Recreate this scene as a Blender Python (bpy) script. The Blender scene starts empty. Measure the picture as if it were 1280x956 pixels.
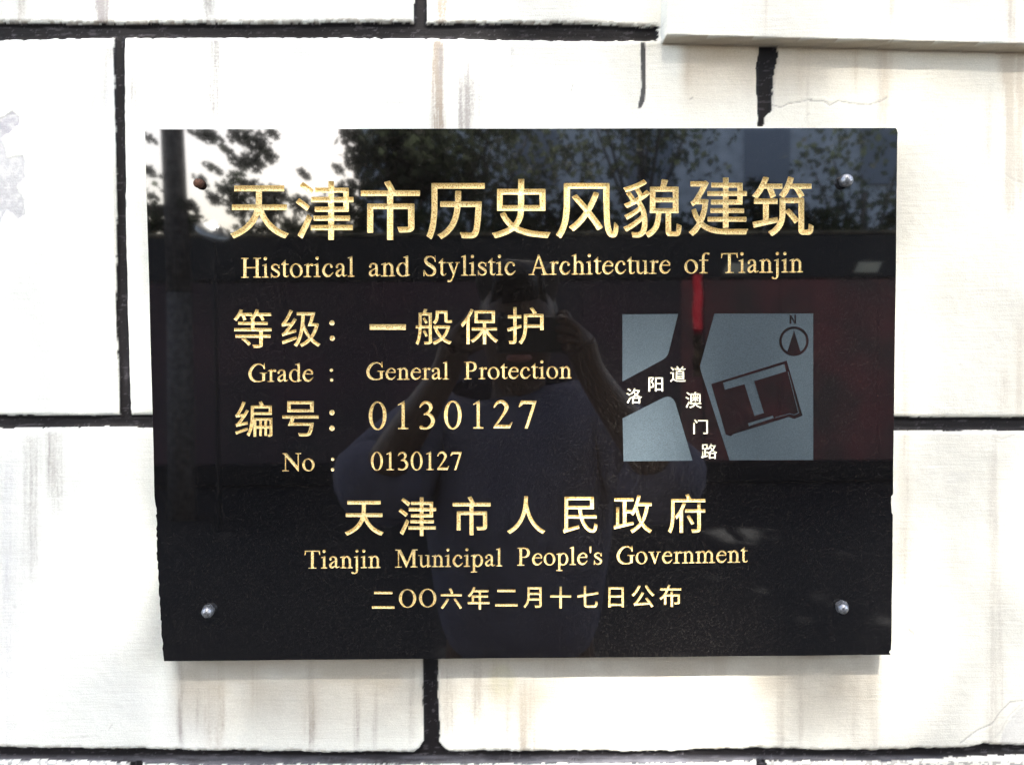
import bpy, bmesh, math, random
import numpy as np
from mathutils import Vector, Matrix, geometry

S = bpy.context.scene
COL = S.collection

# ------------------------------------------------------------------ camera
FPX, CX, CY = 1155.0, 640.0, 478.0           # focal length and centre in photo pixels (1280 x 956)
PITCH, YAW, ROLL = (math.radians(a) for a in (2.414, 0.558, -0.369))
CAM = np.array([0.0, -0.75, 1.5])
_f = np.array([math.sin(YAW)*math.cos(PITCH), math.cos(YAW)*math.cos(PITCH), -math.sin(PITCH)])
_r = np.array([math.cos(YAW), -math.sin(YAW), 0.0])
_u = np.cross(_r, _f)
_r, _u = math.cos(ROLL)*_r + math.sin(ROLL)*_u, -math.sin(ROLL)*_r + math.cos(ROLL)*_u

cam = bpy.data.cameras.new('camera')
cam.sensor_fit = 'HORIZONTAL'; cam.sensor_width = 36.0
cam.lens = 36.0*FPX/1280.0
cam.clip_start = 0.01; cam.clip_end = 2000.0
camo = bpy.data.objects.new('camera', cam); COL.objects.link(camo)
camo.matrix_world = Matrix(((_r[0], _u[0], -_f[0], CAM[0]), (_r[1], _u[1], -_f[1], CAM[1]), (_r[2], _u[2], -_f[2], CAM[2]), (0, 0, 0, 1)))
S.camera = camo

# ------------------------------------------------------------------ light
SUN_EL = math.radians(48.0); SUN_AZ = math.radians(2.0)      # the sun stands in front of the wall, high behind the viewer
SUN = np.array([math.sin(SUN_AZ)*math.cos(SUN_EL), -math.cos(SUN_AZ)*math.cos(SUN_EL), math.sin(SUN_EL)])
world = bpy.data.worlds.new('World'); S.world = world; world.use_nodes = True
wn = world.node_tree; bg = wn.nodes['Background']
sky = wn.nodes.new('ShaderNodeTexSky'); sky.sky_type = 'NISHITA'; sky.sun_disc = False
sky.sun_elevation = SUN_EL; sky.sun_rotation = math.pi - SUN_AZ
sky.dust_density = 5.0; sky.air_density = 1.0; sky.ozone_density = 0.4
wn.links.new(sky.outputs[0], bg.inputs[0]); bg.inputs[1].default_value = 0.15
sl = bpy.data.lights.new('sun', 'SUN'); sl.energy = 2.3; sl.angle = math.radians(0.53); sl.color = (1.0, 0.965, 0.91)
so = bpy.data.objects.new('sun', sl); COL.objects.link(so); so.location = tuple(SUN*30)
so.rotation_euler = Vector(SUN).to_track_quat('Z', 'Y').to_euler()
S.view_settings.view_transform = 'Standard'; S.view_settings.look = 'None'
S.view_settings.exposure = 3.22; S.view_settings.gamma = 1.0
S.cycles.use_denoising = True
S.cycles.denoising_input_passes = 'RGB_ALBEDO_NORMAL'; S.cycles.denoising_prefilter = 'NONE'
S.cycles.use_adaptive_sampling = False
S.cycles.max_bounces = 6
S.cycles.caustics_reflective = False; S.cycles.caustics_refractive = False

# ------------------------------------------------------------------ helpers
def link(o, parent=None):
    COL.objects.link(o)
    if parent: o.parent = parent
    return o
def tag(o, label=None, cat=None, group=None, kind=None):
    if label: o['label'] = label
    if cat: o['category'] = cat
    if group: o['group'] = group
    if kind: o['kind'] = kind
    return o
def empty(name, loc=(0, 0, 0)):
    o = bpy.data.objects.new(name, None); o.location = loc; o.empty_display_size = 0.05
    return link(o)
def mesh_np(name, V, F, mat, parent=None, smooth=False, col=None):
    """V (n,3) array, F (m,k) array of equal-sized faces (or list of lists)."""
    me = bpy.data.meshes.new(name)
    V = np.asarray(V, np.float32)
    if isinstance(F, np.ndarray):
        m, k = F.shape
        me.vertices.add(len(V)); me.vertices.foreach_set('co', V.ravel())
        me.loops.add(m*k); me.loops.foreach_set('vertex_index', F.astype(np.int32).ravel())
        me.polygons.add(m); me.polygons.foreach_set('loop_start', np.arange(0, m*k, k, dtype=np.int32))
        me.polygons.foreach_set('loop_total', np.full(m, k, np.int32))
        me.update(calc_edges=True)
    else:
        me.from_pydata([tuple(map(float, v)) for v in V], [], F); me.update()
    if col is not None:
        a = me.color_attributes.new('paint', 'FLOAT_COLOR', 'POINT')
        a.data.foreach_set('color', np.asarray(col, np.float32).ravel())
    if smooth: me.polygons.foreach_set('use_smooth', np.ones(len(me.polygons), bool))
    if mat: me.materials.append(mat)
    o = bpy.data.objects.new(name, me)
    link(o, parent)
    if parent is not None: o.location = -np.array(parent.location)   # mesh data is in world coordinates
    return o
def bm_obj(name, bm, mat, parent=None, smooth=False):
    me = bpy.data.meshes.new(name); bm.to_mesh(me); bm.free()
    if smooth: me.polygons.foreach_set('use_smooth', np.ones(len(me.polygons), bool))
    me.materials.append(mat)
    o = bpy.data.objects.new(name, me); link(o, parent)
    if parent is not None: o.location = -parent.location
    return o
def add_box(bm, c, s, bevel=0.0, rot=None):
    r = bmesh.ops.create_cube(bm, size=1.0)['verts']
    M = Matrix.Translation(c) @ (rot or Matrix()) @ Matrix.Diagonal((*s, 1))
    bmesh.ops.transform(bm, matrix=M, verts=r)
    if bevel:
        es = list({e for v in r for e in v.link_edges})
        bmesh.ops.bevel(bm, geom=es, offset=bevel, segments=2, affect='EDGES', profile=0.7)
def add_cone(bm, p0, p1, r0, r1, n=16):
    p0, p1 = Vector(p0), Vector(p1); d = p1 - p0
    M = Matrix.Translation((p0 + p1)/2) @ d.to_track_quat('Z', 'Y').to_matrix().to_4x4()
    bmesh.ops.create_cone(bm, cap_ends=True, segments=n, radius1=r0, radius2=r1, depth=d.length, matrix=M)

def vnoise(x, y, seed=0):
    """smooth value noise in 0..1, vectorised"""
    x = np.asarray(x, float); y = np.asarray(y, float)
    xi = np.floor(x).astype(np.int64); yi = np.floor(y).astype(np.int64)
    fx = x - xi; fy = y - yi
    fx = fx*fx*(3 - 2*fx); fy = fy*fy*(3 - 2*fy)
    def h(a, b):
        n = (a*374761393 + b*668265263 + seed*1274126177) & 0xffffffff
        n = ((n ^ (n >> 13))*1274126177) & 0xffffffff
        return ((n ^ (n >> 16)) & 0xffff)/65535.0
    return (h(xi, yi)*(1-fx) + h(xi+1, yi)*fx)*(1-fy) + (h(xi, yi+1)*(1-fx) + h(xi+1, yi+1)*fx)*fy
def fbm(x, y, seed=0, oct=4):
    s = 0; a = 0.5; t = 0
    for k in range(oct):
        s = s + a*vnoise(x*2**k, y*2**k, seed+k*17); t += a; a *= 0.5
    return s/t
def sstep(a, b, x):
    t = np.clip((x-a)/(b-a), 0, 1); return t*t*(3-2*t)

def P2W(u, v, y=0.0):
    """point on the vertical plane at depth y that the survey of the photo puts at (u, v)"""
    u = np.asarray(u, float); v = np.asarray(v, float)
    dx = _f[0] + (u-CX)/FPX*_r[0] - (v-CY)/FPX*_u[0]
    dy = _f[1] + (u-CX)/FPX*_r[1] - (v-CY)/FPX*_u[1]
    dz = _f[2] + (u-CX)/FPX*_r[2] - (v-CY)/FPX*_u[2]
    k = (y - CAM[1])/dy
    return CAM[0] + dx*k, CAM[2] + dz*k
def W2P(x, y, z):
    d = np.stack([np.asarray(x, float)-CAM[0], np.full_like(np.asarray(x, float), 0)+(y-CAM[1]), np.asarray(z, float)-CAM[2]], -1)
    w = d@_f
    return CX + FPX*(d@_r)/w, CY - FPX*(d@_u)/w

# ------------------------------------------------------------------ materials
def mat_new(name):
    m = bpy.data.materials.new(name); m.use_nodes = True
    nt = m.node_tree
    return m, nt, nt.nodes['Principled BSDF']
def N(nt, t, **kw):
    n = nt.nodes.new(t)
    for k, v in kw.items():
        if k.startswith('i_'): n.inputs[k[2:].replace('_', ' ')].default_value = v
        else: setattr(n, k, v)
    return n
def simple(name, c, rough=0.6, metal=0.0, noise=0.0, scale=20.0, bump=0.0, spec=0.5, c2=None):
    m, nt, b = mat_new(name)
    b.inputs['Base Color'].default_value = (*c, 1); b.inputs['Roughness'].default_value = rough; b.inputs['Metallic'].default_value = metal
    b.inputs['Specular IOR Level'].default_value = spec
    if noise or bump or c2:
        g = N(nt, 'ShaderNodeNewGeometry'); t = N(nt, 'ShaderNodeTexNoise'); t.inputs['Scale'].default_value = scale; t.inputs['Detail'].default_value = 6
        nt.links.new(g.outputs['Position'], t.inputs['Vector'])
        r = N(nt, 'ShaderNodeValToRGB')
        lo = c2 or tuple(x*(1-noise) for x in c)
        r.color_ramp.elements[0].position = 0.35; r.color_ramp.elements[1].position = 0.65
        r.color_ramp.elements[0].color = (*lo, 1); r.color_ramp.elements[1].color = (*(c if c2 else tuple(min(1, x*(1+noise)) for x in c)), 1)
        nt.links.new(t.outputs['Fac'], r.inputs['Fac']); nt.links.new(r.outputs['Color'], b.inputs['Base Color'])
        if bump:
            bp = N(nt, 'ShaderNodeBump'); bp.inputs['Strength'].default_value = 0.6; bp.inputs['Distance'].default_value = bump
            nt.links.new(t.outputs['Fac'], bp.inputs['Height']); nt.links.new(bp.outputs['Normal'], b.inputs['Normal'])
    return m

def wall_paint():
    m, nt, b = mat_new('wall paint')
    a = N(nt, 'ShaderNodeVertexColor', layer_name='paint')
    g = N(nt, 'ShaderNodeNewGeometry')
    mp = N(nt, 'ShaderNodeMapping'); mp.inputs['Scale'].default_value = (14, 14, 160)     # brush marks run level
    nt.links.new(g.outputs['Position'], mp.inputs['Vector'])
    t = N(nt, 'ShaderNodeTexNoise'); t.inputs['Scale'].default_value = 3.0; t.inputs['Detail'].default_value = 8
    nt.links.new(mp.outputs['Vector'], t.inputs['Vector'])
    f = N(nt, 'ShaderNodeTexNoise'); f.inputs['Scale'].default_value = 900.0; f.inputs['Detail'].default_value = 3
    nt.links.new(g.outputs['Position'], f.inputs['Vector'])
    mx = N(nt, 'ShaderNodeMath', operation='MULTIPLY_ADD'); mx.inputs[1].default_value = 0.36; mx.inputs[2].default_value = 0.80
    nt.links.new(f.outputs['Fac'], mx.inputs[0])
    sc = N(nt, 'ShaderNodeVectorMath', operation='SCALE')
    nt.links.new(a.outputs['Color'], sc.inputs[0]); nt.links.new(mx.outputs[0], sc.inputs['Scale'])
    nt.links.new(sc.outputs[0], b.inputs['Base Color'])
    b.inputs['Roughness'].default_value = 0.6; b.inputs['Specular IOR Level'].default_value = 0.25
    b1 = N(nt, 'ShaderNodeBump'); b1.inputs['Strength'].default_value = 0.5; b1.inputs['Distance'].default_value = 0.0006
    b2 = N(nt, 'ShaderNodeBump'); b2.inputs['Strength'].default_value = 0.5; b2.inputs['Distance'].default_value = 0.0003
    nt.links.new(t.outputs['Fac'], b1.inputs['Height']); nt.links.new(f.outputs['Fac'], b2.inputs['Height'])
    nt.links.new(b1.outputs['Normal'], b2.inputs['Normal']); nt.links.new(b2.outputs['Normal'], b.inputs['Normal'])
    return m
def granite():
    m, nt, b = mat_new('polished black granite')
    g = N(nt, 'ShaderNodeNewGeometry')
    v = N(nt, 'ShaderNodeTexVoronoi'); v.inputs['Scale'].default_value = 1250.0
    n = N(nt, 'ShaderNodeTexNoise'); n.inputs['Scale'].default_value = 1500.0; n.inputs['Detail'].default_value = 2
    for q in (v, n): nt.links.new(g.outputs['Position'], q.inputs['Vector'])
    sep = N(nt, 'ShaderNodeSeparateColor'); nt.links.new(v.outputs['Color'], sep.inputs[0])
    r = N(nt, 'ShaderNodeValToRGB'); e = r.color_ramp.elements
    e[0].position = 0.0; e[0].color = (.0022, .0018, .0017, 1); e[1].position = 1.0; e[1].color = (.015, .0135, .012, 1)
    k = e.new(0.80); k.color = (.0032, .0026, .0025, 1)
    nt.links.new(sep.outputs[0], r.inputs['Fac']); nt.links.new(r.outputs['Color'], b.inputs['Base Color'])
    b.inputs['Roughness'].default_value = 0.028
    b.inputs['IOR'].default_value = 1.92
    bp = N(nt, 'ShaderNodeBump'); bp.inputs['Strength'].default_value = 0.02; bp.inputs['Distance'].default_value = 0.00006
    nt.links.new(n.outputs['Fac'], bp.inputs['Height'])
    return m
def gold_paint():
    m, nt, b = mat_new('gold paint in cut letters')
    g = N(nt, 'ShaderNodeNewGeometry')
    n = N(nt, 'ShaderNodeTexNoise'); n.inputs['Scale'].default_value = 900.0; n.inputs['Detail'].default_value = 4
    nt.links.new(g.outputs['Position'], n.inputs['Vector'])
    r = N(nt, 'ShaderNodeValToRGB'); e = r.color_ramp.elements
    e[0].position = 0.33; e[0].color = (.48, .25, .055, 1); e[1].position = 0.54; e[1].color = (.96, .80, .41, 1)
    nt.links.new(n.outputs['Fac'], r.inputs['Fac']); nt.links.new(r.outputs['Color'], b.inputs['Base Color'])
    b.inputs['Roughness'].default_value = 0.45; b.inputs['Metallic'].default_value = 0.10
    bp = N(nt, 'ShaderNodeBump'); bp.inputs['Strength'].default_value = 0.8; bp.inputs['Distance'].default_value = 0.0006
    nt.links.new(n.outputs['Fac'], bp.inputs['Height']); nt.links.new(bp.outputs['Normal'], b.inputs['Normal'])
    return m
def etched():
    m, nt, b = mat_new('sandblasted granite')
    g = N(nt, 'ShaderNodeNewGeometry')
    n = N(nt, 'ShaderNodeTexNoise'); n.inputs['Scale'].default_value = 1100.0; n.inputs['Detail'].default_value = 3
    nt.links.new(g.outputs['Position'], n.inputs['Vector'])
    r = N(nt, 'ShaderNodeValToRGB'); e = r.color_ramp.elements
    e[0].position = 0.3; e[0].color = (.020, .032, .040, 1); e[1].position = 0.7; e[1].color = (.046, .067, .081, 1)
    nt.links.new(n.outputs['Fac'], r.inputs['Fac']); nt.links.new(r.outputs['Color'], b.inputs['Base Color'])
    b.inputs['Roughness'].default_value = 0.75
    return m
def leaf_mat(name, a, c):
    m, nt, b = mat_new(name)
    o = N(nt, 'ShaderNodeObjectInfo'); g = N(nt, 'ShaderNodeNewGeometry')
    n = N(nt, 'ShaderNodeTexNoise'); n.inputs['Scale'].default_value = 1.6; n.inputs['Detail'].default_value = 5
    nt.links.new(g.outputs['Position'], n.inputs['Vector'])
    r = N(nt, 'ShaderNodeValToRGB'); e = r.color_ramp.elements
    e[0].position = .35; e[0].color = (*a, 1); e[1].position = .68; e[1].color = (*c, 1)
    nt.links.new(n.outputs['Fac'], r.inputs['Fac']); nt.links.new(r.outputs['Color'], b.inputs['Base Color'])
    b.inputs['Roughness'].default_value = 0.8
    tr = N(nt, 'ShaderNodeBsdfTranslucent'); nt.links.new(r.outputs['Color'], tr.inputs['Color'])
    mx = N(nt, 'ShaderNodeMixShader'); mx.inputs[0].default_value = 0.5
    nt.links.new(b.outputs[0], mx.inputs[1]); nt.links.new(tr.outputs[0], mx.inputs[2])
    nt.links.new(mx.outputs[0], nt.nodes['Material Output'].inputs['Surface'])
    return m

M_WALL = wall_paint(); M_GRAN = granite(); M_GOLD = gold_paint(); M_ETCH = etched()
M_IVORY = simple('ivory paint', (.88, .84, .68), .5, noise=.1, scale=900)
M_SIDE = simple('sawn granite edge', (.05, .05, .052), .6, noise=.4, scale=600)
M_STEEL = simple('weathered zinc', (.24, .25, .27), .42, metal=.85, noise=.35, scale=700)
M_RUST = simple('rusted steel', (.085, .035, .018), .8, noise=.6, scale=900, bump=.0004)
M_BARK = simple('bark', (.15, .135, .125), .9, noise=.5, scale=18, bump=.02)
M_LEAF = leaf_mat('leaf', (.075, .09, .065), (.115, .15, .085))
M_LEAF2 = leaf_mat('hedge leaf', (.03, .05, .022), (.06, .09, .03))
M_ROAD = simple('asphalt', (.018, .018, .019), .85, noise=.3, scale=60, bump=.004)
M_PAVE = simple('pavement', (.11, .105, .095), .85, noise=.2, scale=25, bump=.002)
M_RED = simple('red hoarding paint', (.36, .12, .11), .65, c2=(.19, .12, .10), scale=2.0)
M_MAROON = simple('faded maroon paint', (.14, .075, .085), .7, c2=(.085, .07, .07), scale=1.1)
M_DARK = simple('dark metal', (.02, .02, .022), .5)
M_CREAM = simple('cream sheet', (.85, .76, .56), .5)
M_POSTR = simple('bright red paint', (.45, .012, .018), .45)
M_POSTC = simple('cream paint', (.30, .24, .15), .6, noise=.5, scale=9)
M_GREY = simple('grey render', (.80, .79, .78), .8, noise=.2, scale=3)
M_GLASS = simple('window glass', (.34, .35, .38), .3)

# ------------------------------------------------------------------ ground
def sheet(name, x0, x1, y0, y1, z, mat):
    return tag(mesh_np(name, [(x0, y0, z), (x1, y0, z), (x1, y1, z), (x0, y1, z)], np.array([[0, 1, 2, 3]]), mat), kind='structure')
sheet('ground', -400, 400, -400, 400, -0.14, M_ROAD)
bm = bmesh.new(); add_box(bm, (0, -1.45, -0.07), (40, 2.9, 0.138), 0.015)
tag(bm_obj('pavement', bm, M_PAVE), kind='structure')

# ------------------------------------------------------------------ the painted block wall
YW = 0.022                                     # wall face lies 22 mm behind the plaque face
def axis(c0, c1, h, m0, m1, hm, far):
    a = list(np.arange(c0, c1 + h/2, h))
    lo, hi = [], []
    x = c0
    while x > m0: x -= hm; lo.append(x)
    g = hm
    while x > -far: g *= 1.6; x -= g; lo.append(x)
    x = c1
    while x < m1: x += hm; hi.append(x)
    g = hm
    while x < far: g *= 1.6; x += g; hi.append(x)
    return np.array(lo[::-1] + a + hi)
ax = axis(-0.46, 0.46, 0.001, -0.75, 0.75, 0.003, 6.0)
az = axis(-0.365, 0.335, 0.001, -0.60, 0.58, 0.003, 4.0) + 1.5
az = az[(az > -0.13)]
GXw, GZw = np.meshgrid(ax, az)
PU, PV = W2P(GXw, YW, GZw)
n1 = fbm(PU/9, PV/9, 3, 3); n2 = fbm(PU/40, PV/40, 9, 4)
je = (fbm(PU/5, PV/5, 21, 3)-.5)
lv = lambda pts, s: np.interp(s, [p[0] for p in pts], [p[1] for p in pts])
joint = np.zeros(PU.shape); jid = np.full(PU.shape, -1, int)
brown = np.zeros(PU.shape)
def hj(k, u0, u1, top, bot, rough=3.0, endrough=6.0):
    t = lv(top, PU) + je*rough*1.1 + (fbm(PU/28, PU*0+k, 57, 3)-.5)*rough*1.1; b = lv(bot, PU) + (fbm(PU/7+50, PV/7, 33, 3)-.5)*rough*1.6
    m = np.minimum(sstep(-1.2, 1.2, PV-t), sstep(-1.2, 1.2, b-PV))
    m = m*sstep(-1, 1, PU-(u0+je*endrough*2))*sstep(-1, 1, (u1+je*endrough*2)-PU)
    put(k, m)
    br = sstep(-7, -1, PV-t)*sstep(4, 0, PV-t)*(vnoise(PU/5, PV/3, 5+k) > .42)*sstep(-1, 1, PU-u0)*sstep(-1, 1, u1+4-PU)
    return br
def vj(k, v0, v1, lef, rig, rough=2.0):
    l = lv(lef, PV) + je*rough*.8 + (fbm(PV/26, PV*0+k, 55, 3)-.5)*rough*1.2; r = lv(rig, PV) + (fbm(PU/7, PV/7+30, 44, 3)-.5)*rough*.9 + (fbm(PV/30, PV*0+k, 56, 3)-.5)*rough*1.1
    m = np.minimum(sstep(-1.2, 1.2, PU-l), sstep(-1.2, 1.2, r-PU))*sstep(-1, 1, PV-v0)*sstep(-1, 1, v1-PV)
    put(k, m)
def put(k, m):
    global joint, jid
    jid = np.where((m > .5) & (jid < 0), k, jid); joint = np.maximum(joint, m)
far0, far1 = -700, 1990
b1 = hj(0, far0, 823, [(-700, 28), (0, 29), (130, 30), (440, 28.5), (700, 30), (820, 33)], [(-700, 49), (0, 50), (130, 47), (440, 47), (560, 48), (700, 51), (820, 51)], 2.2)
hj(1, far0, 205, [(-700, 519), (0, 519), (190, 519)], [(-700, 536), (0, 535.5), (150, 533), (205, 536)], 2.0)
hj(2, 1000, far1, [(1000, 521), (1280, 521.5), (2000, 523)], [(1000, 538), (1280, 538.5), (2000, 540)], 1.4)
b3 = hj(3, far0, far1, [(-700, 932), (0, 934.5), (240, 938), (420, 940), (840, 939), (950, 935), (1040, 938), (1200, 936), (1230, 931), (1300, 933), (2000, 940)],
   [(-700, 952), (0, 950), (100, 951), (240, 957), (420, 956), (840, 955), (950, 951), (1100, 952), (1280, 943), (2000, 956)], 2.6)
vj(4, 44, 522, [(44, 141), (150, 143), (240, 145.5), (380, 144), (520, 149)], [(44, 155), (150, 155), (240, 156), (380, 158.5), (520, 163)], 1.0)
vj(5, -420, 31, [(-420, 516), (0, 518), (30, 516)], [(-420, 531), (0, 534), (30, 533)], 1.6)
vj(6, 700, 942, [(700, 528), (823, 528), (880, 529), (925, 530), (935, 524), (942, 515)], [(700, 547), (823, 547), (870, 547), (905, 549), (928, 549), (936, 555), (942, 566)], 1.2)
vj(7, 59, 158, [(50, 948), (62, 949), (100, 945), (140, 948), (158, 949)], [(50, 970), (66, 973), (100, 968), (138, 965), (146, 957), (158, 954)], 2.6)
vj(8, 944, 1300, [(944, 161), (1300, 164)], [(944, 177), (1300, 180)], 1.6)
vj(9, 948, 1300, [(940, 946), (1300, 948)], [(940, 958), (1300, 962)], 1.6)
vj(10, 530, 900, [(530, 1420), (900, 1424)], [(530, 1436), (900, 1441)], 1.6)
brown = np.maximum(b1, b3*.6)

# relief (positive = towards the street)
hgt = 0.0007*(n2-.5) + 0.00025*(n1-.5)
near = (np.abs(GXw) < .8) & (np.abs(GZw-1.5) < .62)
hgt = np.where(near, hgt, 0)
lip = np.clip(1 - joint, 0, 1)
jh = joint.copy()
for _ in range(3):
    jh[1:-1] = (jh[:-2]+2*jh[1:-1]+jh[2:])/4; jh[:, 1:-1] = (jh[:, :-2]+2*jh[:, 1:-1]+jh[:, 2:])/4
hgt += -0.0042*jh + 0.0010*jh*(1-jh)*4*(n1-.3)
# projecting course, upper right
lx0 = float(P2W(833, 43, 0.002)[0])
zl = np.interp(GXw, [P2W(833, 43.5, .002)[0], P2W(1280, 54.5, .002)[0]], [P2W(833, 43.5, .002)[1], P2W(1280, 54.5, .002)[1]]) + .0006*(fbm(GXw*60, GXw*0+3, 8, 3)-.5)
ledge = sstep(-.0008, .0008, GZw-zl)*sstep(-.001, .001, GXw-lx0)
ledge_m = (GZw > zl-.0012) & (GXw > lx0-.0015)
hgt += 0.0165*ledge
# chips, cracks, blisters
def crack(pts, w, d):
    """an open crack or lifted paint edge along a polyline in survey coordinates"""
    best = np.full(PU.shape, 1e9)
    for (a, b), (c, e) in zip(pts[:-1], pts[1:]):
        L2 = (c-a)**2+(e-b)**2
        t = np.clip(((PU-a)*(c-a)+(PV-b)*(e-b))/L2, 0, 1)
        best = np.minimum(best, np.hypot(PU-(a+t*(c-a)), PV-(b+t*(e-b))))
    return d*sstep(w, 0, best)
rnd = random.Random(5)
crk = np.zeros(PU.shape)
for pts, w, d in [([(966, 131), (975, 134), (986, 129), (1000, 128), (1014, 124)], 1.6, 1), ([(1012, 127), (1030, 127), (1037, 132), (1048, 127), (1065, 129), (1085, 132), (1100, 128), (1108, 123)], 1.7, 1),
                  ([(10, 130), (22, 135), (30, 131), (40, 130), (52, 120)], 1.3, .8), ([(57, 128), (68, 128)], 1.3, .8), ([(112, 143), (116, 130), (120, 120)], 1.3, .8), ([(8, 92), (10, 96)], 1.2, .6),
                  ([(1200, 929), (1222, 912), (1240, 905), (1250, 890), (1262, 878), (1278, 875)], 1.8, .9), ([(1236, 930), (1250, 915), (1262, 895), (1276, 880)], 1.5, .6),
                  ([(1240, 545), (1252, 548), (1270, 543)], 1.2, .7), ([(1180, 543), (1200, 544)], 1.2, .5), ([(1255, 217), (1268, 225), (1280, 229)], 1.3, .7),
                  ([(713, 115), (716, 106)], 1.2, 1), ([(862, 125), (866, 123)], 1.6, 1), ([(1136, 762), (1138, 764)], 1.6, 1), ([(1136, 787), (1140, 791), (1142, 795)], 2.2, 1),
                  ([(688, 905), (692, 902)], 1.2, .5), ([(1006, 148), (1012, 142)], 1.2, .6), ([(100, 924), (108, 919)], 1.3, .5), ([(135, 912), (140, 906)], 1.5, .7), ([(17, 757), (19, 760)], 1.8, .8),
                  ([(720, 918), (740, 921), (800, 920)], 1.3, .4), ([(850, 928), (900, 926), (950, 922), (990, 926)], 1.4, .5), ([(40, 20), (46, 19)], 1.2, .5)]:
    pts = [(a+rnd.uniform(-.8, .8), b+rnd.uniform(-.8, .8)) for a, b in pts]
    crk = np.maximum(crk, crack(pts, w, d))
for _ in range(70):
    a, b = rnd.uniform(0, 1280), rnd.uniform(0, 956); l = rnd.uniform(.3, 3)
    near_ = (np.abs(PU-a) < 12) & (np.abs(PV-b) < 12)
    if near_.any():
        d_ = np.hypot((PU[near_]-a)/(l+1), (PV[near_]-b)/1.1)
        crk[near_] = np.maximum(crk[near_], rnd.uniform(.15, .55)*sstep(1.2, .2, d_))
hgt -= 0.00045*crk
# bare patch where the paint has come off
def poly_sd(poly):
    inside = np.zeros(PU.shape, bool); best = np.full(PU.shape, 1e9)
    for (a, b), (c, e) in zip(poly, poly[1:]+poly[:1]):
        cond = ((b > PV) != (e > PV))
        with np.errstate(divide='ignore', invalid='ignore'):
            inside ^= cond & (PU < (c-a)*(PV-b)/((e-b) if e != b else 1e-9)+a)
        t = np.clip(((PU-a)*(c-a)+(PV-b)*(e-b))/((c-a)**2+(e-b)**2), 0, 1)
        best = np.minimum(best, np.hypot(PU-(a+t*(c-a)), PV-(b+t*(e-b))))
    return np.where(inside, best, -best)
bare = np.maximum(sstep(-1, 1, 6*(n2-.5)+poly_sd([(-60, 150), (0, 148), (15, 138), (24, 145), (25, 156), (5, 172), (-60, 190)]) + je*3),
                  .75*sstep(-1, 1, poly_sd([(-60, 180), (0, 172), (10, 196), (28, 194), (31, 202), (32, 224), (20, 232), (30, 250), (32, 270), (22, 275), (8, 262), (0, 280), (-60, 300)]) + je*4))
bare2 = .55*sstep(-1, 1, poly_sd([(1250, 932), (1253, 915), (1262, 900), (1275, 885), (1320, 870), (1320, 935)]) + je*4)
lil = .6*sstep(-2, 2, poly_sd([(131, 130), (137, 80), (141, 80), (141, 137), (133, 135)]) + je*4)
hgt -= 0.0007*np.maximum(bare, bare2)

# colour: paint, black joints, dirt, some painted shade.  Dirt runs are stains that sit on the wall.
C = np.zeros(PU.shape+(3,)); C[:] = (.79, .81, .755)
stk = vnoise(PU/2.2, PV/120, 71)*.6 + vnoise(PU/5, PV/60, 72)*.4
def run(u, w, v0, v1, s, tone=(.31, .29, .28), fade=25, slope=0.0):
    cols = np.where(np.abs(PU[PU.shape[0]//2]-u) < 5*w+30)[0]
    if not len(cols): return
    sl = np.s_[:, cols[0]:cols[-1]+1]; pu, pv, sk = PU[sl], PV[sl], stk[sl]
    uu = pu - u - slope*(pv-v0) - 3*(vnoise(pv/45, pv*0+u, 7)-.5)
    m = np.exp(-(uu/w)**2)*sstep(v0-6, v0+(4 if v0 in (-400, -300, -200, -100, 48, 52, 60, 64, 540, 545, 815, 812) else 40), pv)*sstep(v1+fade, v1-fade, pv)*(.15+1.3*sk)*(.2+1.3*fbm(pu/1.3, pv/40, int(abs(u)), 3))*(.55+.9*vnoise(pu/1.3, pv/1.6, 3+int(abs(u))))
    core = np.exp(-((uu-w*.35)/(.28*w+.6))**2)*sstep(v0-4, v0+6, pv)*sstep(v1+fade, v1-fade*2, pv)*fbm(pu/1.3, pv/18, 9+int(abs(u)), 3)*.7
    m = np.maximum(m, core)
    m = np.clip(m*s*2.8, 0, .97)[..., None]
    C[sl] = C[sl]*(1-m) + np.array(tone)*m
W_ = (.36, .30, .24)
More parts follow.
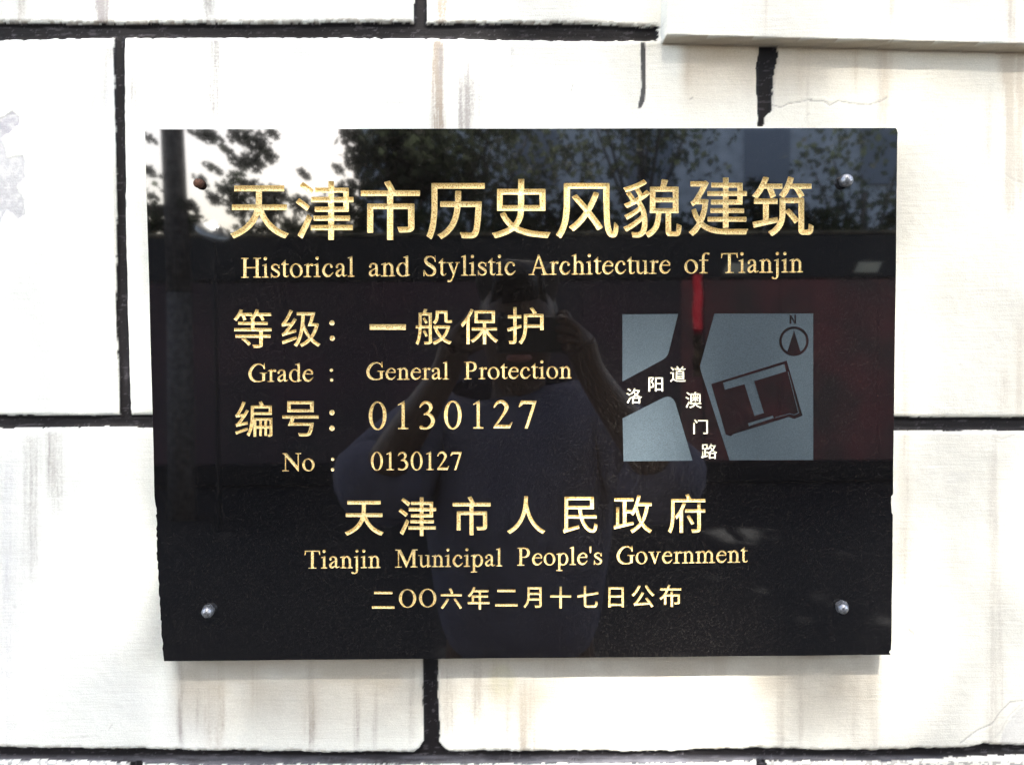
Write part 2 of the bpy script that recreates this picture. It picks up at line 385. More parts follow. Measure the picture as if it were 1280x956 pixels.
for a in [(128, 9, -400, 29, .85), (262, 7, -400, 28, .3), (268, 9, 48, 160, .38), (140, 6, 60, 75, .4), (132, 5, 48, 130, .2), (25, 6, -100, 28, .25, W_), (165, 8, 50, 145, .2),
          (548, 7, 52, 175, .75, W_), (553, 4, 60, 100, .3), (583, 8, 75, 175, .75), (552, 7, -200, 28, .7, W_), (600, 4, 60, 160, .2), (640, 3, 60, 110, .12),
          (1105, 8, 60, 160, .65, W_), (1104, 5, -200, 48, .35, W_), (1100, 3, 60, 200, .35), (1262, 6, 64, 260, .85, W_), (1276, 5, 64, 250, .8, W_), (1251, 5, -200, 50, .55, W_), (1260, 9, 64, 100, .7, W_),
          (950, 3, -100, 45, .2, W_), (1000, 5, 60, 120, .3, W_), (860, 4, 58, 110, .35, W_), (1070, 4, 60, 110, .3, W_), (1010, 2, 60, 160, .2),
          (226, 3.5, 815, 925, .65), (248, 3, 815, 905, .22), (275, 4, 815, 925, .4, W_), (262, 9, 815, 930, .2, W_), (320, 8, 815, 880, .22, W_), (388, 5, 815, 925, .45), (390, 9, 815, 920, .2, W_), (445, 3.5, 815, 930, .4), (468, 3, 830, 930, .3), (515, 4, 815, 920, .3),
          (595, 6, 815, 900, .5), (560, 8, 815, 915, .3), (635, 3, 815, 930, .25), (654, 5, 850, 945, .8, W_), (662, 9, 840, 945, .45, W_), (618, 10, 815, 870, .3, (.5, .43, .28)), (690, 20, 812, 842, .3, W_), (700, 10, 812, 845, .3, (.5, .43, .28)), (820, 12, 812, 845, .25, W_), (760, 9, 812, 842, .25, W_),
          (899, 7, 815, 940, .7, W_), (975, 4, 815, 935, .75), (1000, 3, 815, 925, .45), (1026, 2.5, 815, 850, .3), (1070, 5, 815, 925, .45), (1092, 5, 812, 940, .85), (1097, 7, 812, 900, .3, W_), (880, 4, 812, 935, .3, W_),
          (1240, 6, 560, 940, .45), (1245, 3, 545, 700, .35), (1250, 6, 700, 940, .35), (1275, 7, 380, 520, .4, W_), (1256, 9, 440, 520, .28, W_), (1130, 7, 380, 800, .22, W_), (1180, 30, 800, 930, .05),
          (8, 12, 560, 935, .16, (.5, .5, .52)), (40, 12, 545, 720, .18), (70, 10, 540, 640, .22), (62, 5, 540, 600, .2), (139, 4, 300, 520, .25, (.55, .55, .6)), (1236, 5, 100, 200, .2, W_)]:
    run(*a)
def wash(m, tone):
    global C
    m = np.clip(m, 0, .95)[..., None]; C = C*(1-m) + np.array(tone)*m
wash(.75*sstep(450, 1000, PU)*(.3+.9*fbm(PU/160, PV/120, 131, 3)), (.78, .75, .64))
wash(.16*sstep(620, 300, PU)*sstep(.45, .75, fbm(PU/120, PV/160, 133, 3)), (.62, .62, .66))
wash(.10*fbm(PU/3, PV/1.2, 135, 3)+.12*sstep(.5, .8, fbm(PU/50, PV/6, 136, 4)), (.55, .53, .50))
# dirt film mixed with painted shade under the projecting course and under the plaque
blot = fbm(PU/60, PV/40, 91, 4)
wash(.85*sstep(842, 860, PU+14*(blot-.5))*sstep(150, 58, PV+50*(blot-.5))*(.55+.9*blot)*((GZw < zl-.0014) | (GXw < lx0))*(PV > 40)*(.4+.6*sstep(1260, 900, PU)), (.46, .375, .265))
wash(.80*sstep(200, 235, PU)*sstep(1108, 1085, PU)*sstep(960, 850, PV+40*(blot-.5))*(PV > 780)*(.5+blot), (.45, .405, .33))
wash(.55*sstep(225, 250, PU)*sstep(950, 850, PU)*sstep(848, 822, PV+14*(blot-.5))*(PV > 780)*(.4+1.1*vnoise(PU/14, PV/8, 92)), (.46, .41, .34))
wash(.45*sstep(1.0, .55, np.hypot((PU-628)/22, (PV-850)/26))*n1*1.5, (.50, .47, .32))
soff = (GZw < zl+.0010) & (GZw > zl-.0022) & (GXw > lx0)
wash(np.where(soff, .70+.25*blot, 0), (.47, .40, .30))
wash(.30*bare + .0*bare, (.35, .35, .40)); wash(bare*np.clip(.3+1.1*fbm(PU/5, PV/5, 123, 4), 0, 1), (.33, .33, .36)); wash(bare2, (.55, .54, .53)); wash(lil*.5, (.60, .60, .68))
wash(.85*brown*(.4+.6*vnoise(PU/4, PV/4, 4)), (.17, .13, .09))
wash(.42*crk, (.34, .32, .30)); wash(np.where(crk > .8, .3, 0), (.12, .11, .11))
# black paint in the joints, thin and scuffed in places
scuff = sstep(.66, .80, fbm(PU/14, PV/3, 61, 4))*.25 + sstep(.72, .80, fbm(PU/3, PV/3, 62, 3))*.25
scuff = scuff + .55*sstep(150, 156, PU)*sstep(162, 150, PU)*sstep(440, 470, PV)*sstep(500, 470, PV)*n1
BLK = np.array([.0045, .0035, .0045])[None, None]*(1-scuff[..., None]) + np.array([.16, .15, .17])[None, None]*scuff[..., None]
low = sstep(936+8, 950, PV)*(jid == 3)*fbm(PU/30, PV/4, 63, 3)
BLK = BLK*(1-.7*low[..., None]) + np.array([.17, .17, .20])*.7*low[..., None]
jc = sstep(.25, .55, joint)[..., None]
C = C*(1-jc) + BLK*jc
spl = ((vnoise(PU/3.5, PV/2.5, 64) > .6) & (PV > 949+3*vnoise(PU/20, PV*0, 3)) & (PV < 962)).astype(float)*.55*(jid != 8)
wash(spl*(1-joint*.4), (.08, .08, .095))
# stray black brush stroke beside the end of the upper joint
ul = np.interp(PV, [50, 70, 110, 125, 131, 136], [803.5, 804, 804.5, 803, 801, 798.5])
drip = sstep(.6, -.6, np.abs(PU-ul) - np.interp(PV, [50, 60, 110, 128, 136], [2.6, 3.2, 2.7, 3.4, 1.8]) - je*1.5)*sstep(52, 54, PV)*sstep(137, 134, PV)
wash(drip*.97, (.03, .03, .033))

wall = tag(empty('block_wall', (0, YW, 0)), 'white painted wall of large blocks with black joints and grey dirt runs, behind the plaque', 'wall')
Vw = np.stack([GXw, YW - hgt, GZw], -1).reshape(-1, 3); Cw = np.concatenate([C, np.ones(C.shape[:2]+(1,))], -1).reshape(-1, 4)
nz, nx = PU.shape
ii = (np.arange(nz-1)[:, None]*nx + np.arange(nx-1)[None]).ravel()
Fw = np.stack([ii, ii+1, ii+1+nx, ii+nx], -1)
cls = np.where(jid >= 0, 10+jid, 0); cls = np.where(ledge_m & (cls == 0), 1, cls); cls = np.where((drip > .5) & (cls == 0), 2, cls)
cf = cls[:-1, :-1].ravel()
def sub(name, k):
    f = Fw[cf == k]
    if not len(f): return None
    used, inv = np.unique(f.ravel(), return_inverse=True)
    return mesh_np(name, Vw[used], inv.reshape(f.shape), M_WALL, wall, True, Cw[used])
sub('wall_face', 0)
l_ = sub('projecting_course', 1); l_['label'] = 'plain white course standing proud of the wall at its upper right'
d_ = sub('paint_drip', 2); d_['label'] = 'short black brush stroke running down from the joint'
for k in range(11): sub('black_joint', 10+k)
# end and body of the wall behind the face sheet
bm = bmesh.new(); add_box(bm, (0, YW+.18, 1.9), (11.5, .3, 4.0)); bm_obj('wall_body', bm, M_PAVE, wall)

# ------------------------------------------------------------------ the plaque
# cut outlines of the characters: advance, outer loops, inner loops; each loop is x, y steps of 1/500 em
GLYPHS = {
"天": (1000, [[42,-42,4,0,6,2,40,19,38,23,36,26,22,22,22,26,15,24,21,44,12,-24,22,-36,20,-26,24,-28,24,-20,32,-22,40,-20,28,-10,4,2,8,12,16,20,2,4,-2,2,-38,15,-30,15,-30,20,-22,18,-26,28,-22,28,-17,32,-11,26,2,2,178,0,2,2,2,2,0,36,-2,4,-4,2,-192,0,-2,0,2,16,0,86,0,2,172,0,4,2,0,4,0,36,-2,4,-4,0,-384,0,-6,-2,0,-2,0,-36,0,-4,4,-2,168,0,0,-2,0,-62,-2,-34,-2,-6,-180,0,-4,-1,-2,-3,0,-38,0,-2,4,-2,172,0,2,-2,-6,-18,-8,-20,-18,-30,-18,-24,-24,-24,-30,-24,-12,-6,-28,-18,-42,-18,-2,-2,-2,-4,2,-2,10,-12]], [[45,-32,1,-2,4,2,28,13,46,25,30,22,24,22,24,30,16,22,16,32,8,25,4,2,4,-3,15,-34,21,-36,20,-26,22,-24,24,-22,32,-21,34,-17,30,-12,19,28,-32,12,-32,16,-29,18,-28,24,-24,26,-20,28,-18,32,-15,36,1,2,4,1,180,0,2,1,0,30,-196,0,-2,0,-2,4,2,22,0,90,2,4,174,0,1,2,-1,28,-380,0,-1,-28,1,-2,170,0,2,-4,0,-70,-2,-36,-1,-8,-3,-2,-184,0,-1,-30,1,-1,176,0,2,-1,2,-2,-8,-28,-14,-30,-12,-20,-20,-24,-26,-28,-30,-22,-41,-24,-38,-18]]),
"津": (1000, [[278,-44,34,0,4,2,1,2,1,70,0,2,146,0,4,2,0,4,0,30,0,2,-4,2,-144,0,-2,2,0,30,0,2,122,0,4,2,2,4,0,30,-2,2,-2,2,-124,0,0,2,0,28,2,0,110,0,4,2,2,4,0,68,2,0,30,0,4,2,2,4,0,30,-2,4,-2,2,-32,0,-2,0,0,68,-2,2,-2,2,-114,0,0,2,0,46,-2,2,-4,2,-36,0,-4,-2,0,-4,0,-44,-2,-2,-100,0,-2,0,-2,-2,0,-32,2,-4,4,0,98,0,2,-4,0,-28,-2,-2,-128,0,-4,-2,-2,-4,0,-30,2,-4,2,-2,130,0,2,0,0,-32,-2,-2,-102,0,-4,-2,0,-4,0,-28,2,-4,4,-2,100,0,2,-2,0,-26,-2,-2,-110,0,-4,-2,0,-4,0,-28,0,-4,4,-2,110,0,2,-2,0,-30,-2,-2,-134,0,-4,-2,0,-2,0,-30,0,-4,4,-2,134,0,2,-2,0,-68,2,-4],[60,-32,4,0,4,2,10,18,35,72,29,66,-1,4,-3,4,-28,22,-4,-1,-2,-3,-30,-66,-30,-60,-16,-28,0,-4,2,-4],[96,184,4,0,6,6,17,22,1,4,0,4,-22,18,-36,26,-22,14,-4,2,-4,-2,-22,-24,0,-4,0,-4,56,-40],[318,216,0,2,0,30,0,2,72,0,2,0,0,-32,-2,-2],[318,292,0,2,0,30,0,2,72,0,2,-2,0,-30,-2,-2],[124,312,6,-2,4,4,20,26,2,2,-2,4,-14,14,-56,40,-12,7,-6,-1,-22,-24,-2,-4,2,-2,42,-32]], [[280,-36,30,0,0,72,0,2,2,2,146,0,2,0,1,2,0,22,-1,1,-146,0,-2,1,-2,2,0,42,2,4,126,0,0,24,-2,1,-124,1,-2,2,0,38,2,4,2,0,114,0,0,72,4,2,34,0,0,24,0,2,-2,0,-32,0,-4,2,0,70,-116,2,-2,4,0,46,-2,1,-28,-1,-1,-48,-3,-3,-100,0,-2,-1,-1,0,0,-22,1,-1,104,-1,1,-4,0,-40,-1,-4,-132,0,-2,0,0,-2,0,-22,2,-2,128,0,4,0,1,-2,0,-44,-2,-4,-103,0,-2,0,-1,-2,0,-20,1,-2,106,0,1,-4,-1,-40,-4,-1,-110,0,0,-1,-1,-2,0,-20,1,-2,114,0,1,-4,-1,-44,-4,-1,-134,0,-1,-1,0,-22,1,-2,2,0,135,0,2,-4],[62,-22,2,0,7,14,21,42,41,92,-1,2,-22,18,-2,-2,-26,-62,-31,-60,-13,-24,0,-4],[96,194,2,0,2,0,16,22,0,2,-54,38,-22,14,-2,0,-14,-18,0,-2,50,-36],[312,208,-2,2,0,2,0,42,2,4,82,0,4,-2,1,-44,-2,-4],[312,284,-2,2,0,2,0,42,2,2,82,1,4,-2,1,-43,-2,-4],[126,320,2,0,4,4,12,16,2,4,-38,30,-36,24,-2,0,-14,-14,-3,-6,37,-28]]),
"市": (1000, [[226,-42,36,0,2,0,2,4,0,234,2,2,110,0,2,-2,0,-134,-2,-2,-4,0,-58,0,-12,0,-4,0,-2,-2,0,-4,8,-18,4,-16,2,-2,4,-2,52,0,30,4,12,5,8,7,6,8,2,10,2,10,0,176,-2,4,-4,2,-154,0,-2,2,0,54,2,2,198,0,2,0,2,4,0,36,0,2,-4,2,-184,1,-22,43,-18,30,-4,2,-34,-10,-4,-2,-2,-2,2,-6,23,-44,5,-10,-2,-2,-200,0,-4,0,-2,-4,0,-36,2,-2,2,-2,194,0,2,-2,0,-54,0,-2,-146,0,-2,-1,-3,-3,-1,-218,2,-4,4,-2,34,0,4,0,2,4,0,178,2,2,104,0,0,-2,0,-234,2,-4]], [[228,-34,28,-1,2,1,1,0,0,234,2,4,123,1,2,-1,2,-2,0,-140,-1,-4,-3,-4,-6,-2,-70,1,0,-1,10,-28,46,-1,26,3,12,4,8,4,5,6,4,12,1,8,0,174,-158,0,-2,2,-1,2,1,68,4,1,196,0,2,1,1,2,0,26,-1,1,-190,0,-3,3,3,4,0,2,-5,12,-14,26,-17,28,-28,-10,28,-54,2,-6,0,-4,-2,-1,-206,0,-2,-1,0,-2,0,-26,2,-1,194,0,4,-2,0,-67,-2,-4,-150,0,0,-210,0,-2,2,-1,26,0,2,1,0,182,4,1,116,0,2,-1,0,-4]]),
"历": (1000, [[46,-42,4,0,4,2,12,28,5,16,7,20,8,36,4,32,4,36,4,48,0,36,0,4,0,132,2,0,364,0,2,2,2,4,0,34,-2,4,-4,0,-404,0,-6,-2,0,-4,0,-206,-4,-48,-6,-50,-8,-38,-10,-32,-12,-28,4,-6,18,-10],[126,-40,2,-2,4,2,34,20,24,20,30,34,16,24,6,12,11,24,11,32,8,40,6,40,2,0,114,0,2,-2,-8,-110,-6,-48,-4,-16,-4,-8,-4,-6,-4,-6,-6,-2,-8,0,-36,0,-34,4,-6,-2,-1,-2,-1,-2,10,-22,3,-16,3,-2,12,-2,22,0,4,0,40,0,18,4,10,6,6,4,6,6,6,10,5,10,7,24,4,28,6,48,4,54,4,72,0,16,-2,2,-4,2,-156,0,0,6,2,26,0,44,-2,4,-4,2,-36,0,-2,-2,-2,-2,-2,-54,0,-4,0,-18,-2,-2,-108,0,-4,0,-2,-4,0,-34,1,-2,3,-3,104,-1,3,0,-3,-30,-8,-36,-9,-28,-17,-36,-14,-20,-20,-22,-26,-22,-32,-18,-2,-2,0,-4,12,-10]], [[48,-32,2,2,8,22,12,36,8,34,6,40,3,28,3,48,2,176,4,2,364,0,1,2,-1,26,-400,0,-1,-206,-3,-50,-6,-48,-8,-40,-10,-32,-10,-22,0,-2],[129,-32,5,2,28,18,26,20,26,30,18,30,16,34,8,28,9,40,5,40,4,4,126,0,4,-2,0,-10,-2,-38,-6,-74,-7,-48,-4,-16,-5,-11,-10,-11,-8,-3,-16,-1,-6,1,-28,0,-20,2,-6,-1,6,-18,2,-10,2,-1,34,-2,36,1,16,4,10,4,6,4,10,14,4,10,6,22,5,30,7,72,6,102,0,8,-160,2,-2,2,0,12,1,6,2,58,-1,2,-2,0,-28,0,-3,-74,-3,-6,-112,-2,0,-28,108,0,2,-2,1,-2,-3,-30,-7,-36,-10,-34,-15,-32,-16,-26,-24,-26,-26,-20,-28,-16,8,-8]]),
"史": (1000, [[44,-44,44,12,46,17,30,15,26,16,22,-12,28,-11,32,-11,32,-8,34,-6,38,-4,70,-6,10,0,2,0,10,26,9,14,0,4,-3,2,-78,4,-64,8,-36,8,-22,6,-30,10,-18,10,16,24,13,28,7,20,2,14,4,31,164,1,6,2,0,4,0,158,0,4,-6,2,-162,0,0,2,0,70,-2,4,-4,0,-36,0,-4,0,-1,-2,-1,-72,0,-2,-160,0,-4,0,-2,-6,0,-158,0,-4,6,-2,156,0,2,-2,0,-6,-4,-28,-9,-24,-11,-20,-8,-10,-4,-2,-6,4,-26,28,-16,20,-16,30,-6,2,-34,-14,0,-2,0,-4,12,-24,12,-20,18,-24,8,-10,18,-16,0,-2,-28,-15,-24,-9,-40,-14,-38,-8,-2,-4,2,-4,8,-10,12,-20,4,-3],[102,212,-2,2,0,78,2,2,118,0,2,0,0,-80,0,-2],[270,212,0,2,0,78,0,2,120,0,2,0,0,-80,-2,-2]], [[44,-34,4,-1,36,11,46,16,30,15,28,18,7,-3,21,-10,26,-12,32,-10,34,-8,32,-6,38,-5,42,-4,32,-1,5,12,9,18,-34,2,-68,6,-34,5,-36,7,-22,6,-26,9,-30,13,-2,4,20,28,10,20,10,28,5,28,1,16,2,6,168,2,0,154,-166,1,-2,1,0,4,0,70,-2,1,-30,-1,0,-70,0,-4,-2,-1,-164,-1,0,-154,162,-1,3,-3,0,-6,-5,-34,-10,-27,-12,-21,-16,-19,-2,1,-10,8,-30,30,-14,20,-16,27,-25,-9,0,-2,10,-20,19,-30,20,-24,22,-20,0,-2,-2,-4,-14,-8,-22,-10,-22,-10,-28,-9,-44,-11],[96,204,-2,2,-1,2,0,90,1,4,132,0,4,-2,0,-92,-2,-4],[264,204,-2,2,0,2,0,90,2,4,130,0,4,-2,1,-92,-1,-4]]),
"风": (1000, [[46,-42,6,-2,2,2,19,30,9,20,6,14,12,38,10,42,4,34,4,40,2,48,0,4,0,118,2,2,244,0,2,0,0,-108,2,-6,0,-54,2,-30,0,-22,4,-62,8,-46,13,-32,17,-20,20,-6,10,0,12,3,8,7,6,10,4,14,4,14,2,34,0,10,-8,8,-16,20,-4,0,-4,-2,0,-2,-2,-32,-2,-20,-2,-10,-1,-4,-1,-2,-6,4,-6,16,-8,36,-4,44,0,44,-2,4,0,46,0,6,0,176,-2,6,-4,0,-328,0,-6,-2,0,-4,0,-174,-4,-52,-4,-40,-8,-40,-10,-32,-14,-32,-16,-24,-2,-6,2,-6,16,-10],[142,14,6,-1,8,5,22,20,16,16,26,30,32,44,2,-2,32,-46,18,-28,16,-28,4,-4,4,0,4,1,28,17,4,2,0,6,-18,30,-40,58,-28,38,23,46,22,52,13,36,-1,4,-3,4,-30,8,-4,0,-2,-2,-24,-60,-20,-42,-4,-7,-52,63,-24,28,-6,0,-30,-16,-2,-4,2,-6,46,-54,41,-54,-19,-30,-28,-34,-26,-26,-36,-30,0,-6,20,-18]], [[48,-34,2,1,16,25,14,34,13,38,9,40,5,34,4,42,1,46,1,4,0,122,1,2,4,2,254,0,4,-2,0,-112,1,-6,0,-54,1,-4,1,-48,5,-62,8,-46,12,-30,14,-16,20,-7,4,0,10,3,6,6,4,8,4,12,4,16,3,32,-1,6,-16,16,-3,-36,-2,-16,-5,-12,-2,-2,-4,-1,-10,5,-4,6,-7,18,-6,32,-4,46,-1,44,-1,4,-1,228,-324,0,-1,-174,-3,-52,-4,-34,-9,-46,-10,-32,-15,-34,-16,-26],[144,22,4,0,16,14,34,34,28,34,22,34,4,2,4,-4,38,-52,33,-56,29,16,-16,28,-18,26,-52,70,-1,4,33,70,20,50,4,15,-20,6,-4,1,-11,-30,-15,-36,-24,-46,-4,-3,-4,3,-30,38,-44,52,-4,1,-22,-11,0,-2,64,-78,22,-28,2,-6,0,-2,-22,-32,-28,-34,-28,-30,-30,-24,0,-2]]),
"貌": (1000, [[96,-44,40,0,18,5,12,7,10,8,10,12,14,-16,8,-14,4,-2,2,0,28,16,16,14,10,10,14,18,12,20,9,24,7,34,4,30,2,24,0,2,2,0,30,0,2,0,0,-150,4,-14,4,-6,6,-6,4,-3,14,-3,60,0,12,3,8,7,4,6,5,12,3,16,4,36,-1,4,-3,3,-14,5,-16,8,-4,0,-2,-4,-2,-40,-2,-12,-2,-4,-2,-2,-34,0,-2,2,0,2,0,140,2,0,54,0,2,2,2,2,0,200,-2,6,-4,0,-94,1,16,45,-1,4,-3,4,-44,6,-2,-2,-2,-2,-6,-36,-4,-16,-2,-4,-78,0,-2,-2,-2,-2,0,-42,-2,0,-18,16,-4,3,-2,1,-4,-2,-26,-24,-4,-2,-22,36,-8,8,42,21,20,13,3,4,1,2,-2,4,-20,20,-6,2,-32,-18,-36,-16,-26,-10,-36,-12,-24,-6,-6,-4,-2,-2,2,-4,12,-14,6,-12,4,-2,44,13,34,13,1,-2,-7,-4,-1,-6,15,-22,12,-24,-4,-4,-24,-14,-20,32,-16,22,-4,2,-6,-2,-20,-10,-3,-4,0,-4,21,-30,7,-12,6,-14,-21,-10,-24,-10,-6,-2,-2,-4,2,-4,16,-20,6,-4,4,0,18,7,56,27,4,-4,4,-6,6,-12,-18,-16,-28,-18,-22,-14,-44,-22,-2,-2,2,-4,10,-12,8,-14,2,-2,6,0,46,28,32,22,22,17,2,-1,4,-8,3,-20,-9,-10,-14,-14,-18,-14,-26,-18,-34,-22,-38,-18,-4,-4,2,-4,10,-14,8,-12,4,-2,4,0,26,14,32,20,28,20,34,28,1,0,1,-20,-4,-24,-6,-22,-4,-10,-6,-6,-8,-5,-6,-1,-32,0,-16,2,-4,-2,-1,-2,-1,-2,8,-20,1,-14,3,-2],[192,-4,8,26,4,28,0,44,-4,40,-10,40,-9,20,-10,22,-18,28,47,34,24,22,0,-2,0,-146,2,-2,4,-2,42,0,0,-4,0,-12,-4,-32,-6,-24,-8,-20,-6,-12,-8,-12,-14,-14,-16,-12],[268,188,0,4,0,40,0,2,138,0,2,0,0,-44,0,-2],[268,272,0,4,0,40,0,2,138,0,2,0,0,-44,0,-2]], [[95,-36,37,0,8,1,12,3,14,10,6,4,12,18,8,26,4,26,1,40,-5,40,-10,38,-18,42,-20,30,-1,4,3,4,24,16,26,20,21,20,-17,16,-2,0,-26,-24,-6,-4,-4,-1,-4,3,-12,22,-12,18,-2,2,-18,-8,17,-28,11,-21,0,-3,-18,-12,-20,-12,-2,-1,-2,2,-16,29,-20,26,-2,0,-16,-8,-2,-2,22,-31,12,-25,1,-2,-2,-2,-15,-8,-35,-16,15,-18,38,16,36,18,4,1,2,-1,6,-8,14,-22,-2,-4,-10,-10,-32,-22,-30,-19,-39,-19,1,-2,6,-8,8,-10,2,0,6,3,36,21,32,22,28,23,3,-1,3,-2,5,-16,5,-24,-16,-18,-24,-20,-28,-22,-38,-22,-35,-18,15,-22,2,0,22,13,32,19,44,34,22,20,4,3,4,-1,1,-4,0,-32,-1,-12,-5,-26,-8,-18,-9,-12,-10,-4,-4,-2,-47,0,4,-14,1,-10],[213,-34,3,0,22,12,18,16,16,18,13,22,11,28,6,26,5,36,1,24,2,6,2,2,42,0,4,-2,0,-152,4,-16,4,-6,6,-4,12,-3,56,0,10,3,5,4,4,6,5,12,3,16,2,18,0,14,-23,10,-1,-2,0,-20,-2,-24,-3,-8,-4,-4,-42,-1,-6,3,-2,4,0,150,4,2,54,0,2,0,1,2,0,192,-1,0,-2,1,-98,1,-2,2,0,2,16,46,0,2,-2,0,-28,5,-4,-1,-11,-50,-3,-5,-2,-2,-78,-1,0,-192,2,-2,44,0,2,-4,0,-12,-2,-20,-5,-32,-5,-18,-10,-23,-12,-19,-14,-16,-18,-14,-18,-10,10,-12],[262,181,-2,1,0,4,0,52,2,4,150,0,2,0,2,-2,0,-56,-2,-3],[262,265,-2,1,0,4,0,52,2,4,150,0,2,0,2,-2,0,-56,-2,-3],[36,324,40,11,48,17,40,20,22,14,4,2,-18,18,-28,-17,-36,-17,-54,-19,-30,-9,-2,0,0,-2]]),
"建": (1000, [[42,-42,4,-2,6,4,26,24,16,22,14,20,16,-12,20,-12,28,-13,26,-9,28,-6,48,-4,18,0,4,-2,162,0,4,4,5,16,9,18,0,4,-4,2,-154,-2,-4,2,-44,0,-34,4,-24,6,-14,4,-28,11,-26,15,-16,14,0,2,8,18,8,26,10,32,8,46,6,48,-2,3,-22,5,-38,0,-2,0,33,58,33,66,0,4,-2,2,-24,16,-4,-1,-10,-5,-98,0,-4,0,-2,-4,0,-32,2,-4,2,-1,76,-1,2,0,-18,-38,-34,-56,-4,-6,-12,-12,-10,-6,-2,-2,0,-4,15,-28,3,-3,4,0,6,7,12,8,50,0,2,-2,-6,-42,-8,-26,-8,-27,-2,-1,0,2,-9,16,-9,22,-7,22,-3,4,-4,0,-4,-1,-22,-9,-4,-4,5,-18,12,-32,13,-26,13,-20,-11,-20,-16,-20,-14,-16,-22,-18,0,-4,2,-2,14,-12],[286,20,34,0,4,2,0,4,0,40,2,2,132,0,4,2,2,4,0,28,-2,2,-2,2,-134,0,-2,2,0,26,2,2,114,0,4,2,2,4,0,26,-2,4,-2,1,-116,1,-2,2,0,26,2,0,102,0,4,2,2,4,0,62,2,0,26,0,4,2,2,4,0,26,-2,4,-2,2,-28,0,-2,2,0,60,-2,4,-4,0,-102,0,-2,2,0,36,-2,4,-2,0,-34,0,-4,-2,-2,-2,0,-36,0,-2,-86,0,-4,0,-1,-2,-1,-30,2,-4,4,-2,86,0,0,-2,0,-24,0,-2,-118,0,-2,0,-2,-4,0,-28,0,-4,4,-2,116,0,2,0,0,-26,0,-2,-90,0,-4,-2,0,-4,0,-28,2,-4,4,-2,88,0,0,-2,0,-26,-2,0,-92,0,-4,-2,0,-4,0,-26,2,-4,4,-2,92,0,0,-2,0,-26,-2,-2,-114,0,-2,-2,-2,-2,0,-28,2,-4,4,-2,114,0,0,-2,0,-42,2,-4],[326,242,-2,2,0,24,2,2,64,0,2,0,0,-26,0,-2],[326,308,-2,4,0,22,2,2,64,0,2,0,0,-26,0,-2]], [[44,-34,2,0,8,6,18,18,16,20,16,26,2,1,4,-1,18,-16,20,-11,26,-13,26,-8,14,-3,16,-3,32,-4,36,-2,156,0,1,2,4,12,7,12,0,2,-4,0,-146,-1,-6,1,-44,1,-32,4,-26,5,-24,8,-18,8,-26,16,-20,16,-1,4,9,24,8,22,10,36,9,44,5,42,-2,1,-16,3,-48,0,-2,2,-1,2,39,66,31,62,-3,2,-16,11,-10,-4,-96,0,-2,-1,0,-26,82,0,2,0,1,-4,-5,-14,-18,-32,-30,-52,-8,-12,-14,-12,-6,-6,9,-18,1,-1,10,7,8,3,60,0,2,-1,1,-4,-4,-30,-9,-38,-10,-32,-6,-12,-2,-1,-4,1,-9,16,-10,20,-11,34,-21,-8,3,-14,12,-30,13,-26,15,-24,-14,-24,-14,-20,-18,-20,-16,-12],[288,28,28,0,1,44,3,4,134,0,2,0,0,2,0,20,-2,1,-132,0,-4,1,-1,2,0,38,3,4,118,0,0,20,-2,2,-117,0,-2,4,0,36,1,4,4,0,104,0,1,66,3,2,30,0,0,20,0,2,-2,1,-28,0,-2,2,-2,63,-106,1,-3,3,0,38,-1,1,-28,-1,0,-38,-2,-3,-88,0,-2,-1,0,-20,2,-2,88,0,2,-4,0,-36,-2,-2,-118,-1,-2,-1,-1,0,0,-20,1,-2,118,0,2,0,2,-2,0,-38,-2,-4,-90,0,-2,0,-1,-2,0,-20,1,-2,92,0,2,-4,0,-38,-4,-2,-94,0,-1,-2,0,-18,1,-2,96,0,2,-4,0,-40,-4,-1,-114,0,-2,-1,0,-20,0,-2,2,0,116,0,2,-4],[320,234,-2,2,-1,2,0,36,2,4,77,0,4,-2,0,-38,-2,-4],[320,301,-2,1,-1,4,0,34,2,4,77,0,4,-2,0,-36,-2,-4]]),
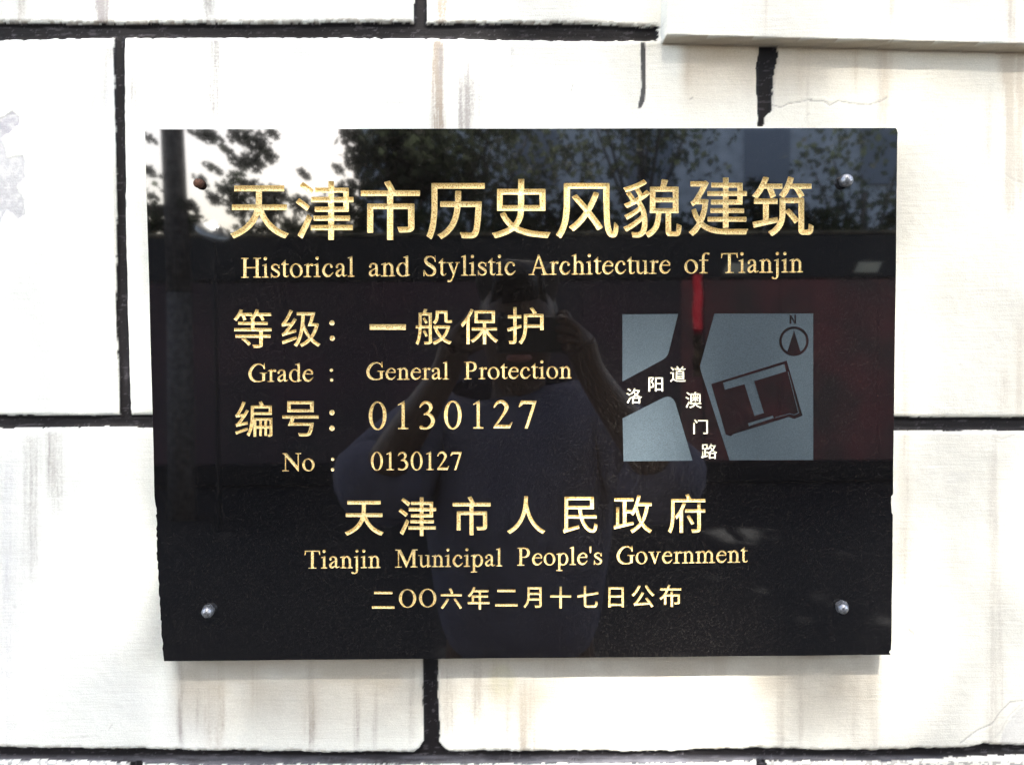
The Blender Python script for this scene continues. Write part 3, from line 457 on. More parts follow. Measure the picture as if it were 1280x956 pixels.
"筑": (1000, [[162,-42,6,0,30,20,24,22,15,20,13,24,8,24,6,26,2,18,0,14,2,11,12,-11,20,-24,22,-26,12,-20,6,-1,22,17,2,0,2,0,0,-56,0,-14,4,-16,8,-10,10,-7,8,-3,50,0,14,5,10,9,6,10,2,10,4,34,-4,4,-20,10,-8,5,-4,0,-2,-3,-2,-36,-2,-5,-12,-3,-12,0,-4,2,-2,8,0,234,-2,2,-2,2,-26,0,-2,0,28,12,4,2,0,4,0,4,-8,16,-18,28,0,3,80,1,2,2,0,4,0,30,-2,4,-4,0,-140,0,0,2,10,34,0,8,-4,2,-32,8,-4,-1,-4,-3,-12,-40,-12,-30,-20,-36,-22,-28,0,-4,2,-4,22,-12,5,-6,-1,0,-22,0,-2,-2,-2,-2,0,-124,-2,-26,-4,-18,-4,-8,-2,2,-2,24,-2,4,-2,0,-62,-12,-2,0,0,2,0,110,2,2,60,0,4,0,2,4,0,32,-2,4,-4,2,-146,0,-3,0,23,30,14,18,14,26,2,2,20,0,1,-2,13,-30,12,-36,2,-2,6,-2,30,13,4,3,-2,8,-18,47,68,1,2,2,0,2,0,34,-2,2,-2,0,-112,0,-2,2,0,2,14,36,0,4,-6,4,-30,6,-4,0,-4,-2,-17,-46,-19,-36,-20,-30,-14,-16,-12,-14,-2,-2,2,-4,30,-20,-2,0,-12,0,-3,-4,-1,-34,2,-4,4,0,62,0,2,-2,0,-122,-76,-16,-4,-2,0,-4,7,-32,3,-4,4,-2,177,40,-1,-2,-8,-16,-14,-16,-20,-20,-24,-14,-4,-4,0,-4,10,-10],[364,92,-18,24,-14,16,-26,28,-10,8,-6,0,-18,-12,-4,-2,0,56,0,2,96,0,2,-2,0,-116],[260,254,20,28,9,16,12,24,3,2,26,0,2,-2,18,-26,20,-38,3,-4,-3,0]], [[164,-32,2,-1,2,1,22,14,24,22,16,20,12,24,9,22,5,22,2,14,2,26,0,84,2,2,2,1,104,0,4,-1,1,-200,1,-14,4,-14,2,-4,6,-6,6,-4,8,-2,44,0,10,3,10,7,4,8,3,10,2,18,0,12,-21,10,-1,-2,-2,-30,-3,-5,-2,-3,-4,-2,-8,-1,-20,0,-4,1,-4,4,-1,8,-1,234,-172,0,0,-122,-2,-20,-3,-16,-9,-26,-14,-26,-10,-12,-18,-16,-6,-6,-22,-14],[30,32,2,-1,54,12,117,27,-3,26,-64,-14,-4,2,0,2,0,124,4,3,64,1,0,26,-166,0,0,-26,66,-1,3,-3,0,-130,-1,-4,-4,-2,-72,-14,-2,-2,1,-4],[339,64,21,16,2,2,-22,30,-26,28,-20,20,-4,-2,-18,-12,16,-16,20,-24,20,-26,10,-14],[47,256,1,0,8,8,14,18,12,18,16,26,2,4,2,1,28,0,2,-1,16,-36,12,-32,24,8,1,2,-1,2,-12,32,-8,18,0,6,4,1,68,1,0,24,-118,1,-2,2,-1,3,11,26,5,16,-27,6,-2,-2,-16,-40,-18,-37,-20,-31,-25,-28],[252,262,2,0,2,0,8,12,18,28,14,27,2,2,36,0,2,-1,20,-31,20,-35,4,0,18,8,4,1,0,1,-11,20,-19,31,0,5,4,1,82,1,0,24,-146,1,-2,3,0,4,10,28,2,10,-28,6,-12,-36,-12,-30,-22,-38,-19,-26]]),
"等": (1000, [[256,-40,42,-1,30,2,16,5,10,4,4,4,4,8,3,10,1,88,88,1,4,1,0,32,-2,2,-90,2,0,38,102,0,2,1,1,3,0,30,-3,3,-202,1,0,38,156,1,2,3,0,28,0,3,-4,1,-154,0,-1,2,0,30,-3,2,0,2,26,33,30,0,4,-4,13,-19,11,-20,6,-13,2,-2,4,1,28,12,2,4,-10,20,-14,20,100,2,1,2,-1,32,-2,1,-154,0,0,1,8,18,4,14,-4,3,-32,7,-4,-3,-6,-17,-11,-22,-11,-18,-8,-12,-2,-1,-1,27,-3,3,-122,1,10,26,2,6,-6,2,-28,8,-4,0,-2,-2,-13,-32,-18,-30,-19,-27,-22,-24,0,-3,30,-20,2,0,8,6,16,19,22,33,16,1,3,-1,6,-14,8,-20,5,-20,2,-1,34,13,1,4,-3,8,-12,30,82,0,0,-2,-9,-10,-16,-16,1,-2,12,-8,0,-30,-150,0,-3,0,-1,-2,0,-30,2,-3,152,-1,0,-38,-2,-1,-198,0,-2,-3,0,-33,4,-1,296,0,2,-2,0,-36,-2,-1,-282,0,-3,-3,1,-32,2,-1,89,-1,-20,-16,-1,-2,0,-2,26,-18,18,-16,24,-22,12,-16,4,-3,6,3,22,17,2,3,0,2,-15,20,-17,15,-18,15,-27,20,179,0,0,-78,-4,-4,-10,-1,-66,1,-2,-4,10,-20]], [[264,-34,30,0,30,2,18,4,10,7,3,7,3,8,0,88,2,6,4,0,84,0,2,2,0,18,0,2,-86,0,-4,1,-2,5,0,42,1,4,5,2,98,0,2,2,0,18,-2,2,-198,0,-4,0,-2,2,0,4,0,42,0,4,4,2,154,0,0,2,0,16,-2,2,-152,1,-3,1,-1,4,0,28,-6,4,-2,2,2,4,14,16,16,24,4,0,34,0,5,-2,9,-12,14,-22,8,-18,2,-1,20,9,-7,14,-15,22,-2,6,2,3,6,1,94,0,2,2,0,18,-2,2,-152,0,-4,2,-2,6,12,28,-22,5,-18,-37,-12,-18,-16,-22,-19,-20,-1,-2,8,-4,2,-4,0,-34,-4,-4,-4,-2,-144,0,-2,0,0,-18,0,-2,146,0,4,0,2,-2,2,-4,0,-42,-2,-5,-6,-1,-192,0,-2,-2,0,-18,2,-2,292,0,6,-2,2,-4,0,-42,-2,-4,-4,-2,-280,0,-2,-2,0,-18,2,-2,278,0,4,0,2,-2,2,-4,0,-80,-2,-4,-6,-6,-12,-2,-58,0,0,-3,8,-19],[193,-4,1,-1,5,3,13,12,-12,14,-14,14,-27,22,-23,16,-15,-12,-1,-2,1,-2,23,-16,23,-20,15,-16],[45,288,3,-1,8,9,20,26,12,18,4,4,22,0,4,-2,11,-24,9,-24,2,-2,18,6,2,2,-15,36,-1,4,2,3,6,1,80,0,2,2,0,18,-2,2,-122,0,-4,2,0,4,12,28,-14,5,-10,2,-12,-27,-18,-32,-20,-28,-18,-20]]),
"级": (1000, [[192,-42,2,0,3,2,15,24,12,20,18,42,16,48,10,42,4,26,2,2,24,-50,14,-22,18,-28,-4,-6,-10,-10,-31,-26,-27,-17,-28,-15,0,-4,15,-14,9,-13,4,-1,6,4,41,24,27,22,24,24,2,-1,22,-23,21,-18,25,-18,20,-12,2,0,3,2,11,14,12,14,0,4,-26,13,-33,25,-33,32,24,36,20,40,10,26,8,24,12,46,-2,4,-24,10,-8,-2,-44,0,36,130,0,2,-2,2,-214,0,-4,-2,0,-32,1,-4,53,0,1,-2,0,-4,-3,-58,-4,-48,-6,-48,-9,-50,-11,-42,-14,-38,-20,-40,-23,-32,1,-2,22,-13],[28,-10,8,2,22,8,138,54,1,4,-7,30,-4,1,-6,-3,-102,-37,-58,-19,0,-2,-1,-4],[29,86,3,0,12,6,20,8,122,38,4,2,-2,30,-2,3,-86,-23,-2,0,50,66,26,40,21,34,-2,4,-25,14,-4,2,-4,0,-19,-34,-12,-18,-5,-2,-48,-5,-4,1,30,48,14,28,34,68,-2,2,-32,16,-2,0,-2,-2,-9,-22,-18,-40,-23,-44,-16,-28,-19,-26,-4,-4,-9,-6,10,-34,4,-2,36,8,36,5,4,-1,-2,-2,-20,-27,-34,-43,-11,-12,-7,-6,-12,-6,0,-4,10,-30],[356,96,-25,38,-20,38,-14,32,-14,40,0,8,2,14,4,56,0,14,1,8,2,0,70,0,-12,-50,-13,-44,-11,-34,0,-3,2,-1,80,0,-9,-32,-13,-32,-14,-28,-13,-20]], [[258,-32,30,16,21,16,19,15,24,24,4,1,4,-1,24,-24,21,-19,25,-17,14,-9,4,1,15,17,-1,2,-30,18,-22,17,-34,33,-2,4,2,6,23,36,19,40,10,24,8,24,11,42,-1,2,-16,6,-6,-2,-50,0,-2,2,-3,2,1,8,21,74,12,44,1,4,-200,0,-2,0,0,-20,0,-2,48,0,4,-2,2,-2,0,-14,-2,-40,-4,-54,-6,-60,-10,-48,-11,-44,-14,-38,-13,-26,-8,-14,-18,-26,22,-16,14,20,11,18,11,22,15,44,13,48,10,50,2,6,2,2,4,0,4,-2,12,-28,15,-30,33,-52,0,-6,-5,-6,-31,-28,-26,-20,-34,-18,0,-2],[34,0,153,58,1,2,-4,18,-2,1,-154,-55,0,-2,2,-8],[352,88,-8,12,-20,30,-20,40,-14,30,-14,42,0,12,2,26,4,60,2,8,4,4,78,0,4,-2,2,-6,-6,-20,-15,-54,-15,-50,2,0,72,0,4,-2,2,-4,0,-6,-10,-32,-13,-32,-7,-14,-16,-28,-9,-14,-3,-2],[34,96,46,17,90,28,12,5,-2,16,0,2,-88,-26,-4,2,-4,4,1,2,3,4,20,25,33,45,26,40,17,28,-16,11,-4,1,-20,-34,-8,-14,-4,-2,-64,-8,-4,1,-2,3,-2,4,2,4,21,30,21,36,29,58,7,14,-2,2,-20,10,-2,-2,-24,-54,-28,-54,-20,-32,-10,-14,-11,-10,9,-22,30,6,44,6,6,-2,2,-4,-4,-10,-20,-26,-35,-44,-15,-15,-13,-9,-1,-2]]),
"一": (1000, [[21,170,449,-1,3,3,0,38,-1,2,-2,1,-448,0,-2,-1,0,-2,0,-38]], [[30,176,434,0,2,2,0,26,-2,2,-434,0,-2,-2,0,-26]]),
"般": (1000, [[47,-42,3,0,2,2,10,22,8,24,8,32,9,52,5,54,0,18,2,4,0,1,88,0,2,-1,0,-160,-2,-4,-12,-2,-47,0,-1,-2,8,-22,2,-12,4,-1,24,0,18,1,18,4,7,2,7,4,6,5,4,9,2,14,0,362,-1,2,-3,0,-70,0,16,40,0,2,-2,2,-32,5,-6,-1,-2,-2,-4,-18,-10,-28,-50,0,-2,-2,0,-160,-2,-1,-32,0,-2,-1,0,-2,0,-30,1,-2,33,-1,2,-1,-3,-46,-6,-46,-11,-50,-8,-24,-9,-20,1,-4,14,-7],[250,-38,2,0,12,4,32,14,34,20,22,16,30,-22,30,-16,30,-12,4,0,3,2,7,12,16,17,0,3,-32,11,-28,13,-24,15,-7,7,23,28,10,16,10,22,16,38,12,44,0,2,-22,9,-182,0,-4,-1,0,-34,2,-2,8,0,0,-6,4,-14,8,-18,12,-24,22,-36,22,-26,-2,-4,-20,-13,-20,-11,-52,-22,0,-3,12,-13],[142,60,4,0,22,12,3,2,-11,26,-10,20,-14,24,-4,2,-24,-10,-1,-4,23,-44],[352,70,-20,22,-17,26,-15,28,-8,22,114,0,-9,-26,-14,-30,-15,-22,-10,-14],[94,204,0,126,90,0,0,-126],[260,220,4,0,12,12,12,18,10,18,8,34,2,30,0,22,2,2,70,0,0,-86,4,-14,2,-7,6,-5,8,-4,10,-3,54,0,8,1,2,2,1,6,-2,22,-3,4,-12,-1,-36,0,-2,1,-1,2,-1,4,0,112,-1,2,-145,1,-2,-1,-1,-66,-3,-26,-5,-16,-9,-18,-8,-10,-11,-10,3,-4,14,-11],[140,226,4,0,22,12,2,0,0,4,-10,22,-10,18,-14,23,-4,1,-22,-10,-2,-2,0,-2,19,-34]], [[46,-30,2,0,4,10,10,28,8,32,10,52,4,54,0,18,2,8,4,2,96,0,4,-2,2,-4,-1,-166,-2,-4,-5,-4,-12,-2,-28,0,-8,2,-3,-2,6,-20,3,-2,34,2,18,3,6,2,6,4,6,9,2,16,0,352,-2,0,-66,0,-4,2,-3,2,-1,4,14,32,2,4,-2,2,-18,2,-4,0,-13,-40,-5,-6,-4,-2,-42,0,-2,0,0,-158,-2,-3,-4,-1,-28,0,-2,-2,0,-18,0,-2,30,0,4,-2,2,-4,-4,-50,-6,-48,-11,-48,-8,-24,-7,-16],[254,-28,4,0,18,6,28,14,22,14,22,18,4,0,4,-2,16,-11,28,-17,34,-16,8,-3,2,1,14,20,-30,12,-22,10,-30,20,-2,4,-2,2,2,4,23,30,20,36,15,36,7,22,5,18,-1,2,-15,6,-174,0,-2,-2,0,-20,2,0,14,0,4,-2,1,-2,1,-4,-2,-2,-8,-4,-2,-2,12,-28,10,-22,16,-26,14,-18,14,-18,4,-6,-4,-5,-34,-23,-26,-12,-26,-12,-1,-2],[348,62,-22,26,-18,26,-18,36,-6,18,0,4,2,2,4,2,118,0,4,-2,2,-2,0,-6,-10,-28,-14,-30,-14,-22,-17,-20,-5,-4],[146,70,2,0,12,6,1,2,-17,36,-10,20,-4,2,-11,-4,-1,-2,20,-40],[90,196,-2,2,-2,4,0,130,2,4,2,2,4,0,90,0,4,0,3,-4,1,-2,0,-130,-2,-4,-2,-2,-4,0,-90,0],[261,230,1,0,7,6,9,12,12,24,8,32,2,32,0,22,2,4,4,2,74,0,4,-2,4,-4,0,-86,2,-10,4,-9,8,-6,10,-3,48,0,6,2,0,10,-2,8,-4,0,-42,0,-4,2,-2,4,-2,6,0,108,0,2,-132,0,-2,-2,0,-60,-2,-26,-4,-12,-6,-14,-6,-10,-14,-16],[145,236,11,4,2,4,-17,34,-11,17,-2,1,-10,-4,-2,-2,16,-28]]),
"保": (1000, [[292,-40,36,-1,3,1,1,2,0,144,22,-31,31,-37,35,-33,32,-25,4,0,2,1,9,13,15,16,0,3,-14,8,-25,17,-32,28,-31,36,-13,16,-10,18,111,0,2,4,0,33,-4,1,-132,0,-2,0,0,2,0,54,108,0,2,2,1,156,-1,2,-254,1,-4,-1,0,-158,4,-2,102,0,1,-54,-1,-2,-2,0,-136,0,-4,-1,0,-33,2,-4,114,0,2,0,0,-2,-10,-16,-17,-20,-35,-36,-28,-24,-24,-16,-16,-8,-2,-4,13,-12,13,-17,2,-1,36,24,32,28,29,32,31,41,1,-143],[84,-40,34,0,3,0,1,2,0,334,28,51,22,51,0,3,-4,1,-30,10,-4,0,0,-2,-11,-26,-15,-30,-27,-48,-17,-24,-18,-24,-17,-20,-19,-20,2,-6,10,-16,8,-16,2,-1,16,15,32,40,3,0,0,-270],[224,268,0,86,178,0,0,-86]], [[300,-34,22,0,2,2,0,146,2,4,4,2,5,-2,27,-39,30,-37,22,-21,25,-21,15,-10,16,20,-32,22,-34,30,-31,36,-19,26,-6,10,-2,4,2,4,4,2,110,0,0,2,0,20,-2,0,-130,0,-4,2,-2,4,0,60,2,2,2,2,4,2,102,0,2,0,0,144,-2,2,-240,0,-2,-2,0,-144,2,0,98,0,4,-2,2,-2,0,-2,0,-60,-2,-4,-4,-2,-134,0,-2,0,0,-20,0,-2,114,0,5,-2,1,-6,0,-2,-8,-12,-22,-28,-37,-38,-29,-24,-24,-16,-8,-4,-2,-2,18,-19,22,15,26,20,20,20,30,33,26,37,4,2,2,0,4,-2,0,-4,0,-144],[92,-32,20,0,2,2,0,328,28,52,20,46,-22,7,-2,-1,-8,-22,-16,-32,-26,-46,-16,-24,-19,-24,-17,-20,-17,-18,13,-24,2,-1,24,27,22,29,6,1,2,-1,2,-3,0,-274],[220,262,-2,2,-2,4,0,88,2,2,2,2,4,2,178,0,4,-2,2,-2,2,-4,0,-88,-2,-2,-2,-2,-4,-2,-178,0]]),
"护": (1000, [[186,-42,2,0,5,4,15,20,12,22,14,28,8,24,8,36,6,44,2,26,156,1,1,-1,0,-26,1,-4,36,0,4,2,0,194,-4,1,-104,1,22,10,1,2,-1,2,-6,12,-12,20,-17,24,-11,12,-4,0,-26,-10,-5,-2,-1,-2,29,-42,9,-14,5,-12,-111,-1,-2,-1,-1,-160,-2,-30,-3,-24,-4,-22,-8,-30,-10,-24,-15,-28,-18,-24,1,-3,12,-9],[45,-38,33,-1,24,3,10,4,4,2,8,7,4,9,2,12,0,146,58,18,2,2,-5,34,-1,2,-4,0,-44,-14,-4,0,-2,0,0,90,56,0,1,4,0,32,-1,2,-2,1,-54,1,0,94,0,2,-2,1,-34,0,-4,-1,0,-96,-62,-1,-3,-1,-1,-2,0,-32,2,-4,62,0,2,0,0,-2,0,-100,-72,-20,-1,-2,0,-4,9,-28,2,-6,60,17,2,0,0,-1,0,-126,-6,-4,-50,0,0,-4,6,-16,4,-16],[258,202,0,90,156,0,0,-90]], [[52,-32,24,0,22,4,10,3,9,7,3,6,2,14,1,146,3,3,54,17,2,2,-4,18,-2,2,-46,-14,-4,2,-4,4,1,98,3,2,2,2,50,0,2,2,0,20,-2,2,-50,0,-2,0,-2,2,-2,4,0,90,0,2,-22,0,-2,-2,0,-90,-2,-4,-4,-2,-58,0,-2,-2,0,-20,0,-2,60,0,4,-2,2,-4,0,-106,-2,-4,-2,-2,-64,-18,-4,-2,8,-23,54,17,6,-2,4,-4,-1,-134,-3,-4,-6,-4,-44,0,6,-22],[188,-30,13,16,13,22,12,28,8,24,6,26,6,28,2,26,2,26,2,4,4,0,162,0,3,-2,1,-2,0,-24,2,-2,22,0,2,0,0,180,0,2,-222,0,-2,-2,0,-154,-4,-54,-4,-22,-9,-30,-10,-26,-15,-28,-15,-18],[254,196,-2,2,-2,4,0,92,2,2,2,2,4,2,158,0,4,-2,2,-2,0,-4,0,-92,0,-2,-2,-2,-4,-2,-158,0],[338,336,2,-2,21,10,0,2,-6,12,-15,21,-18,24,-8,-1,-14,-6,0,-2,24,-34]]),
"编": (1000, [[406,-38,14,0,12,1,12,3,4,3,6,5,4,12,0,218,-2,1,-6,-1,-210,0,-2,0,0,2,1,34,1,2,210,0,2,2,0,116,-2,1,-90,1,-20,42,-6,11,-4,2,-32,-9,-2,-2,0,-2,14,-30,4,-10,0,-2,-110,-1,-2,-1,-1,-142,-1,-4,0,-22,-2,-30,-4,-36,-7,-38,-8,-34,-11,-30,-16,-34,1,-2,15,-10,13,-10,3,0,16,34,12,34,10,34,7,36,5,32,0,-174,4,-1,26,0,2,1,2,104,36,0,0,-90,0,-2,4,-1,22,0,2,1,2,92,30,0,0,-92,2,-1,24,0,2,1,1,2,1,90,28,0,2,0,1,-2,-1,-70,-2,-2,-22,0,-3,-2,7,-18],[27,-8,5,0,139,56,1,2,-1,6,-7,25,-2,1,-6,-2,-68,-27,-69,-25,-1,-4],[32,88,2,0,10,4,26,8,94,22,4,4,-2,14,0,14,-2,3,-4,0,-72,-15,36,51,16,27,26,46,14,26,-1,2,-5,4,-18,10,-8,4,-30,-56,-48,-6,28,50,16,32,14,32,14,34,0,4,-36,12,-2,-2,-10,-28,-13,-34,-13,-28,-20,-40,-18,-30,-6,-6,-6,-3,-1,-3,11,-32,2,-2,26,6,39,6,-4,-10,-23,-34,-20,-28,-16,-17,-12,-7],[268,102,0,68,36,0,0,-68],[334,102,0,68,30,0,0,-68],[394,102,0,68,30,0,0,-68],[240,278,-1,46,1,2,172,0,2,0,1,-2,0,-44,-1,-2,0,-1]], [[414,-30,14,0,16,5,4,5,2,10,0,206,-2,0,-206,0,0,-2,0,-222,2,-2,14,0,2,2,0,98,0,2,2,2,4,2,40,0,2,-2,2,-2,2,-4,0,-84,2,-2,10,0,2,2,0,84,0,4,2,2,4,2,34,0,2,-2,4,-4,0,-86,2,-2,10,0,2,2,0,88,2,2,4,2,34,0,4,-2,2,-4,0,-76,-2,-4,-2,-3,-20,-1,4,-16],[180,-20,2,0,11,24,9,22,9,34,7,28,4,22,4,38,4,34,0,44,2,20,4,3,2,1,206,0,2,2,0,100,-2,2,-86,0,-4,0,-2,2,-7,20,-11,23,-6,9,-20,-6,-2,-2,17,-38,0,-4,-3,-4,-4,0,-106,0,-2,-2,0,-136,-2,-56,-4,-36,-8,-40,-8,-32,-11,-32,-13,-28],[32,2,2,-1,128,53,0,2,-3,14,-1,2,-84,-32,-46,-17,-1,-1],[262,94,-2,2,0,4,0,70,0,4,2,2,4,2,38,0,4,-2,2,-2,2,-2,0,-72,-2,-4,-2,-2,-2,0,-40,0],[328,94,-2,2,0,4,0,70,0,4,2,2,4,2,34,0,2,-2,2,-2,2,-2,0,-72,-2,-4,-2,-2,-2,0,-34,0],[388,94,-2,2,0,4,0,70,0,4,2,2,4,2,34,0,4,-2,2,-2,0,-2,0,-72,0,-4,-2,-2,-4,0,-34,0],[36,98,2,0,30,10,90,21,2,1,-2,18,-74,-16,-4,2,-4,4,2,4,25,34,23,36,29,48,15,30,-1,2,-17,10,-26,-50,-4,-4,-50,-6,-8,1,-2,3,-2,2,2,4,31,54,25,52,14,36,0,2,-2,2,-20,6,-2,-1,-13,-39,-11,-24,-29,-62,-19,-30,-10,-10,8,-22,18,4,48,6,4,-1,2,-5,-2,-4,-6,-12,-34,-48,-16,-21,-12,-13,-6,-4],[234,270,-2,2,0,4,0,50,0,4,4,3,180,1,4,-2,2,-2,0,-54,0,-4,-4,-2,-180,0]]),
"号": (1000, [[258,-40,60,0,10,1,10,3,10,4,8,5,8,7,6,10,6,14,10,28,11,54,5,34,0,8,-4,1,-238,0,-2,1,0,2,16,48,284,0,2,1,0,3,0,33,-4,1,-426,0,-1,-4,0,-30,1,-4,98,0,-10,-34,-20,-50,0,-2,2,-2,254,0,-6,-34,-7,-28,-8,-18,-9,-11,-6,-3,-8,-1,-56,1,-32,3,-4,0,-2,-1,0,-2,8,-16,5,-20,7,-1],[90,258,310,0,2,4,0,130,-4,2,-308,0,-1,-4,0,-128],[130,294,0,60,0,2,2,1,224,0,2,-1,1,0,0,-60,-1,-2]], [[264,-32,50,0,12,0,18,6,13,10,7,10,6,12,8,28,10,50,6,36,-2,2,-238,0,-4,4,0,4,18,56,6,2,276,0,2,2,0,20,-2,0,-412,0,-2,-2,0,-18,2,-2,94,0,2,-2,2,-2,1,-4,-12,-36,-15,-40,0,-4,244,0,6,-2,2,-4,0,-6,-6,-32,-6,-22,-8,-20,-8,-15,-12,-7,-10,-2,-36,0,-44,2,-4,0,8,-22,2,-2,20,0],[98,266,296,0,0,2,0,118,-2,0,-294,0,-2,-2,0,-116],[126,288,-2,2,-2,2,0,66,2,4,2,2,234,0,4,0,2,-4,0,-68,0,-2,-4,-3,-232,-1]]),
"人": (1000, [[48,-38,4,-2,2,2,42,26,34,28,32,34,26,36,23,40,14,32,14,40,6,22,1,3,9,-27,11,-30,20,-46,20,-34,18,-24,10,-12,30,-34,38,-30,44,-24,2,2,14,18,13,12,0,2,-1,2,-58,35,-46,41,-35,50,-27,50,-19,50,-13,50,-8,36,-4,26,4,48,0,26,-2,2,-40,0,-4,-2,0,-24,-4,-56,-8,-58,-14,-60,-24,-62,-35,-58,-49,-52,-68,-46,-1,-2,1,-2,12,-10,10,-10]], [[52,-30,4,2,36,22,34,28,28,32,22,30,24,38,18,38,14,42,8,32,4,4,2,1,4,-1,2,-2,10,-36,11,-30,20,-44,19,-34,28,-38,34,-34,28,-24,42,-24,2,1,8,12,10,9,-6,4,-46,28,-48,44,-36,50,-27,50,-19,52,-14,48,-7,36,-4,28,3,52,0,18,-30,0,-4,-76,-8,-60,-14,-58,-24,-62,-36,-60,-50,-54,-63,-42]]),
"民": (1000, [[50,-44,4,0,12,6,18,6,148,45,2,1,0,6,-2,14,-2,16,0,2,-2,0,-130,-36,0,2,0,112,2,2,140,0,2,-2,11,-32,11,-26,20,-36,16,-22,24,-22,22,-16,24,-9,22,-3,16,0,10,4,8,4,8,8,9,16,5,18,4,24,2,18,0,2,-21,10,-13,9,-2,0,-2,-3,0,-20,-4,-24,-6,-18,-4,-5,-4,-1,-14,0,-12,5,-6,3,-16,10,-16,18,-13,16,-19,34,-7,16,-9,22,2,2,156,0,2,4,0,32,-2,2,-2,2,-166,0,-2,4,-6,28,-4,34,0,2,2,2,140,0,2,0,2,4,0,138,-2,4,-2,0,-348,0,-2,0,-2,-4,0,-358,-2,-10,-5,-10,-7,-8,-6,-4,-2,-2,8,-14],[98,172,0,2,0,66,0,2,122,0,2,-2,2,-28,6,-40],[98,282,0,2,0,64,0,2,266,0,2,-2,0,-64,0,-2]], [[54,-32,2,-2,2,1,22,9,140,41,6,3,-2,18,-2,4,-120,-33,-6,-1,-4,2,-2,4,0,120,2,3,4,2,150,-1,2,-2,12,-36,12,-26,18,-34,18,-22,20,-20,22,-14,22,-10,8,-1,16,-2,10,1,10,4,6,4,6,4,8,14,4,14,4,22,2,20,-22,10,-1,-4,-1,-20,-4,-22,-5,-10,-4,-6,-5,-2,-4,-2,-18,1,-20,7,-16,12,-20,20,-12,16,-20,36,-6,14,-11,30,1,3,4,2,154,0,2,1,0,24,-166,0,-4,4,-2,6,-5,26,-4,36,1,10,2,2,2,1,140,1,0,130,-340,0,0,-356,-2,-12,-3,-6,-3,-5,-11,-11],[94,164,-3,2,-1,4,0,74,2,4,4,1,128,0,2,-1,3,-2,4,-38,6,-34,-1,-6,-2,-3,-4,-1],[94,274,-3,2,-1,4,0,70,1,4,3,3,274,0,4,-1,2,-4,0,-72,-2,-4,-2,-2]]),
"政": (1000, [[238,-42,4,0,16,8,20,14,22,16,14,12,18,18,18,20,1,0,15,-20,14,-16,18,-18,20,-14,30,-19,2,0,2,1,10,14,14,16,1,2,-1,2,-16,8,-16,11,-26,21,-25,26,-17,24,21,44,18,48,13,50,11,56,1,2,28,0,4,0,0,4,0,34,-4,2,-146,0,-2,2,12,44,8,32,-1,4,-5,4,-34,4,-2,-2,-12,-56,-15,-48,-19,-48,-10,-22,-6,-10,-2,6,-2,2,-64,0,0,2,0,100,2,2,82,0,2,4,0,32,-2,2,-2,2,-226,-1,-2,-3,0,-34,2,-2,100,0,2,-2,0,-268,0,-2,-10,-2,-32,-6,-2,0,0,206,-2,2,-2,2,-32,-1,-2,-3,0,-214,-4,-2,-22,-4,-4,-2,7,-38,3,-2,10,2,220,52,1,2,1,4,-4,30,-2,2,-74,-16,-8,-2,0,2,0,116,2,0,44,0,20,-16,10,-10,4,0,2,2,8,10,20,34,1,-2,10,-36,16,-46,21,-46,-8,-12,-12,-14,-26,-25,-30,-22,-34,-19,-2,-2,2,-2,12,-16],[352,128,-14,30,-14,40,-12,44,-8,34,1,2,1,4,2,2,88,0,0,-2,-6,-36,-11,-46,-12,-38,-9,-22]], [[240,-32,2,0,16,8,38,28,14,12,16,14,20,24,4,2,2,0,3,-2,17,-24,20,-20,18,-16,32,-24,4,-2,2,1,18,21,-2,2,-24,14,-26,21,-28,29,-12,16,-7,12,23,46,18,50,13,48,11,58,2,3,2,2,28,1,0,24,-146,0,-4,1,-2,3,0,6,9,30,10,44,-1,2,-24,4,-20,-80,-18,-48,-20,-44,-10,-18,-4,-2,-2,-1,-4,3,-1,12,-1,1,-60,0,-5,3,-1,4,0,106,2,3,4,2,80,1,0,24,-216,0,0,-24,2,-1,96,0,4,-1,2,-2,0,-276,-1,-4,-5,-3,-46,-10,-4,1,-4,2,0,206,-2,2,-20,0,-1,-212,-1,-4,-2,-2,-26,-6,6,-24,4,-1,214,51,0,18,-2,4,0,1,-74,-17,-6,0,-3,2,-1,4,0,124,2,2,4,2,54,0,2,-2,4,-4,20,-18,12,18,16,28,2,2,4,1,4,-5,9,-32,13,-40,14,-36,14,-28,1,-4,-10,-14,-12,-14,-28,-28,-31,-22,-27,-16,-1,-2],[350,116,-4,4,-16,34,-14,40,-15,58,-4,20,1,10,2,6,6,3,96,-1,2,-2,1,-2,-4,-26,-8,-40,-9,-30,-10,-30,-16,-40,-4,-4]]),
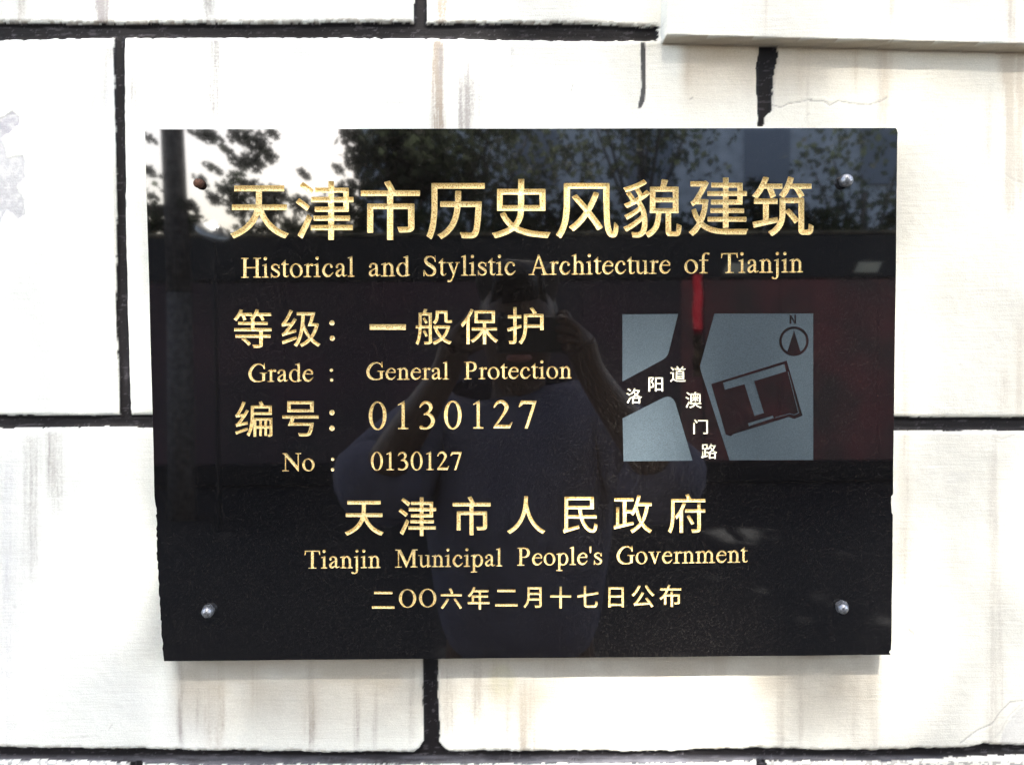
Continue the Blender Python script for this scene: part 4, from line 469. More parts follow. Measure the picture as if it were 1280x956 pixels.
"府": (1000, [[48,-44,4,0,2,2,12,26,6,16,10,34,6,34,6,64,0,28,2,6,0,154,0,2,370,0,2,0,0,2,0,32,0,4,-4,0,-166,1,-18,37,-8,16,-4,4,-2,2,-34,-10,-3,-2,0,-4,18,-38,1,-4,0,-2,-190,0,-4,0,0,-4,0,-204,-4,-52,-6,-46,-7,-24,-9,-26,-12,-24,2,-2,18,-11],[162,-42,32,0,2,2,2,2,0,260,20,42,16,38,-1,2,-3,3,-32,9,-4,0,-2,-2,-6,-18,-16,-40,-14,-25,-12,-21,-26,-34,-16,-16,0,-2,0,-4,7,-12,9,-20,2,-2,2,2,20,18,12,16,2,2,1,0,1,-196,0,-2],[314,-42,50,2,20,3,8,2,8,5,6,6,5,10,3,12,0,200,2,0,50,0,2,2,2,2,0,32,-2,2,-2,2,-50,0,-2,0,0,70,-2,3,-36,1,-4,-2,0,-70,-2,-2,-142,0,-4,-2,0,-34,2,-3,144,-1,2,0,0,-194,-2,-2,-4,-2,-60,0,-4,0,-2,0,-1,-4,7,-20,4,-14,2,-2],[302,54,30,12,2,4,0,2,-18,36,-26,40,-12,18,-2,2,-4,0,-26,-10,-3,-4,0,-2,33,-54,22,-42]], [[166,-34,22,0,2,2,0,256,20,42,14,34,-4,2,-20,6,-2,-2,-14,-38,-21,-42,-12,-20,-14,-20,-13,-15,-14,-15,12,-22,2,0,10,10,22,26,4,2,4,-4],[318,-34,22,0,22,1,20,3,10,4,6,4,4,6,3,8,1,10,0,200,2,2,4,2,48,0,2,0,0,2,0,22,-50,0,-5,2,-1,4,0,66,-2,2,-24,0,-1,-68,-1,-4,-2,-2,-142,0,-2,0,-1,-2,0,-20,1,-2,142,0,2,-1,2,-3,1,-200,-3,-6,-6,-4,-60,0],[46,-32,2,0,2,2,8,16,7,16,10,36,6,32,6,64,0,30,1,4,0,154,2,6,4,1,366,0,1,1,-1,22,-166,2,-4,2,-16,36,-10,18,-26,-6,20,-42,0,-6,-4,-3,-192,-1,-1,-202,-3,-52,-7,-48,-6,-22,-9,-26,-10,-20],[302,64,2,-1,20,9,0,2,-8,16,-20,34,-22,34,-2,2,-18,-8,0,-2,28,-48]]),
"二": (1000, [[26,6,436,-1,4,1,2,4,0,40,-2,4,-4,2,-434,0,-3,-2,-2,-4,0,-40,1,-2],[68,298,354,-1,4,2,1,3,0,40,-3,4,-4,1,-352,0,-2,-2,-2,-3,0,-40,1,-2]], [[32,12,426,0,2,2,0,32,-2,2,-426,0,-2,-2,0,-32],[74,304,344,0,2,2,0,32,-2,2,-346,0,0,-2,0,-32]]),
"六": (1000, [[56,-40,4,-1,2,1,16,20,20,26,35,52,19,30,26,46,18,38,0,4,-2,3,-40,13,-4,0,-3,-2,-25,-50,-30,-50,-20,-30,-20,-28,-34,-40,0,-4,3,-4],[426,-38,6,0,38,22,0,6,-12,22,-58,90,-64,92,-4,2,-4,0,-34,-16,-2,-4,1,-6,69,-102,38,-60,23,-42],[26,240,438,-1,3,1,2,4,0,38,-2,4,-5,1,-434,0,-4,-2,-1,-3,0,-38,1,-2],[243,288,5,0,38,16,3,2,1,2,-14,36,-28,56,-6,12,-4,2,-4,0,-36,-12,-2,-2,-1,-4,25,-56,18,-44]], [[57,-32,1,0,4,4,29,38,35,52,36,61,24,47,2,2,-2,2,-34,10,-24,-48,-30,-50,-20,-30,-20,-28,-16,-20,-14,-16,-2,-2],[429,-28,1,0,9,4,19,10,4,4,-26,42,-43,66,-62,88,-3,1,-26,-13,0,-2,52,-78,28,-44,24,-38],[32,246,428,0,2,2,0,30,-2,2,-428,0,-2,-2,0,-30],[246,298,2,-1,33,13,-21,46,-18,40,-6,10,-30,-10,-2,-2,24,-52]]),
"年": (1000, [[250,-44,38,0,4,1,2,3,0,108,172,1,4,1,2,2,1,36,-1,4,-4,2,-172,0,-2,0,0,2,0,86,140,0,4,2,1,4,0,34,-1,3,-4,2,-140,1,0,64,152,0,2,2,2,4,0,36,-2,3,-4,1,-284,0,0,2,16,36,2,6,0,4,-4,4,-38,9,-6,-5,-16,-38,-12,-24,-16,-30,-18,-24,-16,-20,-30,-31,-2,-3,1,-4,31,-24,4,-1,4,1,17,18,13,14,20,26,24,38,2,0,110,0,0,-64,-140,-1,-4,-1,-2,-2,-1,-4,-1,-126,-76,0,-2,-2,-1,-4,0,-34,3,-4,4,-1,220,-1,0,-106,1,-4],[146,114,0,88,100,0,0,-88]], [[256,-36,28,0,2,0,0,108,2,4,176,0,2,2,0,26,-2,2,-174,0,-2,2,-2,2,0,96,2,2,2,2,140,0,2,2,0,26,-2,2,-140,0,-2,0,-2,4,0,72,2,2,2,2,152,0,0,2,0,28,-2,0,-288,0,-3,2,0,4,8,16,12,30,-3,1,-28,7,-2,-2,-8,-22,-18,-38,-18,-30,-16,-24,-16,-20,-30,-30,26,-20,2,0,12,14,21,24,19,26,18,30,2,1,120,1,2,-2,2,-2,-1,-74,-3,-2,-142,0,-2,-2,0,-130,-4,-2,-74,0,-2,-2,0,-26,2,-2,224,0,2,-4,0,-106],[140,108,-2,2,0,96,2,2,2,2,108,0,2,-2,2,-2,0,-96,-2,-2,-2,-2,-108,0]]),
"月": (1000, [[40,-44,6,1,19,19,12,14,16,22,9,16,12,24,10,32,6,22,2,3,226,-1,1,-92,-2,-8,-7,-2,-92,0,-4,-2,0,-6,10,-24,4,-12,4,-4,56,0,34,3,12,3,12,4,5,4,9,8,6,14,2,20,0,370,-2,6,-4,1,-298,0,-6,-2,-1,-5,0,-146,-1,-4,0,-34,-2,-28,-6,-40,-5,-22,-10,-30,-15,-32,-22,-30,-24,-26,-2,-4,0,-2,2,-4,8,-6],[140,155,0,1,0,8,3,28,1,36,214,0,0,-72],[144,274,0,70,214,0,0,-70]], [[42,-34,4,2,24,26,16,22,8,15,12,25,11,30,7,26,2,4,2,0,236,0,2,-4,0,-100,-1,-6,-3,-4,-8,-4,-34,0,-6,0,-6,0,-44,0,-2,0,14,-32,50,0,34,2,10,3,12,4,4,3,6,6,6,14,2,18,0,366,0,2,-294,0,-2,-2,0,-146,0,-6,-2,-50,-4,-34,-8,-40,-10,-30,-14,-30,-22,-32,-25,-26],[132,148,0,10,4,36,0,38,2,3,224,1,4,-2,0,-82,-2,-4,-228,0],[138,266,-2,4,0,78,2,4,224,0,4,-2,0,-80,-2,-4,-224,0]]),
"十": (1000, [[224,-44,42,0,3,2,2,2,1,226,194,0,4,2,2,4,0,36,-2,4,-2,2,-196,0,-1,176,-1,4,-4,2,-40,0,-3,-2,-2,-2,-1,-178,-192,0,-4,-2,-2,-4,0,-36,2,-4,2,-2,194,0,1,-224,1,-4]], [[230,-36,32,0,2,0,0,226,0,2,4,2,194,0,2,2,0,28,0,2,-196,0,-4,2,0,2,0,176,-2,2,-32,0,-2,0,0,-178,0,-2,-4,-2,-192,0,-2,-2,0,-28,0,-2,194,0,4,-2,0,-2,0,-224]]),
"七": (1000, [[230,-26,152,-1,14,1,18,5,12,7,8,9,4,5,8,16,6,20,3,18,3,32,-1,4,-3,2,-16,6,-20,12,-4,0,-2,-2,-2,-4,-3,-40,-4,-22,-3,-6,-4,-8,-6,-4,-6,-3,-6,-1,-142,0,-16,4,-4,4,-3,4,-2,8,-1,14,0,149,258,41,4,4,1,4,-7,36,-2,4,-6,0,-248,-40,0,154,-2,2,-4,1,-38,0,-4,-2,-1,-3,-1,-160,-136,-22,-4,-4,-1,-4,6,-34,1,-3,4,-2,4,0,122,20,4,-1,1,-146,1,-18,4,-16,4,-12,6,-8,6,-6,6,-5,18,-7]], [[234,-20,146,0,12,2,18,4,12,7,6,5,4,6,7,16,5,18,4,26,2,20,-32,16,-2,-10,-2,-30,-6,-26,-6,-10,-4,-4,-4,-4,-6,-2,-6,-2,-148,0,-16,4,-10,8,-2,4,-2,10,-2,14,0,154,2,4,12,2,242,38,6,2,0,10,-4,20,-2,2,-254,-40,-2,4,0,152,-2,2,-30,0,-2,-2,0,-158,0,-4,-4,-2,-132,-20,-4,-2,0,-4,4,-22,2,-4,126,20,8,-2,0,-2,0,-150,2,-16,3,-18,7,-14,6,-8,6,-4,18,-6]]),
"日": (1000, [[84,-38,38,-1,4,1,3,4,0,26,1,0,2,1,230,0,2,-1,0,-24,4,-4,40,0,4,2,1,4,0,408,-1,2,-2,3,-4,1,-318,0,-4,0,-2,-2,-1,-4,0,-410,1,-4],[130,40,0,128,234,0,0,-128],[130,214,0,122,234,0,0,-122]], [[90,-32,30,0,2,2,0,28,0,2,4,0,242,0,2,0,2,-2,0,-24,0,-2,32,0,2,0,0,402,-2,2,-314,0,-2,0,0,-406],[122,34,0,2,0,136,2,3,244,1,3,-2,1,-138,-2,-3,-244,-1],[122,208,0,2,0,130,2,4,244,0,3,-2,1,-132,-2,-3,-244,-1]]),
"公": (1000, [[414,-40,6,0,34,19,3,3,-1,4,-23,40,-34,48,-45,59,-12,16,-6,5,-4,1,-6,-3,-28,-12,-2,-4,-1,-4,43,-58,12,-16,-44,-3,-14,0,-142,-9,-7,0,42,56,30,44,34,54,23,42,1,4,-3,4,-40,17,-4,-1,-3,-2,-27,-52,-24,-40,-46,-70,-28,-36,-14,-16,-12,-10,-8,-3,-4,-5,0,-4,9,-20,5,-14,2,-4,4,-2,20,5,48,5,232,16,14,-22,17,-30],[56,180,6,0,24,22,32,38,21,28,29,46,22,42,12,28,0,4,-2,3,-40,12,-4,-2,-26,-55,-14,-24,-22,-30,-28,-36,-22,-24,-22,-18,-1,-6,3,-3],[440,180,4,-1,2,1,8,10,21,20,2,4,-1,4,-20,18,-22,22,-36,42,-38,52,-16,28,-14,24,-2,2,-6,0,-32,-14,-4,-4,0,-2,6,-12,26,-46,20,-30,18,-26,38,-47,22,-23]], [[416,-30,2,-1,8,3,22,14,-22,36,-19,28,-38,52,-35,44,-28,-12,-1,-2,55,-74,2,-4,-2,-3,-226,-13,-4,0,-2,2,2,4,40,50,38,56,34,54,22,38,0,2,-4,2,-30,12,-2,-1,-26,-49,-22,-40,-42,-62,-18,-24,-30,-36,-10,-8,-11,-8,13,-33,22,5,40,4,238,16,4,-4,4,-6],[58,188,2,0,12,12,18,18,26,32,16,22,19,28,15,25,16,33,12,26,0,1,-26,7,-8,2,-24,-52,-14,-24,-20,-30,-30,-36,-24,-26,-18,-14,0,-2],[441,188,3,2,24,24,0,2,-16,14,-24,24,-38,42,-36,50,-18,30,-11,22,-5,-2,-24,-10,-1,-2,3,-7,27,-45,38,-56,39,-48,20,-22]]),
"布": (1000, [[248,-44,38,-1,4,1,2,4,0,212,98,0,2,0,1,-2,0,-114,-1,-4,-4,-3,-60,0,-6,1,-6,-1,-2,-3,0,-2,8,-18,6,-18,4,-2,34,0,34,2,18,5,8,5,7,6,5,10,1,6,0,172,-2,2,-3,2,-142,0,0,62,-2,4,-4,1,-36,0,-4,-3,-1,-4,-1,-60,-90,0,2,6,24,40,16,32,4,2,262,0,2,2,2,4,0,34,-2,4,-4,2,-242,0,18,54,2,6,0,4,-2,2,-6,2,-30,7,-4,0,-4,-1,-2,-2,-11,-38,-13,-34,-134,0,-4,0,-2,-2,-1,-4,0,-34,1,-4,2,-2,114,0,2,0,0,-2,-22,-38,-30,-42,-18,-22,-22,-22,-16,-14,-22,-16,-2,-2,-1,-4,1,-4,8,-10,12,-17,4,-3,4,-1,12,9,17,14,35,32,0,-148,2,-4,4,-1,36,0,4,2,1,3,1,166,92,0,1,-210,1,-4]], [[254,-38,28,0,2,2,0,212,2,2,2,2,108,0,4,-2,0,-2,0,-124,-1,-6,-3,-2,-6,-2,-64,0,-2,-2,10,-26,52,0,16,2,12,4,8,4,6,8,4,10,0,166,-2,0,-144,1,-2,3,0,62,-2,2,-28,0,-2,-2,0,-62,-2,-3,-106,-1,-2,2,-1,4,24,38,15,27,10,21,4,3,264,1,0,2,0,28,-2,0,-246,1,-2,1,0,2,22,62,-2,2,-30,7,-1,-3,-16,-48,-7,-18,-4,-5,-136,-1,-2,0,0,-28,2,-2,118,0,2,-2,2,-2,-26,-48,-32,-42,-18,-22,-24,-24,-16,-14,-20,-16,18,-26,10,7,26,21,32,34,2,0,2,0,2,-4,0,-156,2,-2,28,0,2,2,0,166,0,2,4,2,100,0,4,-2,0,-2,0,-212]]),
"洛": (1000, [[194,-42,38,0,3,2,0,14,1,2,2,0,144,0,2,-2,0,-12,2,-2,40,0,2,2,0,2,0,162,2,2,18,-7,8,-1,3,4,7,12,15,20,-1,2,-2,2,-40,12,-36,14,-32,17,-28,19,1,2,25,26,26,38,20,36,9,24,-1,4,-26,12,-10,-1,-112,1,16,34,0,6,-2,2,-4,2,-30,8,-4,0,-4,-2,-8,-20,-14,-28,-13,-22,-13,-20,-16,-21,-15,-17,-15,-14,-16,-14,-5,-6,1,-2,2,-3,13,-9,15,-13,4,-1,34,32,24,28,23,-32,28,-30,-11,-10,-18,-12,-28,-16,-28,-14,-32,-12,-24,-8,-3,-2,1,-4,10,-12,8,-16,4,-2,2,-1,34,13,2,-2,0,-162,0,-2],[62,-36,4,0,3,2,17,30,28,52,30,64,0,4,-6,6,-24,19,-4,-1,-2,-2,-36,-70,-43,-76,1,-2,4,-5],[236,16,0,88,148,0,0,-88],[236,146,1,0,33,20,38,26,38,-26,37,-20],[106,192,4,0,4,4,18,26,1,4,-1,4,-22,16,-22,12,-40,18,-8,3,-4,-1,-20,-26,-1,-4,1,-2,52,-28,20,-12],[306,250,-17,16,-13,16,-19,26,-7,12,0,2,112,0,-13,-24,-17,-22,-11,-14,-13,-12],[130,322,4,-1,2,1,14,22,7,10,-1,4,-18,14,-30,20,-40,18,-4,1,-2,-1,-20,-24,-1,-4,1,-4,40,-21,18,-12]], [[202,-36,24,0,2,2,0,14,2,3,2,1,156,0,2,-2,2,-2,0,-12,0,-2,28,0,0,2,0,166,2,3,4,1,26,-9,18,25,-4,2,-30,8,-36,15,-44,23,-21,14,-3,4,1,4,16,16,12,14,21,30,14,22,10,20,8,20,-20,10,-6,0,-122,0,-3,2,-1,2,19,40,-27,8,-2,-2,-6,-14,-15,-30,-13,-22,-14,-20,-16,-21,-14,-17,-18,-17,-14,-13,2,-3,16,-13,6,-2,27,26,26,32,3,3,2,1,4,-3,10,-15,16,-22,32,-34,-2,-4,-16,-13,-18,-12,-26,-15,-32,-15,-50,-19,16,-22,36,14,4,-1,2,-3,0,-166],[62,-26,2,0,20,36,22,42,29,60,-1,3,-20,15,-2,-2,-39,-76,-35,-60],[230,9,-2,5,0,94,2,4,156,0,5,-2,1,-96,-2,-5],[216,138,-2,4,2,3,28,15,22,12,42,30,42,-28,18,-12,38,-17,2,-3,-2,-4,-4,0],[105,202,3,0,1,2,13,20,1,2,-17,12,-20,12,-34,16,-10,4,-2,0,-15,-20,47,-25,20,-12],[306,240,-24,22,-26,32,-16,26,0,4,4,4,2,2,2,0,120,0,4,0,2,-4,-6,-10,-20,-32,-20,-26,-18,-18],[130,332,2,0,2,2,14,20,0,2,-14,10,-22,14,-24,13,-18,8,-4,1,-15,-20,43,-23,24,-17]]),
"阳": (1000, [[42,-42,34,0,4,1,1,3,1,392,64,0,-16,-38,-32,-64,0,-4,2,-4,24,-23,12,-15,9,-14,9,-22,3,-20,-1,-14,-3,-10,-3,-4,-6,-4,-6,-3,-18,-2,-12,0,-16,2,-5,-1,-1,-4,6,-14,4,-20,4,-3,28,-1,20,2,16,4,8,4,11,8,7,10,7,18,2,14,0,24,-2,14,-5,14,-6,16,-13,20,-15,19,-15,13,45,88,16,36,0,4,-2,2,-24,15,-10,-1,-124,0,-4,-1,-1,-3,0,-428,1,-4],[226,-38,34,-1,4,1,2,4,0,30,0,2,2,0,134,0,2,-2,0,-26,2,-4,38,-1,4,3,1,412,-1,4,-2,2,-218,0,-2,0,-2,-2,-1,-418,1,-2],[266,42,0,134,138,0,0,-134],[266,220,0,124,138,0,0,-124]], [[48,-34,24,0,2,2,0,388,0,4,4,2,74,0,3,-2,1,-2,-23,-56,-27,-54,24,-23,13,-15,10,-16,5,-12,6,-18,0,-12,0,-20,-5,-12,-5,-5,-6,-5,-8,-2,-18,-2,-24,0,4,-14,0,-10,10,-2,14,0,20,2,16,4,10,6,8,8,6,10,4,10,2,14,0,20,-4,16,-7,22,-7,14,-11,14,-13,15,-14,13,-2,4,1,4,45,86,15,34,-1,2,-20,12,-126,-2,-2,0,0,-420],[232,-32,24,0,2,2,0,32,2,2,4,2,144,0,2,-2,2,-2,0,-28,0,-2,28,0,2,2,0,402,-2,2,-208,0,-2,0,0,-408],[260,34,-2,4,0,140,2,4,4,2,142,0,4,-2,2,-4,0,-140,-2,-4,-4,0],[260,212,-2,4,0,130,2,4,4,2,142,0,4,-2,2,-4,0,-130,-2,-4,-4,0]]),
"道": (1000, [[42,-36,2,-1,3,1,20,24,20,18,13,9,12,4,8,-3,36,-22,16,-8,18,-7,32,-7,48,-4,100,1,4,1,26,0,4,1,58,2,4,5,2,12,7,20,0,2,-3,4,-6,1,-60,-5,-36,-1,-4,-1,-28,0,-4,-1,-70,0,-18,1,-22,2,-28,6,-16,6,-14,6,-34,22,0,186,-2,2,-4,1,-100,0,-4,-1,-1,-4,0,-32,3,-4,62,-1,2,-1,1,0,0,-144,-19,-10,-18,-13,-19,-17,-16,-16,1,-6],[186,40,236,0,2,0,2,2,0,234,-2,2,-2,1,-109,1,13,32,136,0,5,2,1,2,0,30,-2,4,-84,2,30,46,0,4,-4,4,-34,10,-4,-1,-19,-35,-19,-29,-64,0,-3,1,7,4,1,4,-7,16,-19,28,-10,12,-5,2,-30,-14,-3,-4,18,-26,11,-22,-74,-1,-4,-3,-1,-32,1,-2,2,-2,122,0,2,0,1,-2,-9,-31,-80,0,-2,-1,-2,-2,0,-230,0,-4],[228,76,-1,30,1,2,0,1,152,0,2,-1,1,0,0,-30,-1,-2],[228,144,-1,30,1,2,152,0,2,0,1,-2,0,-30,-1,-1],[228,210,-1,30,1,2,0,1,152,0,2,-1,1,0,0,-30,-1,-2],[100,288,4,0,28,20,3,4,-1,4,-15,22,-23,25,-28,28,-6,5,-4,0,-28,-17,-2,-3,0,-4,38,-40,14,-17]], [[44,-26,16,18,23,22,11,8,14,4,8,0,6,-2,38,-24,24,-10,34,-10,34,-4,76,0,4,0,36,0,4,2,26,0,4,0,56,2,8,28,-2,0,-8,0,-46,-4,-38,0,-4,-2,-26,0,-6,0,-76,0,-28,2,-28,4,-26,8,-16,8,-34,21,-4,3,0,184,-2,2,-92,0,-2,-2,0,-24,2,-2,62,0,3,0,1,-4,0,-152,-2,-4,-20,-10,-18,-12,-18,-16,-12,-12],[194,48,224,0,2,0,0,222,-2,2,-112,0,-2,1,-2,3,17,40,3,4,136,0,2,0,0,22,0,2,-86,0,-4,1,0,3,1,4,29,44,2,2,-1,2,-27,7,-12,-25,-13,-22,-10,-14,-3,-2,-90,0,-6,2,-4,-2,-78,0,-2,-2,0,-20,2,-2,122,0,4,-2,2,-2,0,-4,-10,-34,-1,-4,-3,-2,-78,0,-2,-2,0,-220],[222,69,-2,3,0,40,0,2,2,2,164,0,2,0,2,-2,0,-42,0,-2,-2,-2],[222,136,-2,4,0,38,0,4,2,2,164,0,2,-1,2,-3,0,-40,0,-3,-2,-1],[222,203,-2,3,0,40,0,2,2,2,164,0,2,0,2,-2,0,-42,0,-2,-2,-2],[102,298,4,2,20,14,-2,4,-12,16,-22,25,-25,25,-5,4,-21,-12,-1,-2,36,-38,14,-17],[239,350,1,-2,2,3,18,7,4,4,-6,10,-12,20,-10,14,-4,3,-22,-11,14,-20]]),
"澳": (1000, [[144,-44,4,0,30,7,30,10,20,9,22,12,16,11,18,18,10,13,6,10,10,-12,16,-19,12,-11,20,-14,20,-10,20,-9,28,-9,22,-5,6,1,16,24,8,8,1,4,-1,2,-30,5,-20,5,-20,7,-20,9,-20,12,-10,9,-14,13,-6,10,128,0,2,2,1,2,-1,32,-2,2,-2,1,-142,0,-1,3,3,20,-2,4,-4,1,-36,-1,-2,-2,-3,-20,-1,-4,-2,-1,-140,-1,-2,-4,0,-28,0,-4,4,-2,124,0,-5,-10,-9,-12,-10,-9,-18,-11,-18,-10,-20,-7,-56,-13,-1,-2,1,-4,12,-18,6,-10],[58,-36,4,0,4,2,10,20,32,70,26,66,0,4,-4,3,-28,20,-4,-1,-2,-2,-16,-42,-18,-42,-36,-72,0,-4,2,-3],[160,118,34,-1,4,1,1,2,0,206,1,2,2,1,82,-1,-1,-68,-1,-2,-20,0,14,9,2,3,1,2,-13,22,-20,29,-4,1,-4,-2,-18,-8,-3,-4,1,-4,20,-30,8,-18,-34,0,-4,-1,-1,-3,1,-28,4,-2,48,0,-6,-8,-18,-16,-32,-24,-1,-2,1,-2,8,-10,8,-12,4,-2,2,0,10,7,16,13,30,30,2,-48,4,-2,28,0,3,4,1,54,4,-4,16,-18,26,-34,4,0,18,14,2,4,0,4,-16,22,-24,26,-2,4,46,0,4,2,1,28,-3,4,-44,0,34,50,0,4,-4,2,-22,10,-4,1,-2,-1,-29,-52,0,-4,1,-2,14,-8,-20,0,-1,2,-1,68,88,0,1,-204,1,-3,4,-1,32,0,4,1,1,5,0,236,-1,4,-4,2,-132,0,0,2,16,32,0,4,-6,4,-34,6,-6,0,-2,-2,-8,-28,-8,-18,-100,0,-4,-1,-2,-5,0,-240,0,-2],[98,194,4,0,7,8,17,24,0,2,-1,2,-19,14,-48,26,-16,8,-6,-1,-20,-27,-1,-2,1,-2,54,-32],[320,216,0,8,9,0],[118,324,4,0,7,6,17,22,1,4,-1,2,-30,22,-44,26,-6,4,-4,0,-23,-26,-1,-2,0,-2,4,-4,46,-30]], [[148,-34,0,-1,26,5,32,10,20,10,20,10,16,12,16,16,12,16,7,14,3,2,4,-3,13,-19,11,-14,14,-13,20,-13,20,-12,18,-8,28,-8,22,-4,8,12,8,12,-20,4,-20,4,-22,8,-20,9,-20,12,-10,9,-16,16,-11,14,-1,4,2,2,4,2,128,0,2,2,0,20,-2,2,-146,0,-2,1,0,3,4,20,0,2,-2,2,-26,0,-2,-6,-2,-18,-2,-3,-4,-1,-138,0,0,-2,0,-20,0,-2,126,0,4,-2,2,-2,-1,-4,-7,-12,-11,-14,-13,-12,-16,-11,-22,-10,-20,-7,-48,-12],[60,-26,2,0,6,14,20,44,37,90,-3,3,-20,13,-38,-90,-29,-58,1,-2],[168,124,22,0,2,2,0,206,0,3,4,1,214,0,3,0,1,-4,0,-204,2,0,24,0,2,2,0,230,-2,0,-136,0,-2,2,0,4,16,36,-4,2,-26,4,-2,-2,-13,-40,-3,-4,-2,-2,-102,0,0,-2,0,-232],[292,156,18,0,2,0,0,70,1,4,3,2,74,0,2,0,0,16,-2,2,-74,0,-4,2,0,4,0,64,-2,2,-18,0,-2,0,0,-66,-1,-4,-3,-2,-70,0,-2,0,0,-16,2,-2,52,0,4,-2,0,-2,0,-3,-11,-13,-13,-12,-13,-12,-21,-14,10,-16,2,0,6,4,16,13,22,21,12,16,4,2,3,0,1,-4,0,-52],[368,160,2,0,12,10,-26,32,-15,18,-3,0,-10,-8,0,-2,18,-22],[98,204,2,0,2,2,14,20,0,2,-62,34,-12,6,-2,0,-15,-18,1,-2,48,-27],[254,264,8,4,8,6,-18,28,-9,12,-3,1,-12,-6,-1,-1,12,-18],[344,266,2,0,3,2,25,38,2,2,-12,6,-6,2,-14,-28,-10,-16,2,-2],[118,334,2,0,2,0,14,18,2,4,-2,0,-52,34,-16,10,-4,1,-14,-15,-2,-4,44,-29]]),
"门": (1000, [[44,-42,38,-1,2,1,2,4,0,350,-1,4,-3,1,-36,0,-3,-1,-1,-4,0,-350,0,-2],[328,-42,66,0,24,3,8,3,12,6,8,10,3,8,2,12,0,394,-3,4,-2,0,-270,0,-4,-2,0,-4,0,-34,1,-2,3,-2,230,0,0,-346,-2,-6,-12,-2,-76,0,-2,-2,-1,-4,6,-12,7,-22],[130,300,4,0,26,18,4,4,0,4,-13,22,-39,48,-18,19,-2,1,-4,0,-28,-17,-1,-3,1,-4,30,-38,21,-28,16,-24]], [[52,-36,24,0,2,2,0,342,-2,2,-24,0,-2,-2,0,-342],[334,-34,58,0,22,2,8,3,12,6,4,7,4,6,2,12,0,388,-2,0,-262,0,0,-2,0,-24,0,-2,228,0,4,-1,2,-3,0,-354,-4,-6,-2,-3,-6,-1,-8,-2,-70,1,8,-25,0,-2],[132,310,2,-1,4,3,18,12,0,2,-12,18,-27,34,-19,22,-8,6,-2,0,-20,-12,44,-56]]),
"路": (1000, [[244,-42,38,0,2,4,0,14,2,0,112,0,2,-2,0,-12,4,-3,34,0,4,3,0,156,2,0,8,-4,4,1,14,19,10,12,1,4,-3,4,-16,6,-24,12,-20,12,-27,20,-13,11,-8,7,20,26,20,32,18,38,13,34,-1,2,-4,4,-20,9,-10,-1,-86,0,-1,2,13,34,0,4,-4,2,-32,8,-4,0,-4,-2,-6,-20,-10,-24,-20,-40,-26,-37,-9,-11,-9,-10,-1,118,-1,4,-4,1,-160,-1,-2,-2,0,-2,0,-152,4,-2,62,0,2,0,1,-2,0,-188,-1,-2,-8,-2,-18,-4,-2,0,-1,2,-1,156,-4,2,-30,0,-2,-1,-2,-5,0,-162,-4,-2,-18,-3,-2,-3,-1,-6,7,-32,2,-3,4,0,108,26,82,21,1,6,-3,28,-4,6,-4,0,-54,-13,-3,1,1,76,44,1,2,-2,15,-21,3,-2,2,0,22,11,2,-1,0,-154,0,-4],[284,16,0,86,116,0,0,-86],[284,144,2,2,30,22,26,22,32,-28,24,-18],[212,154,0,16,-4,4,-56,0,0,62,52,0,2,2,2,8,8,-6,10,-10,6,0,14,16,28,35,22,-35,16,-22,0,-2,-20,-18,-22,-18,-34,-21,-16,-9],[340,254,-16,22,-19,30,-7,14,1,4,3,2,82,0,0,-2,-5,-10,-15,-28,-12,-18],[82,278,0,76,82,0,0,-76]], [[252,-34,24,0,0,2,0,12,2,3,4,1,122,0,2,-2,2,-2,0,-12,0,-2,24,0,2,2,0,158,2,2,4,0,12,-4,18,24,-36,16,-20,13,-33,25,-18,16,-1,4,2,6,20,24,20,32,17,36,7,16,4,16,-18,8,-6,-2,-96,0,-3,2,-1,4,14,36,-26,8,-16,-40,-21,-42,-25,-37,-28,-31,22,-18,2,0,19,22,21,29,2,2,2,1,4,-4,24,-40,18,-22,2,-6,-26,-25,-22,-18,-34,-21,-32,-16,-2,2,-2,2,0,18,0,2,-56,0,-3,2,-1,2,0,68,0,4,4,2,50,0,2,0,0,14,0,4,0,124,-2,2,-150,0,0,-2,0,-142,2,0,62,0,3,-2,1,-2,0,-198,-2,-4,-12,-4,-26,-6,-2,0,-2,2,0,160,-2,0,-22,0,0,-2,0,-162,-2,-3,-2,-1,-20,-4,0,-6,4,-22,2,0,30,6,150,38,0,8,-2,18,-60,-14,-3,0,-1,4,0,88,4,2,50,0,3,0,5,-5,12,-17,6,2,20,10,4,-1,2,-3,0,-158],[278,9,-2,5,0,92,2,4,4,0,120,0,4,-1,2,-3,0,-92,-2,-4,-4,-2],[268,136,-2,4,2,3,34,24,24,20,13,13,3,0,2,-1,34,-30,20,-15,16,-10,2,-4,-1,-4,-3,0],[338,245,-16,19,-24,38,-10,18,1,4,4,6,3,3,2,1,94,-1,2,-3,-2,-8,-8,-18,-13,-22,-26,-36,-3,-2],[76,270,-2,4,0,84,1,4,3,0,90,0,4,-1,0,-3,0,-84,-1,-4,-3,0]]),
